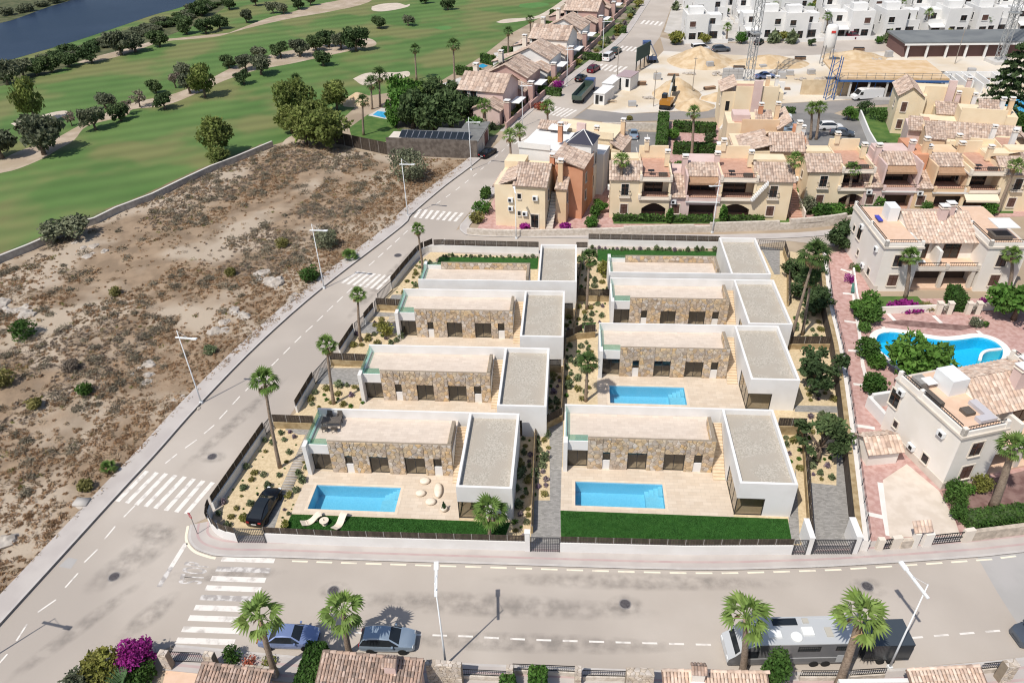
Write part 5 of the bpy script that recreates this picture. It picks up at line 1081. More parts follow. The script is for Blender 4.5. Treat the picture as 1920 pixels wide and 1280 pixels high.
W_cream = mat('wall_cream', (.76,.71,.64), (.80,.755,.695), sc=.4, rough=.9); W_white = mat('wall_white', (.74,.73,.71), (.70,.69,.67), sc=.3, rough=.9); W_rose = mat('wall_rose', (.46,.30,.26), (.50,.34,.30), sc=.4, rough=.9); W_trim = mat('trim_cream', (.74,.66,.56), (.70,.62,.53), sc=.8); W_stone = mat('grey_trim', (.58,.52,.45), (.63,.57,.5), sc=.8)
m_wood = mat('brown_frame', (.09,.04,.025), rough=.6); m_shut = mat('brown_shutter', (.10,.055,.045), (.13,.075,.06), sc=4); m_pane = mat('dark_pane', (.015,.018,.02), rough=.08, spec=.6); m_redfloor = mat('red_terrace_tile', (.46,.27,.20), (.52,.32,.24), sc=1.5); m_iron = mat('black_iron', (.02,.02,.022), rough=.5); m_awn = mat('awning_canvas', (.72,.62,.48), rough=.8); m_awnw = mat('white_canvas', (.8,.8,.79), rough=.8); m_pfloor = mat('peach_terrace_tile', (.66,.46,.33), (.7,.5,.37), sc=1.5); m_acw = mat('ac_white', (.74,.75,.75), rough=.5); m_brownawn = mat('brown_pergola', (.33,.20,.12), (.38,.24,.15), sc=3); m_recess_shade = mat('painted_recess_shade', (.10,.075,.06), rough=.9)  # last one: shade inside porches, loggias and deck frame painted as dark wall colour
def slope(mb, e0, e1, r1, r0, dx=.5, dy=.8, amp=.07, th=.09, mi=0):
    """barrel-tiled slope: eave e0-e1, ridge r0-r1; every tile its own tone"""
    e0, e1, r1, r0 = map(Vector, (e0, e1, r1, r0)); nx = max(2, int((e1-e0).length/dx)); ny = max(2, int(((r0-e0).length+(r1-e1).length)/2/dy)); nrm = (e1-e0).cross(r0-e0).normalized()
    if nrm.z < 0: nrm = -nrm
    P = lambda u, v: lerp(lerp(e0, e1, u), lerp(r0, r1, u), v)
    mb.face([e0-nrm*th*0.2, e1-nrm*th*.2, r1-nrm*th*.2, r0-nrm*th*.2], mi, .3)
    for i in range(nx):
        for j in range(ny):
            r = random.random(); v0, v1 = j/ny, (j+1)/ny; L = []
            for v, lift in ((v0, amp*.55), (v1, 0)):
                for k, hgt in ((0, 0), (.28, .85), (.5, 1), (.72, .85), (1.0, 0)): L.append(P((i+k*.92+.04)/nx, v)+nrm*(hgt*amp+lift))
            mb.raw(L, [(k, k+1, 6+k, 5+k) for k in range(4)]+[(0,1,2,3,4)][:0], mi, r)
            mb.face([L[0], L[2], L[4]], mi, r*.6)
    # eave edge and underside
    mb.face([e0, e1, e1-nrm*th, e0-nrm*th], mi, .2); mb.face([e0-nrm*th, e1-nrm*th, r1-nrm*th, r0-nrm*th][::-1], mi, .2)
class House:
    def __init__(s, name, label, cat, loc, rz, group, far=False, tile=None):
        s.o = thing(name, label, cat, loc, rz, group); s.o.scale = (1, 1, 1.06+.17*((len(label)*7 % 10)/10) if group in ('yellow and pink terraced houses', 'coloured corner houses') else 1); s.far = far; s.tile = tile or m_tile; s.dx, s.dy = (.42, .6) if not far else (.7, 1.1)
    def b(s, m, x0, y0, x1, y1, z0, z1, name='wall', parent=None): return MB().box(x0, y0, z0, x1, y1, z1).build(name, m, parent or s.o)
    def roof(s, quads, name='roof', tris=()):
        mb = MB()
        for q in quads: slope(mb, *q, dx=s.dx, dy=s.dy)
        o = mb.build(name, s.tile, s.o); o['kind'] = 'stuff'; return o
    def gable_x(s, x0, y0, x1, y1, z, rise, m=None, ov=.35):
        """ridge along x"""
        ym = (y0+y1)/2; k = rise/(ym-y0); s.roof([((x0-ov, y0-ov, z-ov*k), (x1+ov, y0-ov, z-ov*k), (x1+ov, ym, z+rise), (x0-ov, ym, z+rise)), ((x1+ov, y1+ov, z-ov*k), (x0-ov, y1+ov, z-ov*k), (x0-ov, ym, z+rise), (x1+ov, ym, z+rise))])
        if m:
            for xx in (x0, x1-.2): mb = MB(); mb.raw([(xx,y0,z-.02),(xx,y1,z-.02),(xx,ym,z+rise-.12),(xx+.2,y0,z-.02),(xx+.2,y1,z-.02),(xx+.2,ym,z+rise-.12)], [(0,2,1),(3,4,5),(0,3,5,2),(1,2,5,4),(0,1,4,3)]); mb.build('gable', m, s.o)
    def gable_y(s, x0, y0, x1, y1, z, rise, m=None, ov=.35):
        xm = (x0+x1)/2; k = rise/(xm-x0); s.roof([((x0-ov, y1+ov, z-ov*k), (x0-ov, y0-ov, z-ov*k), (xm, y0-ov, z+rise), (xm, y1+ov, z+rise)), ((x1+ov, y0-ov, z-ov*k), (x1+ov, y1+ov, z-ov*k), (xm, y1+ov, z+rise), (xm, y0-ov, z+rise))])
        if m:
            for yy in (y0, y1-.2): mb = MB(); mb.raw([(x0,yy,z-.02),(x1,yy,z-.02),(xm,yy,z+rise-.12),(x0,yy+.2,z-.02),(x1,yy+.2,z-.02),(xm,yy+.2,z+rise-.12)], [(0,1,2),(3,5,4),(0,2,5,3),(1,4,5,2),(0,3,4,1)]); mb.build('gable', m, s.o)
    def hip(s, x0, y0, x1, y1, z, rise, ov=.35):
        xa, xb, ya, yb = x0-ov, x1+ov, y0-ov, y1+ov; ym = (ya+yb)/2; d = min((yb-ya)/2, (xb-xa)/2-.1); s.roof([((xa,ya,z),(xb,ya,z),(xb-d,ym,z+rise),(xa+d,ym,z+rise)), ((xb,yb,z),(xa,yb,z),(xa+d,ym,z+rise),(xb-d,ym,z+rise)), ((xa,yb,z),(xa,ya,z),(xa+d,ym,z+rise),(xa+d,ym+.01,z+rise)), ((xb,ya,z),(xb,yb,z),(xb-d,ym+.01,z+rise),(xb-d,ym,z+rise))])
    def shed(s, x0, y0, x1, y1, z0, z1, name='roof'): s.roof([((x0,y0,z0),(x1,y0,z0),(x1,y1,z1),(x0,y1,z1))], name)
    def shedx(s, x0, y0, x1, y1, z0, z1):
        """rises from x0 (z0) to x1 (z1)"""
        s.roof([((x0,y1,z0),(x0,y0,z0),(x1,y0,z1),(x1,y1,z1))])
    def win(s, face, a, z, w, h, c, frame=None, shut=False, sill=True, name='window'):
        """face f: at y=c facing -y, a = x ; l: at x=c facing -x, a = y ; r: at x=c facing +x"""
        fm = frame or W_trim; d = .05; mb = MB(); t = .14
        def bx(mb, u0, u1, v0, v1, d0, d1):
            if face == 'f': mb.box(u0, c-d1, v0, u1, c-d0, v1)
            elif face == 'l': mb.box(c-d1, u0, v0, c-d0, u1, v1)
            else: mb.box(c+d0, u0, v0, c+d1, u1, v1)
        bx(mb, a-t, a, z-t*.6, z+h+t, -.02, d); bx(mb, a+w, a+w+t, z-t*.6, z+h+t, -.02, d); bx(mb, a, a+w, z+h, z+h+t, -.02, d); bx(mb, a-.05, a+w+.05, z-t*.8, z, -.02, d+.12 if sill else d)
        o = mb.build(name, fm, s.o); mb = MB(); bx(mb, a, a+w, z, z+h, -.02, .012); mb.build('pane', m_shut if shut else m_pane, o)
        if w > .9: mb = MB(); bx(mb, a+w/2-.04, a+w/2+.04, z, z+h, .012, .04); bx(mb, a, a+w, z+h*.62, z+h*.62+.05, .012, .04); mb.build('mullion', m_wood, o)
        return o
    def front(s, m, x0, x1, z0, z1, y, ops, th=.25, name='wall'):
        mb = MB()
        for r in rects_minus(x0, x1, z0, z1, ops): mb.box(r[0], y, r[1], r[2], y+th, r[3])
        return mb.build(name, m, s.o)
    def arch(s, m, x0, x1, z0, z1, y, th=.25):
        """infill with arched lower edge"""
        mb = MB(); n = 10; w = x1-x0; V = []
        for k in range(n+1): t = k/n; V.append((x0+w*t, z0+(z1-z0)*math.sin(math.pi*t)*.92))
        for k in range(n):
            (xa, za), (xb, zb) = V[k], V[k+1]; mb.raw([(xa,y,za),(xb,y,zb),(xb,y,z1),(xa,y,z1),(xa,y+th,za),(xb,y+th,zb),(xb,y+th,z1),(xa,y+th,z1)], [(0,1,2,3),(7,6,5,4),(0,4,5,1),(3,2,6,7)])
        mb.build('arch', m, s.o)
    def rail(s, pts, z, h=.95, m=None, step=.3, name='railing'):
        mb = MB(); mm = m or m_iron
        for (xa, ya), (xb, yb) in zip(pts, pts[1:]):
            a, b2 = Vector((xa, ya, z)), Vector((xb, yb, z)); L = (b2-a).length; mb.bar(a+Vector((0,0,h)), b2+Vector((0,0,h)), .07, .06); mb.bar(a+Vector((0,0,.12)), b2+Vector((0,0,.12)), .04, .04)
            for k in range(1, int(L/step)): p = lerp(a, b2, k*step/L); mb.bar(p+Vector((0,0,.12)), p+Vector((0,0,h)), .03, .03)
        return mb.build(name, mm, s.o)
    def parapet(s, m, pts, z, h=.6, th=.22):
        mb = MB()
        for (xa, ya), (xb, yb) in zip(pts, pts[1:]): mb.bar((xa, ya, z+h/2), (xb, yb, z+h/2), th, h)
        mb.build('parapet', m, s.o)
        for (x, y) in pts: MB().box(x-.2, y-.2, z, x+.2, y+.2, z+h+.35).build('pier', m, s.o)
    def chim(s, x, y, z0, z1, m, w=.75):
        c = MB().box(x-w/2, y-w/2, z0, x+w/2, y+w/2, z1).build('chimney', m, s.o); MB().box(x-w/2-.1, y-w/2-.1, z1, x+w/2+.1, y+w/2+.1, z1+.1).build('slab', W_trim, c)
        for dx in (-1, 1): MB().box(x+dx*w*.35-.06, y-w/2, z1+.1, x+dx*w*.35+.06, y+w/2, z1+.35).build('post', m, c)
        MB().box(x-w/2-.08, y-w/2-.08, z1+.35, x+w/2+.08, y+w/2+.08, z1+.43).build('cap', W_white, c)
    def ac(s, face, a, z, c):
        if face == 'f': q = (a, c-.38, z, a+.85, c-.04, z+.6)
        else: q = (c-.38, a, z, c-.04, a+.85, z+.6)
        o = MB().box(*q).build('air_conditioner', m_acw, s.o); f = MB()
        if face == 'f': f.box(a+.12, c-.40, z+.1, a+.55, c-.381, z+.5)
        else: f.box(c-.40, a+.12, z+.1, c-.381, a+.55, z+.5)
        f.build('grille', m_trim, o)
    def steps(s, x0, y0, z0, x1, y1, z1, w, m=None, n=12):
        """solid stair from (x0,y0,z0) to (x1,y1,z1), w = width across"""
        st = s.b(m or W_trim, min(x0, x1) if abs(x1-x0) < abs(y1-y0) else x0, y0, min(x0, x1)+.02, y0+.02, z0, z0+.02, 'stair'); mb = MB()
        for i in range(n):
            a, b2 = i/n, (i+1)/n; z = lerp(z0, z1, b2)
            if abs(x1-x0) >= abs(y1-y0): mb.box(lerp(x0,x1,a), y0, z0 if i < 2 else z-.5, lerp(x0,x1,b2), y0+w, z)
            else: mb.box(x0, lerp(y0,y1,a), z0 if i < 2 else z-.5, x0+w, lerp(y0,y1,b2), z)
        mb.build('flight', m or W_trim, st)
    def awn(s, x0, x1, y, z, d, m=None, drop=.6): mb = MB(); mb.raw([(x0,y,z),(x1,y,z),(x1,y-d,z-drop),(x0,y-d,z-drop),(x0,y,z-.04),(x1,y,z-.04),(x1,y-d,z-drop-.04),(x0,y-d,z-drop-.04),(x1,y-d,z-drop-.3),(x0,y-d,z-drop-.3)], [(0,3,2,1),(4,5,6,7),(3,9,8,2),(0,4,7,3),(1,2,6,5)]); mb.build('awning', m or m_awn, s.o)
# ---------------------------------------------------------------- two-storey townhouse: tiled side and open side with balcony and roof terrace
def townhouse(loc, rz, label, group, wall, side='L', wt=4.6, wo=4.8, D=9.5, far=False, arch=True, tall=6.1, sidewin=True, back=True, awn=False, trim=None, tile=None):
    h = House('terraced_house', label, 'house', loc, rz, group, far, tile); a0, a1 = (0, wt) if side == 'L' else (wo, wo+wt); o0, o1 = (wt, wt+wo) if side == 'L' else (0, wo); T = trim or W_trim
    h.b(wall, a0, 0, a1, D, 0, tall); h.gable_x(a0, 0, a1, D*.72, tall, 1.5, wall)
    h.b(wall, a0, D*.72, a1, D, tall, tall+.7)
    cx = (a0+a1)/2-.6; h.win('f', cx, 3.6, 1.15, 1.7, 0); h.rail([(cx-.3, -.02), (cx-.3, -.4), (cx+1.45, -.4), (cx+1.45, -.02)], 3.45, .8); h.b(T, cx-.35, -.42, cx+1.5, 0, 3.25, 3.45, 'balconette'); h.win('f', cx, .7, 1.15, 1.5, 0, shut=True)
    # open side
    h.b(m_recess_shade, o0+.2, 2.6, o1-.2, 2.75, 0, 3.0, 'porch_back'); h.b(m_redfloor, o0, 0, o1, 2.6, 0, .12, 'porch_floor')
    if arch:
        h.front(wall, o0, o1, 0, 3.0, 0, [(o0+.5, 0, o1-.5, 2.5)]); h.arch(wall, o0+.5, o1-.5, 1.6, 2.5, .003)
    else: h.front(wall, o0, o1, 0, 3.0, 0, [(o0+.4, 0, o1-.4, 2.4)])
    h.b(wall, o0, 2.75, o1, D, 0, 3.0); h.b(T, o0-.12, -.35, o1+.12, 2.75, 3.0, 3.22, 'balcony_slab'); h.b(m_redfloor, o0, -.1, o1, 2.6, 3.22, 3.25, 'balcony_floor')
    h.parapet(T, [(o0, -.2), (o1, -.2)], 3.22, .25, .16); h.rail([(o0+.2, -.2), (o1-.2, -.2)], 3.47, .7)
    h.b(wall, o0, 2.6, o1, D, 3.22, tall); h.win('f', o0+1.0, 3.3, wo-2.2, 2.1, 2.6, frame=m_wood, sill=False, name='balcony_door')
    for x in (o0, o1-.35): h.b(wall, x, -.15, x+.35, .2, 3.22, tall-.25, 'pillar')
    h.b(T, o0-.15, -.35, o1+.15, D, tall-.25, tall, 'roof_slab'); h.b(m_redfloor, o0+.1, -.1, o1-.1, D-.4, tall, tall+.04, 'roof_terrace')
    h.parapet(T, [(o0+.05, -.2), (o1-.05, -.2)], tall, .35, .18); h.rail([(o0+.2, -.2), (o1-.2, -.2)], tall+.3, .7); h.b(wall, o0-.05, 0, o0+.2, D, tall, tall+.7, 'parapet'); h.b(wall, o1-.2, 0, o1+.05, D, tall, tall+.7, 'parapet')
    if back: h.b(wall, o0, D-.35, o1, D, tall, tall+1.9, 'back_wall'); h.chim(o0+1.2, D-.2, tall+1.2, tall+2.6, wall); h.chim(o1-.5, D*.55, tall+.2, tall+2.2, wall)
    if sidewin:
        h.win('l', 3, 3.7, .9, 1.1, 0); h.win('l', 6, .9, .7, .9, 0); h.ac('l', 4.6, 2.6, 0); h.win('r', 3, 3.7, .9, 1.2, wt+wo); h.win('r', 6, .9, .8, 1.0, wt+wo)
    if awn: h.awn(o0, o1, -.1, 2.95, 1.5)
    # terrace furniture
    p = h.b(m_iron, o0+1.2, 1.2, o0+2.2, 2.0, tall+.7, tall+.76, 'terrace_table'); h.b(m_iron, o0+1.65, 1.55, o0+1.75, 1.65, tall+.04, tall+.7, 'table_leg', p); h.b(m_wick, o1-2.0, 1.0, o1-.6, 1.6, tall+.04, tall+.5, 'terrace_bench')
    return h
def recessed_house(loc, rz, label, group, wall, W=7.4, D=9.5, awning=m_brownawn, far=False, tile=None):
    """lower front roof on the left, deep shaded loggia with tiled hood on the right"""
    h = House('terraced_house', label, 'house', loc, rz, group, far, tile); a = W*.34; T = W_trim
    h.b(wall, 0, 0, a, D, 0, 3.6); h.shed(-.1, -.35, a, 5.5, 3.5, 5.2, 'low_roof'); h.b(wall, 0, 5.4, a, D, 3.6, 5.3); h.win('f', .6, .8, 1.2, 1.5, 0, shut=True); h.ac('f', .3, 2.5, 0)
    h.b(m_recess_shade, a+.2, 2.4, W-.2, 2.6, 0, 2.8, 'porch_back'); h.b(m_redfloor, a, 0, W, 2.4, 0, .1, 'porch_floor'); h.front(wall, a, W, 0, 2.8, 0, [(a+.6, 0, W-.6, 2.3)]); h.b(wall, a, 2.6, W, D, 0, 2.8)
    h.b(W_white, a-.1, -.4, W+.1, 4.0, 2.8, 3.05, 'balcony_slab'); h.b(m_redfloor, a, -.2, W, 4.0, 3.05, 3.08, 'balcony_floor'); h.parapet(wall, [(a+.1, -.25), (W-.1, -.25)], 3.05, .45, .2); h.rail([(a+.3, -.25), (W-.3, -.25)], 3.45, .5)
    h.b(m_recess_shade, a+.15, 3.9, W-.15, 4.1, 3.08, 6.0, 'loggia_back'); h.b(wall, a-.2, 0.6, a+.1, D, 3.08, 6.6); h.b(wall, W-.25, .2, W+.05, D, 3.08, 7.0); h.b(wall, a, 4.1, W, D, 3.08, 6.0); h.win('f', a+1.0, 3.2, W-a-2, 2.0, 3.9, frame=m_wood, sill=False, name='balcony_door')
    h.awn(a+.15, W-.3, 2.6, 6.0, 1.7, awning, .55); h.shed(a-.1, 2.2, W, 5.4, 6.0, 7.1, 'hood_roof'); h.b(wall, a, 5.3, W, D, 6.0, 7.0); h.chim(a-.2, 5.2, 5.2, 7.9, wall, .85); h.chim(W-.3, 5.6, 6.8, 8.3, wall, .8)
    h.win('r', 3, 3.7, .9, 1.2, W+.05); return h
YG = 'yellow and pink terraced houses'
# middle row
o = at(1142,408); townhouse(o, R(-1.8), 'yellow house with garden furniture on its red roof terrace, left in the middle row', YG, W_yel, 'L', 4.7, 4.9)
o = at(1251,409); recessed_house(o, R(-1.8), 'pink house with a pergola-shaded red balcony, middle of the row', YG, W_pink, 8.0)
o = at(1342,411); h = townhouse(o, R(-1.8), 'yellow house with white furniture on its roof terrace, right end of the middle row', YG, W_yel, 'R', 5.6, 5.6, sidewin=True)
h.steps(4.9, -1.0, 3.25, 7.2, 1.0, 6.1, .9, W_white)
# stepped houses behind the middle row
o = at(1392,362); h = House('terraced_house', 'ochre gabled house behind the right end of the middle row', 'house', o, R(-2), YG)
h.b(W_yel, -2.2, 0, 3.6, 9, 0, 6.2); h.b(W_och, 3.6, -.4, 8.8, 9, 0, 6.6); h.gable_x(3.6, -.4, 8.8, 6, 6.6, 1.6, W_och); h.shedx(-2.4, 0, 3.6, 8, 5.9, 7.2); h.chim(8.2, 3, 6.6, 9.4, W_trim); h.b(W_ora, 8.8, 1.5, 9.4, 9.5, 0, 7.6); h.win('f', 4.3, 4.0, .6, .6, -.4); h.win('l', 2, 3.5, .9, 1.2, -2.2); h.win('f', -.6, 4.3, .5, .9, 0)
o = at(1358,296); h = House('terraced_house', 'yellow house with a curved parapet and red patio steps behind the middle row', 'house', o, R(-4), YG)
h.b(W_yel, 0, 2, 10.5, 9, 0, 5.6); h.b(W_och, 2.6, 1.7, 9.5, 2.0, 0, 6.4); h.shedx(9.0, 0, 11.4, 9, 5.2, 6.8); h.chim(6.2, 5, 5.6, 8.0, W_ora, .8); h.chim(9.3, 5, 5.6, 8.2, W_och, .8); h.b(W_pink, 1.0, 3.0, 4.2, 6.4, 5.6, 6.8); h.b(m_redfloor, 1.3, 2.4, 4.0, 3.0, 5.6, 5.7, 'roof_terrace'); h.steps(.8, 1.0, 0, .8, 2.0, 3.0, 2.2, m_pfloor); h.b(W_white, -1.8, -1.0, .2, .6, 2.6, 2.75, 'sunshade'); h.shed(5.2, 3.0, 8.4, 6.0, 6.0, 6.9)
o = at(1346,240); h = House('terraced_house', 'yellow house with a tall pink chimney breast above the car park', 'house', o, R(-4), YG)
h.b(W_yel, 0, 0, 12.2, 8.5, 0, 7.0); h.b(W_yel, 2.6, -.3, 11.2, 0, 0, 8.2); h.b(W_pink, 6.0, -.9, 7.7, -.3, 0, 9.4, 'chimney_breast'); h.shedx(-.4, 0, 2.8, 8, 7.0, 8.4); h.chim(9.2, 3, 7, 9.0, W_och); h.chim(11.0, 3, 7, 9.0, W_white); h.win('l', 2, 4.0, .9, 1.4, 0); h.win('f', .9, 3.4, .8, 1.9, 0, frame=W_yel); h.b(m_redfloor, 3, .5, 8, 6, 7.0, 7.05, 'roof_terrace'); h.steps(.3, -.9, 0, 2.2, -.9, 2.6, .8, W_white)
# right row
o = at(1503,390); townhouse(o, R(-.5), 'yellow house with hipped roof and arched porch, left end of the right row', YG, W_yel, 'L', 5.2, 5.0)
o = at(1612,392); recessed_house(o, R(-.5), 'pink house with brown awning loggia in the right row', YG, W_pink, 8.2)
o = at(1706,394); recessed_house(o, R(-.5), 'orange house with laundry loggia and pale sun awning in the right row', YG, W_och, 8.0)
_h = House('terraced_house', 'orange chimney-walled infill house between the loggias of the right row', 'house', at(1700,380), R(-.5), YG); _h.b(W_ora, -.4, 1, 1.8, 9, 0, 6.8); _h.chim(1.2, 2, 6.8, 8.6, W_och); _h.ac('f', 0, 5.4, 1)
o = at(1795,395); townhouse(o, R(-.5), 'yellow house with empty red roof terrace toward the right picture edge', YG, W_yel, 'R', 5.5, 5.2, awn=True)
o = at(1900,393); townhouse(o, R(-.5), 'yellow house cut by the right picture edge in the right row', YG, W_yel, 'L', 5, 5)
# houses behind the right row
o = at(1668,250); h = House('terraced_house', 'yellow arched house with a tall pink chimney near the round trimmed tree', 'house', o, R(-12), YG)
h.b(W_yel, 0, 0, 5.0, 9, 0, 7.0); h.b(W_yel, 5.0, 1.5, 13, 9, 0, 7.0); h.b(W_yel, 4.5, 1.2, 13.2, 1.5, 0, 8.4); h.b(W_pink, 8.4, .7, 9.8, 1.2, 0, 9.6, 'chimney_breast'); h.gable_y(0, 0, 4.2, 9, 7.0, 1.4, W_yel); h.win('f', .8, 4.0, 1.0, 1.7, 0, shut=True); h.win('f', .8, 1.0, 1.0, 1.6, 0, shut=True); h.win('f', 3.1, .3, 1.6, 2.2, 0, frame=W_yel, name='arched_door'); h.chim(12.6, 4, 7, 9.2, W_pink); h.win('l', 3, 4, .9, 1.4, 0)
o = at(1718,292); h = House('terraced_house', 'yellow curved-parapet house behind the pink loggia of the right row', 'house', o, R(-14), YG)
h.b(W_yel, 0, 0, 6, 8, 0, 4.6); h.b(W_pink, -2.5, .5, 0, 7, 0, 4.0); h.b(W_yel, 6, 1.5, 15, 8, 0, 6.6); h.b(W_yel, 5.5, 1.2, 13, 1.5, 0, 7.6); h.shed(8.5, 1.6, 12, 5, 7.0, 8.2); h.b(m_brownawn, 1.5, .8, 4.8, 4, 4.6, 4.75, 'pergola'); h.chim(13.5, 3, 6.6, 8.8, W_och); h.chim(12.2, 3.4, 6.6, 8.6, W_white); h.shed(-2.6, -.2, 0, 4, 4.0, 5.2); h.awn(1.2, 4.2, 0, 4.4, 1.4); h.b(m_redfloor, .3, .3, 1.4, 6, 4.6, 4.65, 'roof_terrace'); h.win('f', .6, .8, .9, 1.9, 0, shut=True)
o = at(1788,318); h = House('terraced_house', 'yellow house with a broad tiled roof above the right row', 'house', o, R(-14), YG)
h.b(W_yel, -3, 0, 10, 9, 0, 4.6); h.gable_x(-3.5, 2.0, 9.5, 9, 4.8, 1.6, W_yel); h.b(W_yel, 1, -.3, 10, 0, 0, 5.6); h.chim(4.5, 1, 4.8, 7.2, W_white); h.chim(8, 1, 4.8, 7.0, W_white); h.shed(9.6, -.5, 13, 6, 3.6, 5.0); h.b(W_och, -6, -1, -3, 7, 0, 5.2); h.shed(-6.2, -1.2, -2.8, 5, 5.2, 6.4); h.win('f', -1.5, 2.6, 1.0, 1.4, 0)
# left cluster along the side street (turned with the street)
o = at(930,422); h = House('terraced_house', 'cream-yellow corner house with air conditioners on its street front', 'house', o, R(-9), 'coloured corner houses')
h.b(W_yel, 0, 0, 3.4, 10, 0, 5.9); h.b(W_yel, 3.4, -.25, 8.3, 10, 0, 6.2); h.gable_x(3.4, -.25, 8.3, 8, 6.2, 1.7, W_yel); h.shedx(-.4, 0, 3.5, 7, 5.5, 6.8); h.b(W_yel, 0, 7, 3.4, 10.2, 5.9, 6.9)
h.ac('f', 2.2, 3.6, 0); h.ac('f', 2.2, 2.4, 0); h.ac('f', 6.3, 4.2, -.25); h.ac('f', 4.6, 1.9, -.25); h.win('f', 3.8, 4.2, .6, .7, -.25); h.win('f', 3.8, 1.8, .5, .6, -.25); h.win('f', 6.0, .2, 1.2, 1.9, -.25, name='door'); h.win('r', 2, 3.4, .9, 1.4, 8.3); h.steps(8.4, -.2, 0, 8.4, 5, 3.6, 1.1, W_stone); h.b(W_och, 9.5, 2.5, 11.2, 8, 0, 5.0); h.shed(9.3, 2.2, 11.4, 5, 5.0, 5.9); h.chim(10.0, 4.0, 5.4, 8.2, W_och); h.win('r', 3.2, 2.8, .9, 1.4, 11.2); h.win('r', 5.0, .6, .9, 1.4, 11.2)
o = at(1040,405); h = House('terraced_house', 'terracotta orange house with a sloping tiled roof behind the corner house', 'house', o, R(-14), 'coloured corner houses')
h.b(W_ora, 0, 0, 4.6, 8, 0, 8.2); h.shedx(4.9, -.3, -.3, 7, 8.2, 9.6); h.b(W_yel, -6.5, 3, 0, 6.2, 0, 4.6); h.win('r', 2, 2.4, .9, 1.4, 4.6); h.win('r', 2, 5.2, .9, 1.4, 4.6); h.b(W_yel, -8.5, 6.0, -.3, 6.3, 4.6, 6.0, 'parapet'); h.chim(-1.4, 3.4, 4.6, 8.4, W_ora); h.ac('f', -6.0, 5.6, 3)
for k in range(4): h.win('f', -6+k*.9, 5.2, .3, .4, 6.0, frame=W_yel, sill=False)
o = at(1064,378); h = House('terraced_house', 'white house with a dark pyramid-roofed tower', 'house', o, R(-16), 'coloured corner houses')
h.b(W_white, -8.6, -.5, 0, 9, 0, 7.6); h.b(W_white, 0, 0, 3.9, 4.4, 0, 8.8, 'tower'); mb = MB(); mb.raw([(-.3,-.3,8.8),(4.2,-.3,8.8),(4.2,4.7,8.8),(-.3,4.7,8.8),(1.95,2.2,10.2)], [(0,1,4),(1,2,4),(2,3,4),(3,0,4),(3,2,1,0)]); mb.build('pyramid_roof', mat('slate_blue', (.035,.035,.055), rough=.5), h.o); mb = MB(); [mb.bar(q, (1.95,2.2,10.25), .12, .07) for q in ((-.3,-.3,8.85),(4.2,-.3,8.85),(4.2,4.7,8.85),(-.3,4.7,8.85))]; mb.build('roof_hip', W_white, h.o); h.b(W_white, -8.7, -.7, -3, -.5, 7.6, 8.4, 'parapet'); h.chim(-2.2, 2.6, 8, 10.4, W_ora); h.win('r', 1.5, 2.2, .9, 1.5, 3.9); h.win('r', 2.8, 5.2, .9, 1.5, 3.9); h.win('r', 1.0, 5.4, .9, 1.4, 3.9); h.b(W_white, 0, 4.4, 5.0, 9, 0, 6.2); h.shed(-8.2, 8, -3, 10, 8, 8.8)
o = at(1078,345); h = House('terraced_house', 'pale yellow house with a pink chimney breast above the white tower', 'house', o, R(-18), 'coloured corner houses')
h.b(W_yel, -6, 2, 6.2, 10, 0, 7.6); h.b(W_yel, 6.2, 1, 7.8, 9, 0, 6.2); h.b(W_pink, -.4, 1.4, 1.2, 2.0, 0, 9.8, 'chimney_breast'); h.b(W_yel, -6, 1.7, 6.2, 2.0, 7.6, 8.7, 'parapet'); h.win('r', 3, 4, .9, 1.4, 7.8); h.win('r', 3, 1, .9, 1.4, 7.8); h.shedx(8.2, 1, 5.8, 8, 6.2, 7.4); h.chim(6.6, 7, 6.2, 9.2, W_och); h.chim(3.0, 2.4, 7.6, 9, W_och); h.steps(8.0, 2, 0, 8.0, 7, 3, .9, W_stone); h.awn(-5, -1.5, 2, 9.4, 2.5, m_awnw, .2)
# pink houses up the left side street
def villino(px, py, label, ga='y', wall=W_rose, mirror=1, tall=4.6, solar=False, gar=True, rz=-16):
    h = House('detached_house', label, 'house', at(px, py), R(rz), 'pink houses along the side street', True); h.o.scale = (1.18, 1.18, 1.12)
    h.b(wall, -9, 0, 0, 8.5, 0, tall)
    (h.gable_y if ga == 'y' else h.gable_x)(-9, 0, 0, 8.5, tall, 2.3, wall)
    h.b(wall, -4.5, -4.0, .8, 0, 0, 3.0); h.gable_y(-4.5, -4.0, .8, 0, 3.0, 1.2, wall); h.b(wall, -13.5, 1, -9, 7, 0, 3.1); h.shedx(-13.9, .8, -9, 7.2, 2.9, 4.2)
    h.win('f', -2.6, 1.0, .8, 1.1, -4.0, shut=True); h.win('r', 2, 1.0, 1.6, 1.5, 0, shut=True); h.win('f', -6.6, tall-1.7, 1.3, 1.6, 0, frame=W_white); h.win('f', -8.4, tall-1.7, 1.2, 1.6, 0, frame=W_white); h.chim(-7.5, 5.5, tall, tall+3.2, W_trim, .9); h.chim(1.8, -2.5, 0, 4.2, W_rose, 1.0)
    if solar:
        for i in range(5): mb = MB(); x = -8.7+i*.78; mb.raw([(x,2.0,tall+.65+i*.40),(x+.72,2.0,tall+1.02+i*.40),(x+.72,6.5,tall+1.02+i*.40),(x,6.5,tall+.65+i*.40)], [(0,1,2,3)]); [mb.v.__setitem__(j, (v[0], v[1], v[2]+.1)) for j, v in enumerate(mb.v)]; mb.build('solar_panel', m_cglass, h.o)
    h.b(W_rose, 2.6, -6, 2.9, 9, 0, 1.3, 'front_wall'); h.b(m_awnw, .6, 2.0, 2.5, 6, 2.5, 2.62, 'carport')
    return h
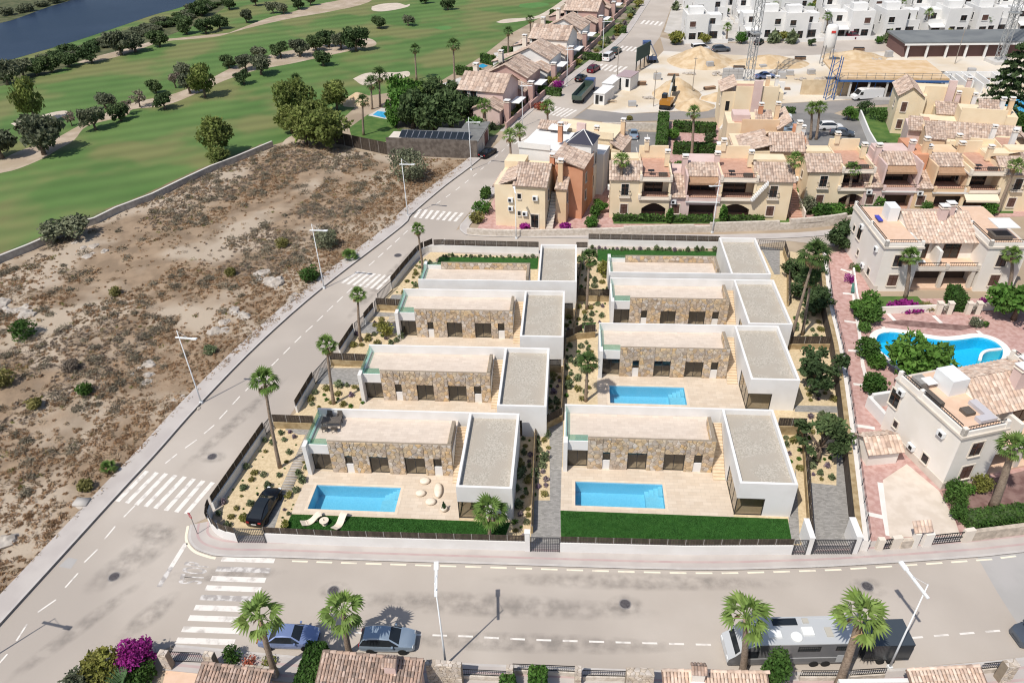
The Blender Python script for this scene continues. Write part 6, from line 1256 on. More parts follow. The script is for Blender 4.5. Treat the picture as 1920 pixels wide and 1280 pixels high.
villino(944,222,'pink house nearest the palm garden with several low tiled roofs', 'x', W_pink, tall=5.2); villino(988,186,'pink house with a dark solar collector on its roof', 'y', W_rose, solar=True); villino(1030,150,'white-gabled house with a carport on the side street', 'y', W_white); villino(1062,118,'sand-coloured house with a large square roof', 'x', W_cream, tall=5.4); villino(1088,90,'white-gabled house far up the side street', 'y', W_white); villino(1118,58,'pink house second from the top of the side street', 'x', W_rose, tall=5.2); villino(1142,30,'pink house at the top of the side street', 'y', W_rose); villino(1165,5,'pink house at the very top edge of the side street', 'x', W_rose)
# reed-walled garage with solar panels
o = at(720,302); g = House('garage', 'flat-roofed garage with reed-clad wall and a row of solar panels', 'garage', at(727,291), R(-6), None); m_reed = mat('reed_screen', (.10,.082,.07), (.17,.145,.125), sc=1.2, bump=.6, bsc=6, detail=8)
g.b(m_reed, 0, 0, 18.6, .3, 0, 3.6, 'reed_wall'); g.b(W_stone, .1, .3, 18.5, 5, 0, 3.2); g.b(mat('flat_roof_grey', (.16,.16,.155), (.2,.2,.19), sc=.6), 9.0, .3, 18.8, 7.5, 3.2, 3.4, 'flat_roof'); g.b(W_stone, 15, 5, 18.6, 11, 0, 3.2); g.b(MATS['flat_roof_grey'], 13.8, 7.5, 18.9, 12, 3.3, 3.5, 'flat_roof'); g.b(mat('garage_door', (.16,.07,.06)), 18.62, 7.0, 18.68, 10, .1, 2.6, 'garage_door')
for i in range(11): mb = MB(); x = 2.6+i*1.3; mb.raw([(x,.6,3.6),(x+1.2,.6,3.6),(x+1.2,3.0,4.3),(x,3.0,4.3)], [(0,1,2,3)]); f = mb.build('solar_panel', m_cglass, g.o); mb = MB(); [mb.bar(a, b, .06, .04) for a, b in (((x,.6,3.61),(x+1.2,.6,3.61)),((x+1.2,.6,3.61),(x+1.2,3,4.31)),((x+1.2,3,4.31),(x,3,4.31)),((x,3,4.31),(x,.6,3.61)))]; mb.build('frame', m_rim, f)
rfn = fence(seg([(560,262),(640,272),(727,291)]), 0, 2.6, 'grey reed fence left of the solar garage', None, pw=2.4, name='reed_fence'); 
for c in kids(rfn): 
    if c.name.startswith('panel'): c.data = c.data
# ---------------------------------------------------------------- cream houses on the right
def cream_house(loc, rz, label, detail, D=12.6):
    h = House('cream_house', label, 'house', loc, rz, 'cream houses around the curved pool', False, m_tilep); C = W_cream; S = W_stone
    for x0, x1 in ((0, 4.9), (13.4, 18.4)):
        h.b(C, x0, 0, x1, 6.0, 0, 6.6); h.b(C, x0+.02 if x0 == 0 else x0, 6.0, x1-.4, D, 0, 6.6); h.b(S, x0-.18, -.18, x1+.18, 6.1, 6.6, 6.85, 'cornice'); h.b(S, x0-.12, 6.1, x1-.3, D+.15, 6.6, 6.82, 'cornice'); h.b(S, x0-.06, -.06, x0+.5, 6, 0, .9, 'plinth') if x0 == 0 else None
        h.b(m_pfloor, x0+.2, .2, x1-.2, D-.2, 6.85, 6.9, 'roof_terrace'); z = 6.85
        h.parapet(C, [(x0+.15, .15), (x1-.15, .15)], z, .45, .3); h.parapet(C, [(x0+.15, .15), (x0+.15, 5.9), (x0+.15, D-.2)], z, .55, .3); h.rail([(x0+.4, .15), (x1-.4, .15)], z+.45, .5); h.rail([(x0+.15, .5), (x0+.15, 5.7)], z+.55, .4); h.rail([(x0+.15, 6.2), (x0+.15, D-.4)], z+.55, .4)
        for zz, hh in ((.9, 1.7), (3.9, 1.7)): h.win('f', x0+1.6, zz, 1.25, hh, 0, frame=W_trim, shut=zz < 2)
    h.win('l', 2.4, 1.0, .8, 1.0, 0); h.win('l', 8.0, 3.6, 1.3, 1.9, .02); h.win('l', 7.2, 1.6, .6, .8, .02); h.ac('l', 1.6, 5.2, 0); h.ac('l', 7.6, 5.6, .02); h.ac('l', 4.2, 1.2, 0); h.win('l', 10.4, 3.8, .7, .9, .02) if D > 12 else None
    # middle with balcony, porch and tiled roof
    h.b(m_recess_shade, 4.9, 3.2, 13.4, 3.4, 0, 3.0, 'porch_back'); h.b(C, 4.9, 3.4, 13.4, D-.6, 0, 6.2); h.b(m_pfloor, 4.9, .4, 13.4, 3.2, 0, .3, 'porch_floor'); h.b(S, 4.8, .3, 13.5, 3.3, 3.0, 3.3, 'balcony_slab'); h.b(m_pfloor, 4.9, .5, 13.4, 3.4, 3.3, 3.33, 'balcony_floor')
    for x in (8.6, 12.6): h.b(S, x, .4, x+.5, .9, .3, 3.0, 'pillar')
    h.parapet(S, [(5.0, .45), (9.1, .45), (13.2, .45)], 3.3, .3, .2); h.rail([(5.2, .45), (8.9, .45)], 3.6, .6); h.rail([(9.3, .45), (13.0, .45)], 3.6, .6)
    h.win('f', 5.3, 3.4, 2.0, 2.3, 3.4, frame=m_wood, sill=False, name='balcony_door'); h.win('f', 9.6, 3.4, 2.0, 2.3, 3.4, frame=m_wood, sill=False, name='balcony_door'); h.b(C, 7.9, 1.0, 8.3, 3.4, 3.33, 5.6, 'divider'); h.b(m_awnw, 5.6, 1.3, 6.6, 2.0, 3.75, 3.85, 'balcony_table')
    ry = D*.62; h.roof([((4.6,2.4,6.1),(13.7,2.4,6.1),(13.7,ry,8.3),(4.6,ry,8.3)), ((13.7,D+.4,6.2),(4.6,D+.4,6.2),(4.6,ry,8.3),(13.7,ry,8.3))]); h.b(C, 4.7, 3.4, 4.95, D-.6, 6.2, 6.9); mb = MB(); mb.raw([(4.75,3.0,6.3),(4.75,D,6.3),(4.75,ry,8.2),(4.9,3.0,6.3),(4.9,D,6.3),(4.9,ry,8.2)], [(0,2,1),(3,4,5)]); mb.build('gable', C, h.o)
    for x, y in ((9.6, ry-1.2), (10.9, ry-.3)): h.chim(x, y, 7.2, 9.4, W_pink, 1.0)
    if detail == 1:
        h.b(m_acw, 2.9, 7.6, 4.3, 9.8, 6.9, 8.9, 'terrace_cabin'); l = h.b(mat('blue_cushion', (.06,.07,.42)), 1.5, 7.0, 2.1, 8.8, 7.2, 7.32, 'sun_bed'); h.b(W_white, 14.4, 1.2, 17.2, 4.2, 8.9, 9.0, 'parasol'); h.b(m_wick, 14.6, 1.6, 17, 3.4, 6.9, 7.5, 'terrace_sofa')
    else:
        h.b(m_acw, 2.7, 5.2, 4.6, 7.6, 6.9, 8.7, 'terrace_cabin'); h.b(mat('grey_cushion', (.5,.48,.5)), 2.6, .9, 4.4, 1.7, 6.9, 7.35, 'sofa'); h.b(MATS['grey_cushion'], 3.7, 1.7, 4.5, 3.8, 6.9, 7.35, 'sofa'); h.b(m_wick, 2.2, 2.2, 3.2, 3.2, 6.9, 7.25, 'low_table'); h.b(m_wick, .6, 4.0, 1.2, 6.8, 6.9, 7.4, 'bench'); h.b(m_drive, .9, 7.0, 2.0, 8.4, 6.9, 7.5, 'hot_tub'); h.b(W_white, 1.4, 6.6, 2.5, 7.8, 7.5, 7.56, 'cloth')
    return h
cream_house(at(1636,546), R(1.5), 'cream house with a blue sun bed on its roof terrace beyond the curved pool', 1)
cream_house(at(1763,917), R(18), 'cream house with white outdoor sofa on its roof terrace near the right edge', 2, 9.2)
# ================================================================== paved garden court with the curved pool (right)
court = xy([(1617,1020),(1597,880),(1586,770),(1574,670),(1560,600),(1552,540),(1546,480),(1590,465),(1640,560),(1760,560),(1960,560),(2080,620),(2000,980),(1830,1005),(1800,1008),(1650,1022)])
sheet('pink_paving', court, .036, m_pink, [KIDNEY])
def ribbon(pts, w, z, m, name): l = xy(pts); return sheet(name, strip(offset(l, -w/2), w, 1), z, m)
_rz = .042
for pts, w in (([(1576,505),(1598,512)],.45),([(1580,550),(1600,552)],.45),([(1583,602),(1612,606)],.45),([(1590,657),(1625,660)],.45),([(1600,720),(1632,724)],.45),([(1605,798),(1640,803)],.5),([(1612,960),(1658,970)],.5),([(1617,680),(1630,740),(1645,775),(1665,800)],.4),([(1597,508),(1602,570),(1612,630),(1618,690)],.4),([(1652,905),(1660,960),(1668,1005)],.7),([(1665,588),(1680,604)],.5),([(1750,592),(1765,606)],.5),([(1830,595),(1846,610)],.5),([(1655,613),(1664,624)],.5),([(1832,620),(1846,632)],.5)):
    _rz += .0005; ribbon(pts, w, _rz, m_band, 'pale_band')
sheet('cream_forecourt', xy([(1655,900),(1700,870),(1760,920),(1790,975),(1800,1003),(1668,1008)]), .053, m_cream_pave)
sheet('planting_bed', xy([(1765,920),(1850,900),(1930,880),(1960,960),(1830,975),(1795,985)]), .054, m_shrubfloor)
sheet('planting_bed', xy([(1650,605),(1690,600),(1790,609),(1835,612),(1800,620),(1700,612)]), .055, m_shrubfloor)
sheet('garden_lawn', xy([(1640,556),(1720,556),(1735,572),(1735,580),(1640,580)]), .056, m_lawn2)
# curved pool
kp = thing('curved_pool', 'curving turquoise pool with a white rim and a small round paddling corner', 'pool', (0, 0, 0))
wall_line('basin_wall', KIDNEY+KIDNEY[:1], -1.6, .05, .3, mat('turquoise_mosaic', (.10,.55,.72), (.14,.60,.77), sc=5), -1 if sum((KIDNEY[i][0]-KIDNEY[i-1][0])*(KIDNEY[i][1]+KIDNEY[i-1][1]) for i in range(len(KIDNEY))) < 0 else 1, parent=kp)
sheet('basin_floor', KIDNEY, -1.55, MATS['turquoise_mosaic'], kind='part', parent=kp); sheet('water', KIDNEY, -.12, m_water2, kind='part', parent=kp)
_sgn = -1 if sum((KIDNEY[i][0]-KIDNEY[i-1][0])*(KIDNEY[i][1]+KIDNEY[i-1][1]) for i in range(len(KIDNEY))) < 0 else 1
wall_line('rim', offset(KIDNEY+KIDNEY[:1], _sgn*.02), .02, .10, .85, mat('rim_white', (.80,.76,.71)), _sgn, parent=kp)
for c in kids(kp):
    if 'kind' in c: del c['kind']
arc = smooth_line(xy([(1876,652),(1850,655),(1838,662),(1834,674)]), 4); wall_line('paddling_rim', arc, -1.5, .04, .35, MATS['rim_white'], 1, parent=kp)
# low court walls and gates of the far cream house
cw = thing('garden_wall', 'cream garden wall with gate piers in front of the far cream house', 'wall', (0, 0, 0)); wl = xy([(1638,590),(1750,586),(1850,582),(1920,580)])
wall_line('wall', wl, 0, 1.1, .25, W_cream, 1, parent=cw); 
for px in (1757, 1777, 1812, 1830): p = at(px, 588); MB().box(p.x-.3, p.y-.35, 0, p.x+.3, p.y+.3, 1.7).build('pier', W_trim, cw); MB().box(p.x-.36, p.y-.41, 1.7, p.x+.36, p.y+.36, 1.8).build('pier_cap', W_trim, cw)
for a, b_ in ((1761,1773),(1816,1826)): p, q = at(a,590), at(b_,590); mb = MB(); [mb.bar(lerp(p,q,k/5)+Vector((0,0,.1)), lerp(p,q,k/5)+Vector((0,0,1.3)), .04) for k in range(6)]; mb.bar(p+Vector((0,0,1.3)), q+Vector((0,0,1.3)), .06); mb.build('gate', m_iron, cw)
cw2 = thing('garden_wall', 'low cream wall along the pink path beside the far cream house', 'wall', (0,0,0)); wall_line('wall', xy([(1600,512),(1606,560),(1616,600),(1640,590)]), 0, .9, .25, W_cream, -1, parent=cw2)
# front boundary of the near cream house
fb = thing('stone_boundary', 'stone and cream boundary wall with gates right of the villa row', 'wall', (0,0,0))
for x0, y0, x1, y1, hh, m in ((1640,1030,1652,1030,1.5,W_trim),(1667,1028,1684,1026,1.5,W_trim),(1684,1027,1706,1025,1.1,m_rub),(1706,1026,1716,1025,1.9,W_cream),(1726,1024,1742,1022,1.7,W_cream),(1800,1016,1818,1013,1.6,W_trim),(1818,1013,1960,995,1.3,m_rub)):
    a, b_ = at(x0,y0), at(x1,y1); mb = MB(); mb.bar((a.x,a.y,hh/2), (b_.x,b_.y,hh/2), .4, hh); mb.build('wall', m, fb)
a, b_ = at(1704,1018), at(1734,1015); mb = MB(); slope(mb, (a.x-.2,a.y-.6,2.0), (b_.x,b_.y-.6,2.0), (b_.x,b_.y+.4,2.5), (a.x-.2,a.y+.4,2.5), .3, .4); mb.build('letterbox_roof', m_tilep, fb)
for (x0,y0,x1,y1,lb) in ((1650,1031,1668,1029,'pedestrian'),(1742,1022,1801,1016,'drive')):
    a, b_ = at(x0,y0), at(x1,y1); n = max(5, int((b_-a).length/.22)); mb = MB(); [mb.bar(lerp(a,b_,k/n)+Vector((0,0,.1)), lerp(a,b_,k/n)+Vector((0,0,1.35)), .04) for k in range(n+1)]; mb.bar(a+Vector((0,0,1.35)), b_+Vector((0,0,1.35)), .07); mb.bar(a+Vector((0,0,.75)), b_+Vector((0,0,.75)), .07); mb.bar(a+Vector((0,0,.15)), b_+Vector((0,0,.15)), .07); mb.build(lb+'_gate', m_iron, fb)
gh = House('meter_house', 'small tile-roofed hut beside the near cream house', 'hut', at(1640,872), R(10), None, False, m_tilep); gh.b(W_cream, -.9, 0, 2.2, 2.6, 0, 2.0); gh.gable_x(-.9, 0, 2.2, 2.6, 2.0, .8, W_cream); sw_ = thing('stair_wall', 'white stepped entrance wall beside the near cream house', 'wall', at(1655,800), R(15)); MB().box(0, 0, 0, .4, 3.4, 1.5).build('wall', W_white, sw_); MB().box(.4, 3.0, 0, 2.6, 3.4, 1.9).build('landing', W_white, sw_)
# shrubs and trees of the court
shrub(1622,600,1.9,m_hedge,'clipped round dark bush under the small bright tree by the pink path',h=2.4,n=1700); shrub(1620,622,.95,m_grn,'small clipped ball bush beside the pink path',h=1.4,n=900); shrub(1622,668,1.7,m_hedge,'large leafy bush left of the curved pool',h=2.6,n=1600); shrub(1641,688,1.35,m_grn,'clipped bright ball bush left of the pool tree',h=1.9,n=1200); shrub(1638,735,1.6,m_hedge,'clipped square-topped bush beside the pink path',h=2.2,n=1500)
tree('broad',1712,720,3.6,'bright green spreading tree hanging over the curved pool',None,v=0); tree('broad',1622,592,2.2,'small bright tree growing out of the clipped dark bush',None,hscale=.8,v=1); tree('broad',1900,600,3.6,'dense bright tree at the right edge before the far cream house',None,v=2); tree('darkolive',1575,465,2.8,'dark leafy tree at the bend of the back street',None,v=1)
hedge((1768,560),(1785,585),1.5,2.3,'clipped hedge block in front of the far cream house',None); shrub(1700,578,2.0,m_mag,'low magenta ground cover along the garden wall',h=.7,n=900); shrub(1680,578,1.5,m_mag,'second low magenta mound along the garden wall',h=.6,n=600); shrub(1845,572,.9,m_mag,'magenta bush beside the red patio',h=1.0,n=500); shrub(1736,580,1.2,m_cush,'brownish round bush beside the gate pier',h=1.1,n=600); shrub(1590,530,.9,m_mag,'purple bush beside the green lounger',h=1.4,n=500); shrub(1828,612,1.0,m_olive,'round grey bush near the curved pool',h=1.4,n=700); shrub(1843,612,.7,m_grn,'small bright bush beside the round grey bush',h=.9,n=400)
shrub(1600,505,.9,m_greyleaf,'grey bush at the far cream house corner',h=1.0,n=400); shrub(1612,508,1.1,m_grn,'leafy plant at the foot of the far cream house',h=1.2,n=500)
for i, (px, py, r, m) in enumerate(((1786,918,1.0,m_hedge),(1788,945,1.2,m_hedge),(1795,970,1.0,m_hedge),(1808,925,.9,m_grn),(1838,918,1.2,m_ylw))): shrub(px,py,r,m,['clipped dark bush at the near cream house corner','second clipped bush beside the cream forecourt','third clipped bush nearest the drive gate','small bright bush beside the clipped row','yellow-green flowering bush under the near cream windows'][i],h=r*1.5,n=900)
hedge((1818,1000),(1930,985),1.6,1.4,'long flowering hedge above the stone wall at the right edge',None)
o = thing('garden_lounger', 'green plastic lounger lying beside the purple bush', 'lounger', at(1600,546)+Vector((0,0,.05)), R(70)); mg = mat('green_plastic', (.05,.16,.13), rough=.5); MB().box(-.9,-.33,.28,.4,.33,.34).build('seat', mg, o); mb = MB(); mb.bar((.4,0,.31),(1.0,0,.65),.66,.06); mb.build('backrest', mg, o); [MB().box(x-.04,y-.04,0,x+.04,y+.04,.28).build('leg', mg, o) for x in (-.8,.5) for y in (-.28,.28)]
palm(1697,558,1706,482,1.5,'palm before the far cream house balcony','palms of the court',tr=.2); palm(1890,552,1898,478,1.4,'palm before the right wing of the far cream house','palms of the court',tr=.2); palm(1862,950,1898,840,1.6,'thick-trunked leaning palm before the near cream house','palms of the court',tr=.3,dead=4)
# ================================================================== foreground houses along the bottom edge
m_rubw = mat('rubble_wall', (.50,.44,.37), (.62,.56,.49), sc=2.2, bump=1.0, bsc=3.5, detail=7)
def tile_piece():
    mb = MB(); V = []; n = 5
    for y, r, z in ((0,.125,.035),(.46,.10,0)):
        for k in range(n+1): t = math.pi*k/n; V.append((-math.cos(t)*r, y, z+math.sin(t)*r*.75))
    mb.raw(V, [(k, k+1, n+2+k, n+1+k) for k in range(n)]+[tuple(range(n, -1, -1))]); return mb
def _tv(i): b = tile_piece(); b.r = [i/9]*len(b.r); return b.mesh('tile', m_tiled)
TILES = [_tv(i) for i in range(9)]
def tile_roof(label, p0, p1, z, rows, drop=.35, base=None, wallm=W_pink, mt=None, extra=0, cols0=0):
    """near roof: ridge from photo p0 to p1 at height z, falling toward the viewer; every tile an object"""
    a, b_ = at(*p0, z), at(*p1, z); d = (b_-a); L = d.length; rz = math.atan2(d.y, d.x); h = thing('tiled_roof_house', label, 'house', (a.x, a.y, 0), rz, 'houses along the bottom edge'); run = rows*.38; sl = math.atan(drop)
    MB().box(.15, -run+.2, 0, L-.15, -.05, z-run*drop-.12).build('wall', wallm, h); mb = MB(); mb.raw([(-.1,.1,z-.12),(L+.1,.1,z-.12),(L+.1,-run-.1,z-.12-run*drop),(-.1,-run-.1,z-.12-run*drop),(-.1,.1,z-.04),(L+.1,.1,z-.04),(L+.1,-run-.1,z-.04-run*drop),(-.1,-run-.1,z-.04-run*drop)], [(0,1,2,3),(7,6,5,4),(0,4,5,1),(2,6,7,3),(1,5,6,2),(0,3,7,4)]); rf_ = mb.build('roof', mat('tile_bed', (.20,.14,.11)), h)
    TL = TILES
    if mt:
        TL = [t.copy() for t in TILES]
        for t in TL: t.materials[0] = mt
    n = int(L/.255)
    for j in range(rows):
        for i in range(n):
            if j*n+i >= 300: break
            t = link('tile', random.choice(TL), rf_, ((i+.5)*L/n, -(j+1)*.38+random.uniform(-.02,.02), z-(j+1)*.38*drop-.02)); t.rotation_euler = (sl, 0, random.uniform(-.03,.03))
    for i in range(0, n, 2): t = link('ridge_tile', random.choice(TL), rf_, (i*L/n+.5, .06, z-.01)); t.rotation_euler = (0, 0, math.pi/2); t.scale = (1.2, 1.2, 1.2)
    return h
tile_roof('tiled roof at the bottom edge beside the leaning palm trunk', (379,1243), (508,1259), 3.0, 8); h = tile_roof('large tiled roof with a brick-topped chimney at the bottom edge', (606,1221), (794,1238), 3.6, 9); 
def roof_chimney(px, py, z, hh, label, m=W_trim):
    p = at(px, py, z); o = thing('chimney', label, 'chimney', (p.x, p.y, z-.4)); MB().box(-.42,-.32,0,.42,.32,hh).build('stack', m, o); MB().box(-.5,-.4,0,.5,.4,.25).build('base', W_white, o); mb = MB(); slope(mb, (-.55,-.45,hh), (.55,-.45,hh), (.55,.05,hh+.35), (-.55,.05,hh+.35), .22, .3, .05); slope(mb, (.55,.5,hh), (-.55,.5,hh), (-.55,.05,hh+.35), (.55,.05,hh+.35), .22, .3, .05); mb.build('tile_cap', m_tiled, o)
roof_chimney(734,1256,3.2,1.5,'chimney with a tiled cap on the large bottom roof', W_pink); tile_roof('pale tiled roof at the bottom edge left of the cypress', (1243,1257), (1437,1261), 3.4, 4, mt=m_tilep); roof_chimney(1308,1268,3.4,1.3,'small pink chimney on the pale tiled roof', W_cream); tile_roof('pale tiled roof at the bottom edge right of the trailer', (1702,1256), (1838,1249), 3.6, 8, mt=m_tilep)
def stone_block(px0, py0, px1, py1, z, d, label, name='stone_wall', m=None):
    a, b_ = at(px0,py0,z), at(px1,py1,z); L = (b_-a).length; o = thing(name, label, 'wall', (a.x,a.y,0), math.atan2(b_.y-a.y,b_.x-a.x)); MB().box(0,-d,0,L,0,z).build('wall', m_mortar, o)
    for k, p in enumerate(crazy_stones(0, L, .0, z, max(6, int(L*z/.10)), (), int(px0), .014, .015)):
        s = link('stone', _stone_rub(p), o, (0,-d,0))
    for k, p in enumerate(crazy_stones(0, L, 0, d, max(4, int(L*d/.10)), (), int(px0)+5, .014, .015)):
        s = link('stone', _stone_rub(p), o, (0,-d,z)); s.rotation_euler = (-math.pi/2, 0, 0)
    return o
def _stone_rub(p): me = stone_mesh(p, .04, _rr); me.materials[0] = m_rub; return me
stone_block(800,1234,866,1240,2.6,.5,'broad stone gatehouse wall below the near street lamp'); stone_block(950,1244,963,1245,2.0,.5,'stone fence pillar left of the dividing hedge'); stone_block(1078,1246,1091,1247,2.0,.5,'stone fence pillar right of the dividing hedge'); stone_block(1174,1250,1226,1252,2.8,.6,'stone-clad wall beside the small pink chimney'); stone_block(1880,1237,1903,1233,2.2,.6,'stone pillar at the right bottom corner'); stone_block(300,1216,316,1218,2.0,.5,'stone gate pillar beside the magenta bougainvillea'); stone_block(384,1219,402,1221,1.9,.5,'stone gate pillar left of the leaning palm'); stone_block(460,1245,520,1250,1.0,.4,'low stone flower wall under the leaning palm')
def yard_fence(x0, y0, x1, y1, label, hh=1.3, wall=.6):
    a, b_ = at(x0,y0), at(x1,y1); L = (b_-a).length; o = thing('railing_fence', label, 'fence', a, math.atan2(b_.y-a.y,b_.x-a.x), 'railings of the bottom gardens'); MB().box(0,-.12,0,L,.12,wall).build('plinth', m_rubw, o); n = int(L/.16); mb = MB(); mb.box(0,-.025,wall+.06,L,.025,wall+.1).box(0,-.025,hh,L,.025,hh+.05); mb.build('rail', m_iron, o); bar = MB().box(-.012,-.012,wall,.012,.012,hh).mesh('bar', m_iron); [link('bar', bar, o, (k*L/n,0,0)) for k in range(n+1)]
yard_fence(868,1272,952,1276,'black railing fence right of the gatehouse wall'); yard_fence(962,1262,1078,1267,'black railing fence behind the dividing hedge'); yard_fence(1092,1274,1174,1276,'black railing fence left of the stone-clad wall'); yard_fence(1497,1275,1570,1275,'black railing fence between cypress and palm trunk'); yard_fence(1590,1274,1655,1270,'short black railing fence beside the trailer lamp'); yard_fence(1835,1262,1882,1257,'black railing fence at the right bottom corner'); yard_fence(318,1240,384,1243,'black gate railing between two stone pillars at the bottom left',1.4,.1)
sheet('patio', xy([(300,1300),(318,1232),(384,1238),(380,1262),(600,1275),(560,1330)]), .03, m_pfloor); sheet('garden_floor', xy([(866,1262),(1180,1268),(1180,1330),(866,1330)]), .03, m_cream_pave); sheet('garden_floor', xy([(1440,1268),(1900,1248),(1900,1330),(1440,1330)]), .031, m_cream_pave)
wb = thing('white_parapet', 'white roof parapet at the bottom edge in front of the trailer', 'parapet', at(1572,1272,3.0)-Vector((0,0,3.0)), R(4)); MB().box(0,-.3,0,5.8,0,3.0).build('wall', W_white, wb); MB().box(.0,-3,0,5.8,-.3,2.7).build('terrace', W_pink, wb)
p = at(1008,1247,2.6); hedge(Vector((p.x-.55,p.y-1.7,0)), Vector((p.x+.6,p.y-1.7,0)), 1.7, 2.6, 'tall clipped hedge block dividing the bottom gardens', None, m_grn, dens=160); p = at(952,1264,1.6); hedge(Vector((p.x-.5,p.y-1.2,0)), Vector((p.x+.5,p.y-1.2,0)), 1.2, 1.6, 'small clipped hedge block beside the gatehouse wall', None, m_grn, dens=160)
shrub(0,0,1.15,m_hedge,'broad cypress bush in front of the motorhome',h=4.4,n=2600,leaf=.16,world=at(1447,1290),cat='shrub'); p = at(598,1210,2.4); o = hedge(Vector((p.x-.9,p.y-3.2,0)), Vector((p.x+.5,p.y-3.2,0)), 3.4, 2.6, 'tall clipped dark hedge at the end of the blue saloon car', None, m_hedge, dens=150)
shrub(0,0,1.7,m_mag,'bright magenta bougainvillea at the bottom left gate',h=2.8,n=2200,leaf=.17,world=at(262,1250)); shrub(0,0,1.9,m_ylw,'bright yellow-green shrub left of the bougainvillea',h=2.6,n=2000,leaf=.2,world=at(200,1272)); shrub(0,0,1.5,m_olive,'purplish dark shrub at the bottom left edge',h=2.0,n=1400,leaf=.16,world=at(155,1300)); shrub(0,0,1.6,m_hedge,'dark shrub between bougainvillea and stone gate',h=1.7,n=1500,leaf=.16,world=at(262,1275)); shrub(440,1238,.9,m_hedge,'red-flowering shrub beside the stone gate pillar',h=1.5,n=800); shrub(470,1246,.7,m_redfl,'small red flower clump under the leaning palm',h=.8,n=260); shrub(505,1244,.7,m_ylw,'yellow-green flower clump behind the low stone wall',h=.8,n=300)
o = thing('cycad', 'dark spiky cycad at the bottom left edge', 'plant', at(238,1296)); MB().tube([(0,0,0),(0,0,.9)], .22, 8).build('trunk', m_palmbark, o)
for k in range(22):
    mb = MB() if k == 0 else mb
    if k == 0:
        for q in range(12): t = q/11; mb.face([(.15+t*1.2,-.01,.02),(.15+t*1.2+.05,.22*(1-t*.7),.06-t*.1),(.15+t*1.2+.1,.0,.0),(.15+t*1.2+.05,-.22*(1-t*.7),.06-t*.1)])
        fm_ = mb.mesh('frond', m_spin)
    f = link('frond', fm_, o, (0,0,.95)); f.rotation_euler = (0, -R(10+(k*37 % 60)), k*2.399)
palm(517,1266,487,1158,2.0,'leaning bushy palm in front of the front crossing','foreground palms',tr=.2,nf=15,dead=3); palm(655,1225,643,1148,2.0,'bushy palm left of the steel-blue hatchback','foreground palms',tr=.2,nf=15,dead=3); palm(1392,1262,1398,1158,2.0,'bushy palm in front of the motorhome cab','foreground palms',tr=.22,nf=15,dead=2); palm(1570,1290,1612,1160,2.1,'bushy palm with scaly trunk between motorhome and trailer','foreground palms',tr=.26,nf=15,dead=3)
# ================================================================== vacant lot with dry scrub
from mathutils import noise as mnoise
LOT = xy([(-420,1560),(-60,1195),(0,1133),(100,1027),(227,897),(363,754),(477,650),(563,573),(633,516),(700,461),(768,401),(835,347),(893,300),(727,294),(640,277),(560,266),(515,276),(445,304),(398,322),(345,347),(290,374),(222,400),(182,420),(125,442),(60,470),(0,494),(-250,622),(-900,1010)])
def in_poly(P, x, y):
    c = False
    for i in range(len(P)):
        a, b = P[i], P[i-1]
        if (a[1] > y) != (b[1] > y) and x < (b[0]-a[0])*(y-a[1])/(b[1]-a[1])+a[0]: c = not c
    return c
def edge_d(P, x, y):
    best = 99
    for i in range(len(P)):
        ax, ay = P[i-1]; bx_, by_ = P[i]; dx, dy = bx_-ax, by_-ay; t = max(0, min(1, ((x-ax)*dx+(y-ay)*dy)/(dx*dx+dy*dy+1e-9))); best = min(best, math.hypot(x-ax-t*dx, y-ay-t*dy))
    return best
def lot_h(x, y, d=None):
    d = edge_d(LOT, x, y) if d is None else d; k = min(1, d/3.0)
    return .03+k*(.55*(mnoise.noise((x*.07, y*.07, 3))+.35)+.22*(mnoise.noise((x*.25, y*.25, 7))+.3)+.07*(mnoise.noise((x*.9, y*.9, 1))+.4))
def lot_mesh():
    st = 1.0; x0, x1 = -150, -18; y0, y1 = 28, 150; nx, ny = int((x1-x0)/st)+1, int((y1-y0)/st)+1; V = {}; F = []; vs = []
    ins = [[in_poly(LOT, x0+i*st, y0+j*st) for j in range(ny)] for i in range(nx)]
    def vid(i, j):
        if (i, j) not in V: x, y = x0+i*st, y0+j*st; V[(i, j)] = len(vs); vs.append((x, y, max(.028, lot_h(x, y)) if ins[i][j] else -.02))
        return V[(i, j)]
    for i in range(nx-1):
        for j in range(ny-1):
            if ins[i][j] or ins[i+1][j] or ins[i][j+1] or ins[i+1][j+1]: F.append((vid(i,j), vid(i+1,j), vid(i+1,j+1), vid(i,j+1)))
    me = bpy.data.meshes.new('vacant_lot'); me.from_pydata(vs, [], F); me.polygons.foreach_set('use_smooth', [True]*len(F)); return me
m_lot = mat('dry_soil', (.32,.232,.155), (.225,.163,.108), sc=.30, bump=1.6, bsc=3.5, detail=12, col3=(.42,.345,.265), sc3=.08, ramp=(.38,.62))
me = lot_mesh(); me.materials.append(m_lot); tag(link('vacant_lot', me), kind='structure')
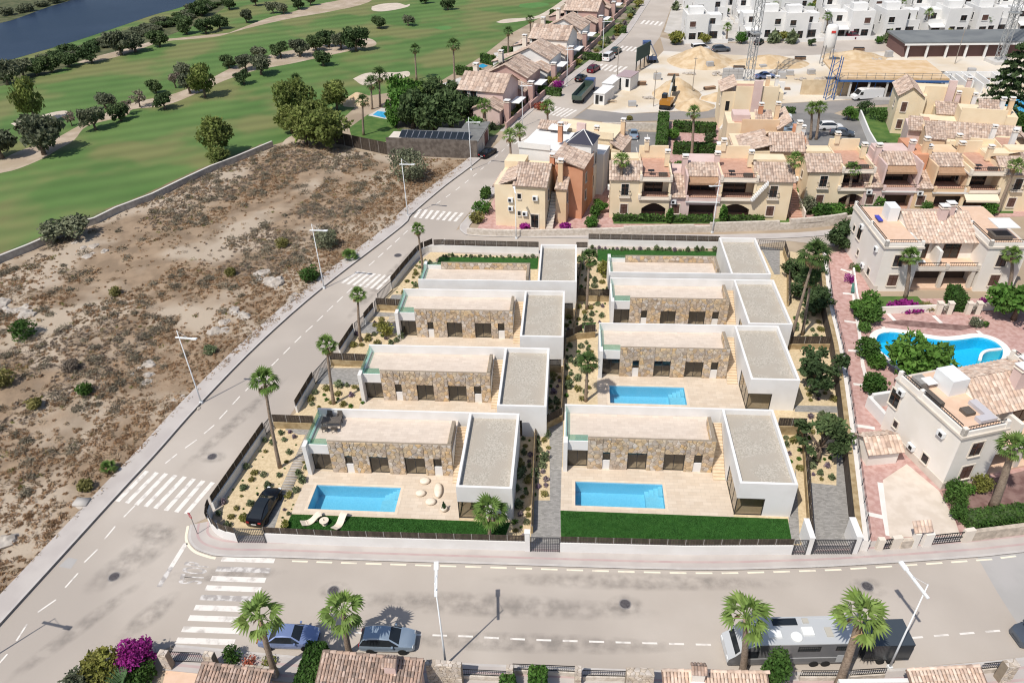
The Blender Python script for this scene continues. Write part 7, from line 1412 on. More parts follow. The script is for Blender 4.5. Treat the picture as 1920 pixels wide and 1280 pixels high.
# scrub nobody could count: three kinds, one object each
track = [at(*p) for p in ((20,640),(130,590),(260,500),(400,440),(500,400),(600,330))]
def near_track(x, y):
    b = 99
    for p, q in zip(track, track[1:]):
        dx, dy = q.x-p.x, q.y-p.y; t = max(0, min(1, ((x-p.x)*dx+(y-p.y)*dy)/(dx*dx+dy*dy))); b = min(b, math.hypot(x-p.x-t*dx, y-p.y-t*dy))
    return b
S = {'grey': [], 'dry': [], 'red': [], 'green': [], 'bush': []}; rl = random.Random(11); tries = 0; cnt = 0; road_l = [p for p in L_kerb]
while cnt < 15000 and tries < 90000:
    tries += 1; x, y = rl.uniform(-125, -18), rl.uniform(30, 148)
    if not in_poly(LOT, x, y): continue
    dn = mnoise.noise((x*.045, y*.045, 5))*.6+mnoise.noise((x*.15, y*.15, 9))*.7+mnoise.noise((x*.5, y*.5, 4))*.3; dt = near_track(x, y); dr = min(math.hypot(x-p[0], y-p[1]) for p in road_l[::3])
    if dn < -.16-.3*(dr < 10)+max(0, (5-dt)*.13)+rl.uniform(-.1, .1) and rl.random() > .10: continue
    d = edge_d(LOT, x, y)
    if d < .4: continue
    u = rl.random(); k = 'red' if dr < 9 and u < .7 else ('bush' if u < .05 else 'green' if u < .08 else 'red' if u < .22+.45*(mnoise.noise((x*.05, y*.05, 21)) > .0) else 'grey' if u < .66 else 'dry')
    r = rl.uniform(.5, 1.15) if k == 'bush' else .16+.42*rl.random()**1.6
    S[k].append((x, y, lot_h(x, y, d), r)); cnt += 1
for k, m in (('grey', m_drygrey), ('dry', m_dry), ('red', m_dryred), ('green', m_cush), ('bush', leafm('grey_olive_brush', (.185,.165,.12), (.24,.21,.15), rnd=.35))):
    A = np.array(S[k]); q = 22 if k != 'bush' else 130; n = len(A)*q; u = rng.normal(size=(n, 3)); u /= np.linalg.norm(u, axis=1)[:, None]; u[:, 2] = np.abs(u[:, 2]); rad = np.repeat(A[:, 3], q)*(.5+.5*rng.random(n))*(1+.25*np.sin(7*np.arctan2(u[:, 1], u[:, 0])+np.repeat(rng.random(len(A))*6, q)))
    C = np.repeat(A[:, :3], q, 0)+u*rad[:, None]*np.array([1, 1, .7]); tone = np.repeat(rng.random(len(A)), q)*.6+rng.random(n)*.4
    o = link({'grey': 'grey_scrub', 'dry': 'dry_scrub', 'red': 'reddish_dry_grass', 'green': 'green_scrub', 'bush': 'grey_olive_scrub'}[k], np_mesh('scrub', leaf_quads(C, np.full(n, .085 if k != 'bush' else .11), .35, 4.0 if k != 'bush' else 2.6), n, m, tone)); tag(o, {'grey': 'grey-brown dry scrub covering the vacant lot', 'dry': 'tan dry brush scattered over the vacant lot', 'red': 'reddish dry grass along the road edge of the vacant lot', 'green': 'small olive-green tufts dotted over the vacant lot', 'bush': 'grey-olive rounded scrub dotted over the vacant lot'}[k], 'scrub', kind='stuff')
# single bushes and rocks
def lz(px, py): p = at(px, py); p.z = lot_h(p.x, p.y); return p
for px, py, r, m, lb in ((52,632,1.9,m_hedge,'dark round bush alone on the left of the vacant lot'),(163,740,1.1,m_hedge,'small dark green bush in the middle of the vacant lot'),(583,528,1.7,m_hedge,'green bush beside the upper crossing lamp'),(613,468,2.3,m_olive,'grey-green bush behind the upper lamp post'),(770,338,4.2,m_olive,'big spreading grey-green bush in front of the reed wall'),(14,728,1.7,m_cush,'olive bush at the left picture edge'),(70,770,1.0,m_cush,'olive clump low on the left of the lot'),(164,918,.9,m_cush,'small olive bush near the lot pavement'),(218,555,1.0,m_cush,'yellowish clump by the sandy track'),(435,520,1.0,m_cush,'olive clump near the middle of the lot'),(530,465,1.3,m_cush,'olive bush left of the second lamp'),(395,665,.9,m_greyleaf,'pale green bush near the first lamp post'),(137,700,1.2,m_drygrey,'grey bush beside the small dark bush')): shrub(0,0,r,m,lb,'single bushes on the vacant lot',h=r*1.3,n=int(600+300*r),leaf=.1+.05*r,world=lz(px,py),z=lz(px,py).z-.1)
for px, py, r, lb in ((207,885,1.1,'spiky green yucca beside the lot pavement'),(656,487,1.6,'low dwarf palm beside the upper crossing')):
    p = lz(px, py); o = thing('yucca', lb, 'plant', p)
    for i in range(16): f = link('frond', FR['live'], o, (0,0,.2)); f.rotation_euler = (0, -R(15+(i*29 % 60)), i*2.399); f.scale = (r, r, r)
def rock_mesh(seed):
    bm = bmesh.new(); bmesh.ops.create_icosphere(bm, subdivisions=3, radius=1)
    for v in bm.verts: n = mnoise.fractal(v.co*1.3+Vector((seed*7, 0, 0)), 1, 2, 4); v.co *= 1+.38*n; v.co.z *= .62
    me = bpy.data.meshes.new('rock'); bm.to_mesh(me); bm.free(); me.materials.append(mat('pale_rock', (.36,.315,.27), (.47,.425,.375), sc=1.2, bump=1.0, bsc=3)); return me
ROCK = [rock_mesh(i) for i in range(5)]; rl = random.Random(4); k = 0
for (cx, cy, n, sp, r0, r1, w) in ((15,1016,1,0,1.3,1.3,'the left picture edge'),(155,945,1,0,.9,.9,'the lot pavement corner'),(450,590,9,14,.4,1.1,'the pale outcrop near the road'),(505,525,12,18,.5,1.3,'the outcrop left of the upper lamp'),(410,615,3,12,.7,1.2,'the flat outcrop above the lamp'),(250,700,8,40,.3,.9,'the stony patch mid lot'),(30,585,8,30,.5,1.2,'the stony rise at the far left'),(545,560,4,10,.4,.8,'the road edge by the upper lamp'),(170,470,6,30,.4,1.0,'the stony strip near the golf wall'),(350,760,6,30,.25,.6,'the rubble beside the first lamp post')):
    for i, (qx, qy) in enumerate(sorted((cx+rl.uniform(-sp,sp), cy+rl.uniform(-sp,sp)*.7) for _ in range(n))):
        p = lz(qx, qy); r = rl.uniform(r0, r1); o = link('rock', rl.choice(ROCK), None, (p.x, p.y, p.z-r*.12), rl.uniform(0,6)); o.scale = (r, r*rl.uniform(.7,1.1), r*rl.uniform(.6,1)); tag(o, 'pale rock at %s' % w if n == 1 else 'pale rock of %s, %s from the left there' % (w, nth(i)), 'rock', 'pale rocks on the vacant lot')
gw = thing('golf_wall', 'long low grey wall between the golf course and the vacant lot', 'wall', (0,0,0)); GW = xy([(-250,622),(0,494),(60,470),(122,443),(128,436),(182,420),(222,400),(290,374),(345,347),(398,322),(445,304),(513,275)]); wall_line('wall', GW, -.1, 1.1, .4, mat('grey_block_wall', (.34,.31,.28), (.44,.41,.37), sc=1.5, bump=.5), 1, parent=gw); wall_line('coping', offset(GW, -.03), 1.1, 1.18, .46, mat('pale_coping', (.55,.52,.48)), 1, parent=gw)
gr = mat('service_slab', (.45,.42,.39)); mb = MB(); p = at(155,945); mb.box(-.7,-.5,.0,.7,.5,.35); tag(mb.build('concrete_slab', gr, None, (p.x,p.y,.1), .5), 'pale concrete slab lying beside the lot pavement', 'slab')

sheet('dry_verge', strip(offset(GW, .45), 3.2, 1), .016, mat('dry_verge_grass', (.075,.125,.036), (.20,.15,.085), sc=.35, bump=.6, bsc=2, detail=7, ramp=(.35,.6)))
# ================================================================== trees of the golf course
random.seed(3); OG = 'olive trees of the golf course'
T = [(5,297,4.0,'o'),(83,290,4.8,'o'),(180,244,3.0,'o'),(227,227,2.5,'d'),(200,205,3.0,'o'),(135,236,1.4,'b'),(263,201,2.0,'b'),(310,205,2.7,'d'),(293,175,2.0,'d'),(357,176,3.0,'o'),(350,150,3.0,'o'),(430,128,2.5,'d'),(458,158,2.4,'d'),(490,141,3.4,'o'),(462,132,2.7,'o'),(485,110,2.4,'o'),(527,108,3.1,'d'),(563,107,3.0,'o'),(593,96,3.0,'d'),(617,88,3.2,'d'),(640,92,3.0,'o'),(607,124,2.9,'d'),(668,96,4.0,'d'),(330,165,2.0,'b'),(240,215,1.8,'b'),
     (173,118,3.4,'d'),(228,104,4.2,'o'),(255,98,3.8,'o'),(300,88,3.2,'d'),(350,64,3.2,'d'),(387,63,3.0,'d'),(413,55,3.2,'d'),(463,43,2.8,'o'),(378,30,3.6,'d'),(513,26,2.6,'o'),(532,26,2.6,'o'),(560,18,2.8,'d'),(583,11,2.5,'o'),(430,18,3.0,'d'),(480,12,3.0,'o'),(711,54,2.7,'d'),(766,49,2.3,'o'),(840,19,2.6,'d'),(797,7,2.4,'d'),(15,160,4.0,'o'),(45,145,3.5,'o'),(98,136,3.0,'d'),(130,126,3.2,'d'),(70,142,2.6,'d')]
for i, (px, py, r, k) in enumerate(sorted(T)):
    w = {'o': 'grey-green olive tree', 'd': 'dark green olive tree', 'b': 'thin half-bare tree'}[k]; tree({'o': 'olive', 'd': 'darkolive', 'b': 'bare'}[k], px, py, r, '%s on the golf course, %s golf tree from the left' % (w, nth(i)), OG, name='olive_tree', hscale=random.uniform(.9, 1.15))
for i, (px, py, r, hs, lb) in enumerate(((68,232,3.3,1.9,'tall ragged conifer above the left olive trees'),(385,183,3.6,1.35,'tall brownish-green tree among the middle olives'),(413,292,3.9,1.2,'round yellow-green pine beside the golf wall'),(412,306,2.6,.7,'low pine bush in front of the round pine'),(130,447,3.6,.75,'olive-green tree hanging over the golf wall on the left'),(556,222,4.8,1.05,'dark pine behind the slim palm'),(575,272,4.4,1.05,'bushy pine at the corner of the vacant lot'),(618,283,5.0,1.0,'largest bushy pine beside the reed fence'),(548,250,3.6,1.0,'pine left of the bushy pines'),(632,206,3.6,1.1,'yellow-green pine beside the sand heap'),(595,250,4.0,1.1,'pine between the two bushy pines'))): tree('pine' if i != 4 else 'olive', px, py, r, lb, 'pines beside the golf course', hscale=hs, name='pine_tree' if i != 4 else 'olive_tree')
# scrub along the lake bank
bl = [at(*p) for p in ((-20,148),(40,132),(110,112),(180,92),(250,70),(310,50),(355,32),(400,10))]; i = 0
for p, hd in along([(q.x, q.y) for q in bl], 4.6, 1.0):
    for off in (-1.5, 3.0):
        r = random.uniform(1.6, 3.0); cr, tr = random.choice(TREE[random.choice(('darkolive','olive'))]); s = r/2.1; o = thing('bank_bush', 'dense bush on the near lake bank, %s from the left' % nth(i), 'bush', (p.x-math.sin(hd)*off+random.uniform(-1,1), p.y+math.cos(hd)*off+random.uniform(-1,1), -.6*s), random.uniform(0,6), 'bushes along the lake bank'); o.scale = (s*1.2, s*1.2, s*.75); link('crown', cr, o); link('trunk', tr, o); i += 1
bl = [at(*p) for p in ((0,34),(40,26),(80,12),(120,2),(150,-8))]
for i, (p, hd) in enumerate(along([(q.x, q.y) for q in bl], 5.5, 1.0)):
    r = random.uniform(2, 3.2); cr, tr = random.choice(TREE['olive']); s = r/2.1; o = thing('bank_bush', 'bush on the far lake shore, %s from the left' % nth(i), 'bush', (p.x, p.y+random.uniform(0,4), -.5), random.uniform(0,6), 'bushes on the far lake shore'); o.scale = (s,s,s*.8); link('crown', cr, o); link('trunk', tr, o)
# garden of the palm villa
for i, (px, py, r, k, lb) in enumerate(((757,228,4.0,'broad','bright dense tree beside the small pool'),(775,240,4.6,'darkolive','dark dense tree behind the solar panels, left'),(812,244,4.8,'darkolive','dark dense tree behind the solar panels, middle'),(846,240,4.4,'darkolive','dark dense tree behind the solar panels, right'),(765,208,4.2,'broad','bright tree behind the dense dark trees'),(815,208,4.6,'darkolive','dark tree in the depth of the palm garden'),(850,212,4.0,'darkolive','dark tree nearest the first pink house'),(885,222,3.0,'darkolive','dark tree beside the feather palm'),(893,262,2.4,'broad','bright round tree above the garage roof'),(742,238,2.2,'broad','low bright tree at the pool edge'))): tree(k, px, py, r, lb, 'trees of the palm garden', hscale=1.15, v=i)
PG = 'palms near the golf course'
for px, py, cx, cy, r, dk, lb in ((559,207,555,152,1.9,1,'slim palm rising from the dark pine'),(682,254,680,190,1.7,1,'palm on the lawn left of the small pool'),(698,205,696,158,2.2,1,'drooping palm left of the sand bunker'),(713,200,712,142,2.4,1,'taller drooping palm at the sand bunker'),(738,205,736,162,2.0,0,'skirted palm above the bright trees, left'),(783,215,785,176,2.0,0,'skirted palm above the dark trees, right'),(781,150,778,93,1.7,1,'palm standing alone on the fairway'),(853,165,850,85,2.0,1,'tall palm beside the white pool terrace'),(953,108,953,60,1.7,1,'palm behind the solar collector house'),(995,83,994,37,1.6,1,'palm behind the sand-coloured house'),(912,248,908,200,2.2,0,'feathery palm beside the garage'),(1028,268,1026,202,1.9,0,'palm at the middle crossing of the side street'),(959,328,956,256,1.7,0,'left palm of the pair before the corner houses'),(976,308,974,246,1.7,0,'right palm of the pair before the corner houses')): palm(px,py,cx,cy,r,lb,PG,near=False,dark=bool(dk),tr=.2)
TP = 'palms among the terraced houses'
for px, py, cx, cy, r, lb in ((1162,405,1166,302,1.7,'palm before the left yellow middle house'),(1296,300,1301,212,1.7,'palm behind the pink middle house'),(1475,408,1490,302,1.7,'palm at the right end of the middle row'),(1587,388,1598,318,1.6,'palm before the arched porch of the right row'),(1519,262,1522,205,1.7,'left palm of the pair in the right car park'),(1530,262,1537,202,1.7,'right palm of the pair in the right car park'),(1868,402,1905,312,1.6,'leaning palm at the right end of the right row'),(1905,258,1910,232,1.3,'small palm on the lawn at the right edge')): palm(px,py,cx,cy,r,lb,TP,near=False,tr=.22)
# hedges and gardens behind the pink houses
HG = 'clipped hedges of the side street houses'
for p, q, w, hh, lb in (((855,141),(912,149),1.2,2.2,'hedge above the white pool terrace'),((940,104),(990,108),1.5,2.2,'hedge behind the solar collector house'),((900,118),(925,124),1.2,2.4,'short hedge beside the blue garden pool'),((1015,55),(1060,62),1.5,2.4,'hedge behind the white-gabled house'),((1030,34),(1065,38),1.5,2.4,'hedge at the upper garden'),((1008,178),(1050,182),1.2,1.8,'hedge in front of the solar collector house'),((1092,112),(1125,116),1.2,1.8,'hedge in front of the sand-coloured house'),((1150,62),(1172,64),1.2,1.8,'hedge near the top of the side street')): hedge(p, q, w, hh, lb, HG)
for pts, nm in (([(822,160),(862,146),(930,154),(905,174)],'pool_terrace'),([(690,217),(715,203),(760,208),(745,228)],'pool_terrace'),([(925,100),(955,95),(960,105),(935,112)],'pool_terrace')): sheet(nm, xy(pts), .04, m_conc)
for pts in ([(880,158),(890,152),(908,154),(900,162)],[(893,125),(905,120),(915,124),(905,128)],[(699,216),(708,209),(728,211),(722,222)],[(935,104),(942,101),(950,103),(943,107)]): sheet('garden_pool_water', xy(pts), .06, mat('small_pool_blue', (.03,.33,.60), (.05,.40,.66), sc=1, rough=.1, spec=.5))
sheet('garden_lawn', xy([(655,240),(690,215),(745,228),(745,260),(700,272),(660,262)]), .03, m_lawn2)

gl_ = [p for p in L_kerb if 148 < p[1] < 330]; sheet('house_gardens', strip(offset(gl_, 2.1), 22, 1), .025, mat('garden_mix', (.075,.115,.035), (.30,.24,.19), sc=.14, bump=.5, bsc=2, detail=6, ramp=(.45,.6)))
for i, (p, hd) in enumerate(along(offset(gl_, 3.4), 5.0, 2.0)): o = link('garden_bush', random.choice(PLANT[('b', 'g', 'l', 'r')[i % 4]]), None, (p.x+random.uniform(-.6,.6), p.y, 0), random.uniform(0, 6)); s_ = random.uniform(1.4, 2.4); o.scale = (s_, s_, s_); tag(o, 'garden bush behind the pavement of the pink houses, %s up the street' % nth(i), 'bush', 'front garden bushes of the pink houses')
# ================================================================== car parks, lanes, building site, white houses
sheet('lane', xy([(1075,222),(1100,205),(1180,214),(1320,207),(1430,197),(1590,188),(1700,184),(1700,194),(1600,200),(1560,214),(1430,214),(1320,222),(1250,226),(1140,230)]), .027, m_asph2)
sheet('car_park', xy([(1128,300),(1140,246),(1250,248),(1247,290),(1200,302)]), .03, m_parking); sheet('car_park', xy([(1425,260),(1430,212),(1560,212),(1620,230),(1640,290),(1500,285)]), .031, m_parking)
for i in range(6): a, b = at(1150+i*21,252), at(1153+i*21,266); mark('bay_line', [[a, (a+Vector((.12,0,0))), (b+Vector((.12,0,0))), b]], m_line, .036)
for i in range(5): a, b = at(1148+i*22,276), at(1151+i*22,290); mark('bay_line', [[a, (a+Vector((.12,0,0))), (b+Vector((.12,0,0))), b]], m_line, .036)
sheet('building_site', xy([(1088,215),(1120,190),(1160,165),(1218,122),(1245,95),(1330,100),(1450,105),(1600,98),(1700,92),(1990,92),(1990,185),(1700,185),(1590,187),(1430,196),(1320,206),(1180,213)]), .022, m_site); sheet('forecourt_road', xy([(1238,70),(1290,82),(1420,80),(1600,74),(1720,72),(1990,66),(1990,94),(1700,94),(1600,100),(1450,107),(1330,101),(1245,96)]), .026, m_asph)
sheet('house_plots', xy([(1264,0),(1245,60),(1290,80),(1420,78),(1600,72),(1990,62),(2100,-60),(1330,-60)]), .018, mat('plot_paving', (.45,.42,.38), (.52,.49,.45), sc=.2))
sheet('terrace_courts', xy([(890,437),(950,330),(1000,285),(1060,250),(1130,300),(1250,300),(1430,290),(1500,300),(1660,300),(1960,300),(1990,405),(1600,412),(1480,425),(1140,432)]), .021, m_pink)
sheet('garden_lawn', xy([(1860,235),(1990,240),(1990,300),(1890,290)]), .035, m_lawn2); sheet('garden_lawn', xy([(1150,398),(1480,404),(1480,420),(1150,420)]), .026, m_lawn2); sheet('garden_lawn', xy([(1500,382),(1900,386),(1900,400),(1500,402)]), .026, m_lawn2); sheet('resort_pool_water', xy([(1872,190),(1935,182),(2000,190),(2000,232),(1900,232),(1868,214)]), .04, MATS['small_pool_blue'])
# stone retaining wall of the back street, stepped
bw = thing('retaining_wall', 'long pale stone retaining wall along the back street', 'wall', (0,0,0)); BW = xy([(876,441),(930,444),(1010,444),(1140,441),(1330,436),(1480,431),(1560,424),(1605,415)])
wall_line('wall', BW, -.1, 1.1, .5, m_rubw, 1, parent=bw)
for px0, px1, hh in ((1160,1320,1.35),(1320,1470,1.6),(1480,1600,1.8)):
    t = [q for q in smooth_line(BW, 6) if at(px0,436).x < q[0] < at(px1,432).x]
    if len(t) > 1: wall_line('upper_step', offset(t, .05), 1.05, hh, .42, m_rubw, 1, parent=bw)
HB = 'hedges before the terraced houses'
hedge((1150,416),(1245,417),1.0,1.0,'low clipped hedge before the left yellow middle house',HB); hedge((1258,418),(1335,418),1.0,1.0,'low clipped hedge before the pink middle house',HB); hedge((1362,417),(1432,417),1.0,.9,'low clipped hedge before the right yellow middle house',HB); hedge((1525,400),(1582,401),1.2,1.3,'bright clipped hedge before the right row',HB,m_grn); hedge((1590,404),(1655,404),1.0,1.2,'dark hedge on the wall before the pink right house',HB)
for i, (px, py, r, hh, m, lb) in enumerate(((1354,420,.7,3.2,m_grn,'tall clipped cone shrub beside the street lamp'),(1254,418,.7,2.6,m_grn,'clipped cone shrub left of the pink middle house'),(1540,410,1.7,2.4,m_hedge,'round dark bush at the stepped wall'),(1568,412,1.7,2.2,m_grn,'round bright bush at the stepped wall'),(1645,400,1.1,2.8,m_grn,'clipped cone shrub before the pink right house'),(1733,402,1.0,2.4,m_hedge,'clipped shrub before the orange right house'),(1510,400,1.6,3.2,m_olive,'leafy shrub beside the stair lane'),(905,400,1.8,2.2,m_grn,'big leafy bush at the corner house garden'),(895,415,1.6,1.8,m_cush,'yellow-green bush at the street corner'),(912,372,1.2,2.2,m_hedge,'dark bush left of the corner house'),(985,428,1.0,1.0,m_mag,'magenta bush before the corner house'),(1060,430,1.0,1.1,m_mag,'purple flowering bush beside the terracotta house'),(1115,410,1.0,2.6,m_hedge,'tall clipped bush between the cluster and middle row'),(1022,270,1.3,2.0,m_hedge,'round bush beside the middle crossing'),(1212,305,2.2,2.2,m_grn,'clipped round tree in front of the middle car park'),(1850,402,1.6,2.2,m_grn,'leafy bush before the right-end yellow house'),(1640,300,2.2,3.4,m_hedge,'dense bush beside the white car park wall'),(1620,215,2.4,3.0,m_dkgrn,'dark shrub mass below the white cargo van'),(1650,225,2.4,2.6,m_hedge,'second dark shrub mass near the arched yellow house'),(1180,225,.8,.9,m_cush,'small weed clump beside the lane'),(1045,165,1.6,1.6,m_mag,'purple bougainvillea in front of the white-gabled house'),(1012,205,1.8,1.6,m_redfl,'orange flowering bush before the first pink house'))): shrub(px,py,r,m,lb,None,h=hh,n=700,leaf=.24)
hedge((1248,290),(1252,232),2.0,2.6,'tall hedge right of the middle car park',HB); hedge((1262,290),(1340,294),1.6,2.2,'long hedge behind the pink middle house',HB); hedge((1262,248),(1340,252),1.6,2.0,'hedge below the small blue pool',HB); hedge((1448,214),(1490,214),1.2,1.2,'low hedge at the top of the right car park',HB); hedge((1870,248),(1925,300),1.4,1.4,'long low hedge along the right lawn',HB); sheet('garden_pool_water', xy([(1262,236),(1300,234),(1302,240),(1264,243)]), .05, MATS['small_pool_blue'])
cw3 = thing('car_park_wall', 'pale stone wall at the back of the middle car park', 'wall', (0,0,0)); wall_line('wall', xy([(1128,244),(1250,246)]), 0, 1.6, .4, m_rubw, 1, parent=cw3); cw4 = thing('car_park_wall', 'pink-white wall on the right of the right car park', 'wall', (0,0,0)); wall_line('wall', xy([(1612,222),(1628,262),(1650,300)]), 0, 1.8, .3, W_white, -1, parent=cw4)
# araucaria and lollipop tree
o = thing('araucaria_tree', 'tall layered conifer beside the resort pool', 'tree', at(1866,232)); MB().tube([(0,0,0),(.3,0,9),(.5,0,17)], [.35,.22,.05], 8).build('trunk', m_bark, o); V = []
for t in range(9):
    z = 3+t*1.55; rr_ = 5.2*(1-t/10.5)
    for a in range(7):
        th = a*.9+t*.5; L_ = [rr_*k/10 for k in range(2, 11)]
        for l in L_: V.append((math.cos(th)*l+.02*z, math.sin(th)*l, z-.04*l*l+random.uniform(-.15,.15)))
C = np.repeat(np.array(V), 8, 0); C += rng.normal(size=C.shape)*np.array([.22,.22,.10]); link('crown', np_mesh('crown', leaf_quads(C, .42, .3, 2.0), len(C), m_dkgrn), o)
o = thing('topiary_tree', 'clipped ball tree on the lawn at the right edge', 'tree', at(1903,262)); MB().tube([(0,0,0),(0,0,2.2)], .12, 8).build('trunk', m_bark, o); link('crown', crown_mesh('crown', [(0,0,3.4,1.7,1.7,1.8)], 1400, .3, m_hedge, .85), o)
# ---- building site
def mound(px, py, rx, ry, h, label):
    p = at(px, py); mb = MB(); n = 20; V = [(0,0,h)]; F = []
    for j, f in enumerate((.25,.5,.75,1.0)):
        for k in range(n): t = 2*math.pi*k/n; q = f*(1+.18*mnoise.noise((math.cos(t)*1.5+px, math.sin(t)*1.5+py, f))); V.append((rx*q*math.cos(t), ry*q*math.sin(t), h*(1-f)**1.1*(1+.45*mnoise.noise((px+k*.9, f*3, 0)))-.02*(f == 1)))
    F += [(0, 1+k, 1+(k+1) % n) for k in range(n)]+[(1+j*n+k, 1+(j+1)*n+k, 1+(j+1)*n+(k+1) % n, 1+j*n+(k+1) % n) for j in range(3) for k in range(n)]
    mb.raw(V, F); tag(mb.build('sand_heap', mat('heap_sand', (.50,.36,.21), (.62,.49,.33), sc=.5, bump=1.0, bsc=2.0, detail=8), None, (p.x,p.y,0), smooth=True), label, 'sand heap', 'sand heaps on the building site')
mound(1268,178,6,7,4.2,'orange sand heap behind the excavator'); mound(1310,115,9,9,4.0,'broad sand heap near the site entrance'); mound(1300,200,5,4,2.0,'low sand heap beside the excavator'); mound(1600,108,9,6,2.0,'sand heap behind the orange formwork deck'); mound(1440,120,12,6,2.4,'long sand heap behind the crane'); mound(672,190,4,5,2.2,'heap of rubble beside the golf bunker'); mound(1345,185,4,3,1.5,'small sand heap above the stepped yellow houses')
def site_box(px, py, w, d, h, rz, label, m, name, roofm=None, cat='container', door=True):
    o = thing(name, label, cat, at(px, py), R(rz)); MB().box(0,0,0,w,d,h).build('body', m, o); MB().box(-.1,-.1,h,w+.1,d+.1,h+.15).build('roof', roofm or m, o)
    if door: MB().box(.4,-.04,.2,1.2,.0,h-.3).build('door', m_pane, o); MB().box(w-1.2,-.04,.9,w-.4,0,h-.4).build('window', m_pane, o)
site_box(1113,196,2.6,6.5,2.6,-22,'white site container nearest the green tipper truck',W_white,'site_container'); site_box(1128,178,2.6,7.5,2.7,-22,'longer white site container behind the first',W_white,'site_container'); site_box(1155,168,3.6,5.5,3.2,-25,'white site hut with mauve roof',W_white,'site_hut',mat('mauve_roof',(.38,.29,.30)),'hut')
o = thing('billboard', 'dark blank billboard on posts seen edge-on at the site corner', 'billboard', at(1192,135), R(62)); [MB().box(x,-.1,0,x+.2,.1,3).build('post', m_iron, o) for x in (0,2.6,5.2,7.8)]; MB().box(-.3,-.15,2.6,8.3,.05,6.0).build('panel', mat('billboard_green', (.05,.08,.07)), o)
def crane(px, py, h, label):
    o = thing('tower_crane_mast', label, 'crane', at(px, py), R(10)); m = mat('crane_grey', (.32,.33,.33), rough=.5); w = .8
    for sx in (-w, w):
        for sy in (-w, w): MB().box(sx-.07, sy-.07, .8, sx+.07, sy+.07, h).build('chord', m, o)
    mb = MB(); k = 0; z = .8
    while z < h-2:
        s = 1 if k % 2 else -1
        for a, b in (((-w*s,-w),(w*s,-w)),((w,-w*s),(w,w*s)),((w*s,w),(-w*s,w)),((-w,w*s),(-w,-w*s))): mb.bar((a[0],a[1],z),(b[0],b[1],z+2),.09); mb.bar((a[0],a[1],z),(b[0],b[1],z),.07)
        z += 2; k += 1
    b = mb.build('lattice_bracing', m, o); b['kind'] = 'stuff'; MB().box(-2.5,-2.5,0,2.5,2.5,.8).build('footing', m_conc, o); MB().box(-1.1,-1.1,12,1.1,1.1,12.3).build('platform', m, o)
crane(1402,160,46,'tall lattice crane mast on the building site'); crane(1872,118,42,'second lattice crane mast behind the layered conifer')
o = thing('cement_silo', 'white cement silo with a red mark on a steel frame', 'silo', at(1547,122)); MB().lathe([(.5,3.2),(1.5,5.0),(1.5,9.4),(1.2,9.9),(.2,10.1)], 18).build('tank', W_white, o, smooth=True); [MB().bar((sx,sy,0),(sx*.85,sy*.85,5.2),.2).build('leg', m_rim, o) for sx in (-1.2,1.2) for sy in (-1.2,1.2)]; MB().box(-.55,-1.56,8.2,.55,-1.49,8.8).build('red_mark', mat('red_label', (.55,.06,.05)), o)
# concrete frame under construction
F_ = thing('concrete_frame', 'concrete building frame with orange formwork deck and blue supports', 'building', at(1563,186), R(-3)); bl_ = mat('blue_steel', (.05,.13,.33), rough=.6)
MB().box(0,0,4.4,24,16,4.8).build('deck', mat('formwork_orange', (.58,.40,.22), (.66,.50,.33), sc=.4), F_); [MB().box(x,.3,0,x+.4,.7,4.4).build('column', m_conc, F_) for x in (3,7,11,15,19,23)]; MB().box(1,6,0,23.5,6.3,4.4).build('inner_wall', m_recess_shade, F_); MB().box(0,-.3,-.1,24,.0,.6).build('plinth', m_conc, F_); MB().box(0,0,3.9,24,.12,4.4).build('edge_beam', bl_, F_)
for x in (1.5,4.5,8.5,12.5,16.5,20.5): mb = MB(); mb.tube([(x,.9,.0),(x+.3,.9,4.4)], .06, 6); mb.build('prop', bl_, F_)
mb = MB(); [mb.bar((x,-.1,4.8),(x,-.1,6.0),.07) for x in range(0,25,2)]; mb.bar((0,-.1,5.9),(24,-.1,5.9),.06); mb.bar((0,-.1,5.4),(24,-.1,5.4),.06); mb.build('guard_rail', m_rim, F_)
T_ = thing('scaffold_tower', 'blue scaffold tower leaning at the end of the concrete frame', 'scaffold', at(1553,186), R(0)); [MB().bar((sx,sy,0),(sx+.3,sy,9.5),.16).build('leg', bl_, T_) for sx in (-.9,.9) for sy in (-.7,.7)]; mb = MB(); [mb.bar((-.9,-.7,z),(.9,-.7,z+1.5),.1) for z in (0,1.5,3,4.5,6,7.5)]; mb.build('bracing', bl_, T_)
for x, w, d, dx, lb, m in ((1590,.5,9,0,'white-sheeted','w'),): pass
for i, (px, py, w, d, h, lb) in enumerate(((1735,175,12,9,2.2,'white-sheeted foundation walls beside the orange deck'),(1790,168,14,8,2.0,'second block of pale foundation walls on the right'),(1500,178,11,.5,3.4,'sandstone retaining wall of the excavation'),(1395,178,9,.5,3.0,'white concrete retaining wall above the stepped yellow houses'))):
    o = thing('foundation_wall', lb, 'wall', at(px,py), R(-3)); m = mat('sheet_white', (.72,.71,.69)) if i != 2 else mat('cut_sand', (.52,.40,.26), (.62,.50,.34), sc=.6, bump=.8)
    if i < 2:
        for k in range(5): MB().box(k*w/4,0,0,k*w/4+.3,d,h).build('wall', m, o)
        MB().box(0,d,0,w,d+.3,h).build('back_wall', m, o)
    else: MB().box(0,0,0,w,d,h).build('wall', m, o)
for i, (px, py) in enumerate(((1355,150),(1372,150))):
    o = thing('block_stack', 'grey stack of concrete blocks left of the crane mast, %s' % ('left half' if i == 0 else 'right half'), 'stack', at(px,py)); bm_ = MB().box(0,0,0,1.3,1.2,.62).mesh('block_pack', mat('block_grey', (.42,.41,.40)))
    for a in range(2):
        for c in range(4): link('block_pack', bm_, o, (a*1.36,0,c*.66))
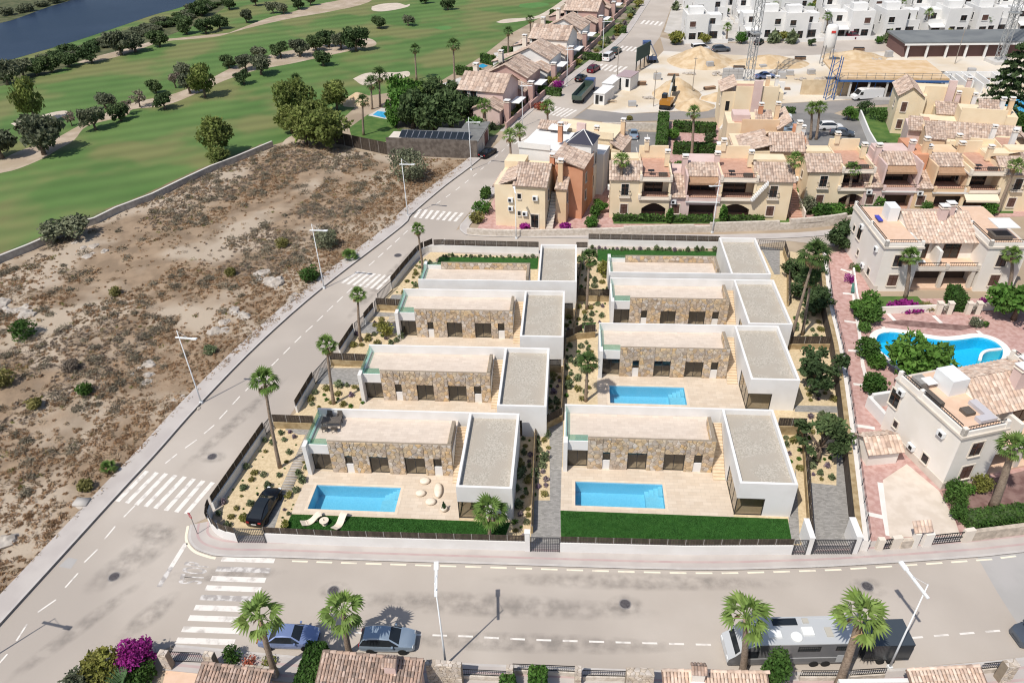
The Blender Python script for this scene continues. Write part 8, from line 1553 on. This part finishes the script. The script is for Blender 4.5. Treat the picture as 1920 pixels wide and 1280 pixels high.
H_ = thing('flat_hall', 'long flat grey-roofed hall behind the building site', 'hall', at(1690,110), R(0)); MB().box(0,0,3.6,48,14,4.1).build('roof', mat('felt_roof', (.15,.16,.165), (.19,.2,.2), sc=.2), H_); MB().box(.5,1.5,0,47,13.5,3.6).build('wall', mat('brick_dark', (.16,.09,.08)), H_); [MB().box(x,.2,0,x+.5,.7,3.6).build('column', W_white, H_) for x in range(1,48,5)]; MB().box(0,-.1,3.3,48,.0,3.75).build('fascia', W_white, H_)
for i, (px, py, hh) in enumerate(((1157,150,8),(1297,180,9),(1445,200,10),(1790,120,9),(1225,200,8))): o = thing('utility_pole', 'thin wooden pole %s' % ['beside the white containers','between excavator and sand heap','above the car park lane','in front of the flat hall','beside the excavator lane'][i], 'pole', at(px,py)); MB().tube([(0,0,0),(0,0,hh)], [.1,.07], 7).build('shaft', mat('pole_wood', (.30,.26,.22)), o); MB().box(-.4,-.05,hh-.5,.4,.05,hh-.4).build('crossarm', MATS['pole_wood'], o)
o = thing('timber_pile', 'loose pile of scrap timber beside the white containers', 'timber pile', at(1142,192)); [MB().bar((random.uniform(-1.5,0),random.uniform(-.8,.8),.1+.12*(k % 4)),(random.uniform(.3,1.8),random.uniform(-.8,.8),.1+.12*(k % 4)),.16,.06).build('plank', m_step, o) for k in range(12)]
random.seed(21)
# ---- white cubic houses
def white_house(px, py, rz, v, label):
    h = House('white_house', label, 'house', at(px, py), R(rz), 'white cubic houses', True); W = W_white; s = 1 if v % 2 == 0 else -1
    def X(a, b): return (a, b) if s == 1 else (11-b, 11-a)
    x0, x1 = X(0, 6.4); h.b(W, x0, 0, x1, 9, 0, 6.6); x2, x3 = X(6.4, 11); h.b(W, x2, 1.5, x3, 9, 0, 3.3); h.b(W, x2, 4.5, x3, 9, 3.3, 6.3)
    for q in ((x0, 0, x1, .25), (x0, 8.75, x1, 9), (x0, .25, x0+.25, 8.75), (x1-.25, .25, x1, 8.75)): h.b(W, q[0], q[1], q[2], q[3], 6.6, 7.4, 'parapet')
    h.b(W, x2, 1.5, x3, 1.7, 3.3, 4.2, 'parapet'); h.b(W, x0+1.2, 4, x1-1.0, 7, 6.6, 8.6, 'stair_head')
    a, b = X(1.0, 2.7); h.win('f', a, 4.0, 1.7, 1.5, 0, frame=W, shut=v % 3 == 0); a, b = X(3.6, 5.2); h.win('f', a, .3, 1.6, 2.2, 0, frame=W, name='door'); a, b = X(1.0, 3.0); h.win('f', a, .5, 2.0, 1.8, 0, frame=W); a, b = X(7.2, 9.6); h.win('f', a, .3, 2.4, 2.1, 1.5, frame=W, name='door'); a, b = X(7.6, 9.2); h.win('f', a, 3.8, 1.6, 1.6, 4.5, frame=W); h.win('l', 3, 3.6, .7, 2.0, 0, frame=W); h.win('l', 6, .6, .9, 1.6, 0, frame=W)
    if v % 2: h.awn(x2+.2, x3-.2, 1.5, 3.0, 1.8, m_awnw, .4)
    h.b(W, -1, -3.0, 12, -2.8, 0, 1.1, 'garden_wall'); h.b(W, x3 if s == 1 else x2-.2, -2.8, (x3 if s == 1 else x2-.2)+.2, 1.5, 0, 1.4, 'side_wall')
WHL = [(1284,78),(1395,74),(1470,76),(1560,72),(1652,70),(1738,68),(1825,66),(1905,64),(1300,44),(1380,40),(1460,42),(1545,38),(1630,38),(1712,36),(1795,34),(1875,32),(1330,14),(1410,12),(1490,14),(1575,10),(1660,10),(1745,8),(1830,6),(1905,4),(1290,22)]
for i, (px, py) in enumerate(WHL): white_house(px, py, random.uniform(1, 6), i, 'white cubic house with dark windows, %s from the left in the %s row' % (nth(i % 8), ['front','second','third','short leftmost'][min(3, i//8)]))
for i, (px, py, cx, cy) in enumerate(((1310,72,1312,40),(1362,78,1364,52),(1550,66,1551,32),(1690,62,1696,28),(1738,64,1742,25),(1850,64,1855,36),(1290,50,1290,20),(1450,40,1452,12),(1600,34,1602,8),(1780,30,1782,4),(1690,30,1692,6),(1520,36,1521,14))): palm(px,py,cx,cy,1.7,'small palm among the white houses, %s from the left' % nth(sorted([q[0] for q in ((1310,),(1362,),(1550,),(1690,),(1738,),(1850,),(1290,),(1450,),(1600,),(1780,),(1692,),(1520,))]).index(px) if px in (1310,1362,1550,1738,1850,1290,1450,1600,1780,1520) else (7 if cy > 20 else 8)),'palms among the white houses',near=False,dead=3,nf=18,tr=.22)
BW_ = sorted((random.uniform(1265,1915), random.choice((82,80,48,46,20))+random.uniform(-3,3)) for _ in range(40))
for i, (px, py) in enumerate(BW_):
    r = random.uniform(.8,1.8); o = link('garden_bush', random.choice(PLANT['b'] if i % 3 else PLANT['g']), None, at(px,py), random.uniform(0,6)); o.scale = (r*2.0,r*2.0,r*2.1); tag(o, 'green garden bush among the white houses, %s bush from the left' % nth(i), 'bush', 'bushes among the white houses')

sheet('garden_terrace', xy([(1253,232),(1348,234),(1345,302),(1256,300)]), .024, m_pink); sheet('garden_lawn', xy([(1592,204),(1690,200),(1720,240),(1690,300),(1655,302),(1630,262)]), .0265, m_lawn2)
random.seed(33); CL = [(1232,150),(1262,142),(1290,140),(1330,128),(1345,140),(1385,130),(1430,128),(1450,138),(1465,148),(1480,142),(1500,150),(1520,140),(1540,150),(1415,168),(1440,172),(1470,168),(1520,170),(1640,112),(1665,108),(1690,120),(1330,168),(1362,172),(1200,160),(1215,185),(1185,200),(1700,130),(1725,135),(1760,140),(1790,142),(1820,138),(1845,150),(1610,95),(1560,100),(1480,118),(1500,112)]
for i, (px, py) in enumerate(sorted(CL)):
    k = i % 3; o = thing(('block_pallet', 'formwork_stack', 'rubble_pile')[k], ('grey pallet of building blocks', 'stack of brown formwork boards', 'small pile of pale rubble')[k]+' on the building site, %s item from the left' % nth(i), ('pallet', 'board stack', 'rubble')[k], at(px, py), random.uniform(-.4, .4), 'building materials on the site')
    if k == 0:
        MB().box(-.9,-.6,0,.9,.6,.15).build('pallet', m_step, o); [link('block_row', VCACHE.setdefault('blk', MB().box(-.88,-.58,0,.88,.58,.36).mesh('block_row', MATS['block_grey'])), o, (0,0,.16+.38*j)) for j in range(random.randint(2,4))]
    elif k == 1: [MB().box(-1.4+random.uniform(-.1,.1),-.5,.12*j,1.4+random.uniform(-.1,.1),.5,.12*j+.1).build('board', m_brownawn if j % 2 else m_iron, o) for j in range(random.randint(4,8))]
    else:
        for j in range(7): r_ = link('stone', ROCK[j % 5], o, (random.uniform(-1.4,1.4), random.uniform(-1,1), .15)); r_.scale = (random.uniform(.3,.7),)*3

# further stepped volumes and planting between the terraced houses
o = at(1742,268); h = House('terraced_house', 'yellow stepped house with small pergola behind the arched house', 'house', o, R(-13), YG); h.b(W_yel, 0, 0, 7.5, 7, 0, 5.4); h.b(W_och, 4, -.8, 7.5, 0, 0, 4.2); h.shed(-.3, -.3, 4, 4, 5.4, 6.6); h.b(W_yel, 4.2, 1, 7.5, 1.3, 5.4, 6.6, 'parapet'); h.b(m_redfloor, 4.2, 1.3, 7.3, 6, 5.4, 5.45, 'roof_terrace'); h.chim(3.6, 4.6, 5.6, 8, W_pink); h.chim(6.8, 5.6, 5.4, 7.6, W_white); h.win('f', 1, 3, .9, 1.3, 0, shut=True); h.b(m_brownawn, 4.6, -3, 7.2, -.8, 2.8, 2.95, 'pergola'); h.awn(.4, 3.6, 0, 2.9, 1.3)
o = at(1866,352); h = House('terraced_house', 'yellow side house with long tiled lean-to above the right end', 'house', o, R(-8), YG); h.b(W_yel, 0, 0, 6.5, 9, 0, 5.2); h.shedx(6.9, -.3, 3, 9, 5.0, 6.6); h.b(W_och, -2.6, 1, 0, 8, 0, 4.4); h.chim(1.2, 3, 5.2, 7.6, W_white); h.b(m_redfloor, .2, .2, 2.9, 8, 5.2, 5.25, 'roof_terrace'); h.win('f', 3.6, 2.6, 1, 1.4, 0)
o = at(1470,330); h = House('terraced_house', 'narrow ochre infill house above the red stair lane', 'house', o, R(-2), YG); h.b(W_och, 0, 0, 3.4, 7, 0, 4.8); h.shed(-.3, -.3, 3.7, 5, 4.8, 6.0); h.chim(2.8, 4, 5, 7.2, W_white); h.win('f', 1, 2.4, .9, 1.3, 0)
sl_ = House('red_stair', 'long red-brown stair lane between the middle and right rows', 'stair', at(1484,412), R(-4), None); sl_.steps(0, 0, 0, 0, 14, 3.2, 1.8, m_redfloor, 22); sl_.b(W_trim, 1.8, 0, 2.05, 14, 0, 1.5, 'side_wall')
for i, (px, py, r, k) in enumerate(sorted(((1497,352,1.6,'broad'),(1500,372,1.5,'broad'),(1566,300,1.8,'darkolive'),(1598,296,1.6,'broad'),(1612,310,1.5,'broad'),(1632,330,1.6,'broad'),(1345,330,1.5,'broad'),(1258,330,1.6,'broad'),(1275,322,1.3,'broad'),(1125,398,1.3,'broad'),(1108,428,1.2,'broad'),(1700,330,1.4,'broad'),(1765,205,2.0,'darkolive'),(1800,215,2.0,'broad'),(1835,240,1.8,'darkolive'),(1845,265,1.5,'broad'),(1590,225,1.8,'broad'),(1680,232,1.6,'broad'),(1262,262,1.4,'broad'),(1330,268,1.5,'darkolive')))): tree(k, px, py, r, 'small garden tree among the terraced houses, %s garden tree from the left' % nth(i), 'garden trees among the terraced houses', v=i)
for i in range(16): tree('broad' if i % 2 else 'darkolive', 1275+i*41+random.uniform(-10,10), (84, 52, 24)[i % 3]+random.uniform(-3,3), random.uniform(1.2,2.0), 'small green tree among the white houses, %s from the left' % nth(i), 'trees among the white houses', v=i)
# grass blades on the villa lawns
def blades(poly, n, label):
    P = []; x0, x1 = min(p[0] for p in poly), max(p[0] for p in poly); y0, y1 = min(p[1] for p in poly), max(p[1] for p in poly)
    while len(P) < n:
        x, y = random.uniform(x0, x1), random.uniform(y0, y1)
        if in_poly(poly, x, y): P.append((x, y))
    A = np.array(P); a = rng.random(n)*6.283; hgt = .05+.07*rng.random(n); w = .02+.015*rng.random(n); dx, dy = np.cos(a), np.sin(a); z = np.full(n, .05); lx, ly = (rng.random(n)-.5)*.1, (rng.random(n)-.5)*.1
    V = np.stack([np.stack([A[:,0]-dx*w, A[:,1]-dy*w, z], 1), np.stack([A[:,0]+dx*w, A[:,1]+dy*w, z], 1), np.stack([A[:,0]+lx, A[:,1]+ly, z+hgt], 1)], 1).reshape(-1, 3)
    tone = np.clip(.5+.4*np.sin(A[:,0]*1.7)*np.sin(A[:,1]*2.3)+.25*rng.normal(size=n), 0, 1); tag(link('lawn_grass', np_mesh('lawn_grass', V, n, m_grass, tone, 3)), label, 'grass', kind='stuff')
blades([(-26.3, 43.7), (-5.7, 44.4), (-5.1, 47.3), (-26.1, 47.3)], 22000, 'short green grass around the wavy sun loungers'); blades([(-.1, 44.6), (20.5, 45.1), (20.85, 49.0), (-.25, 49.0)], 26000, 'short green grass of the plain right front lawn')
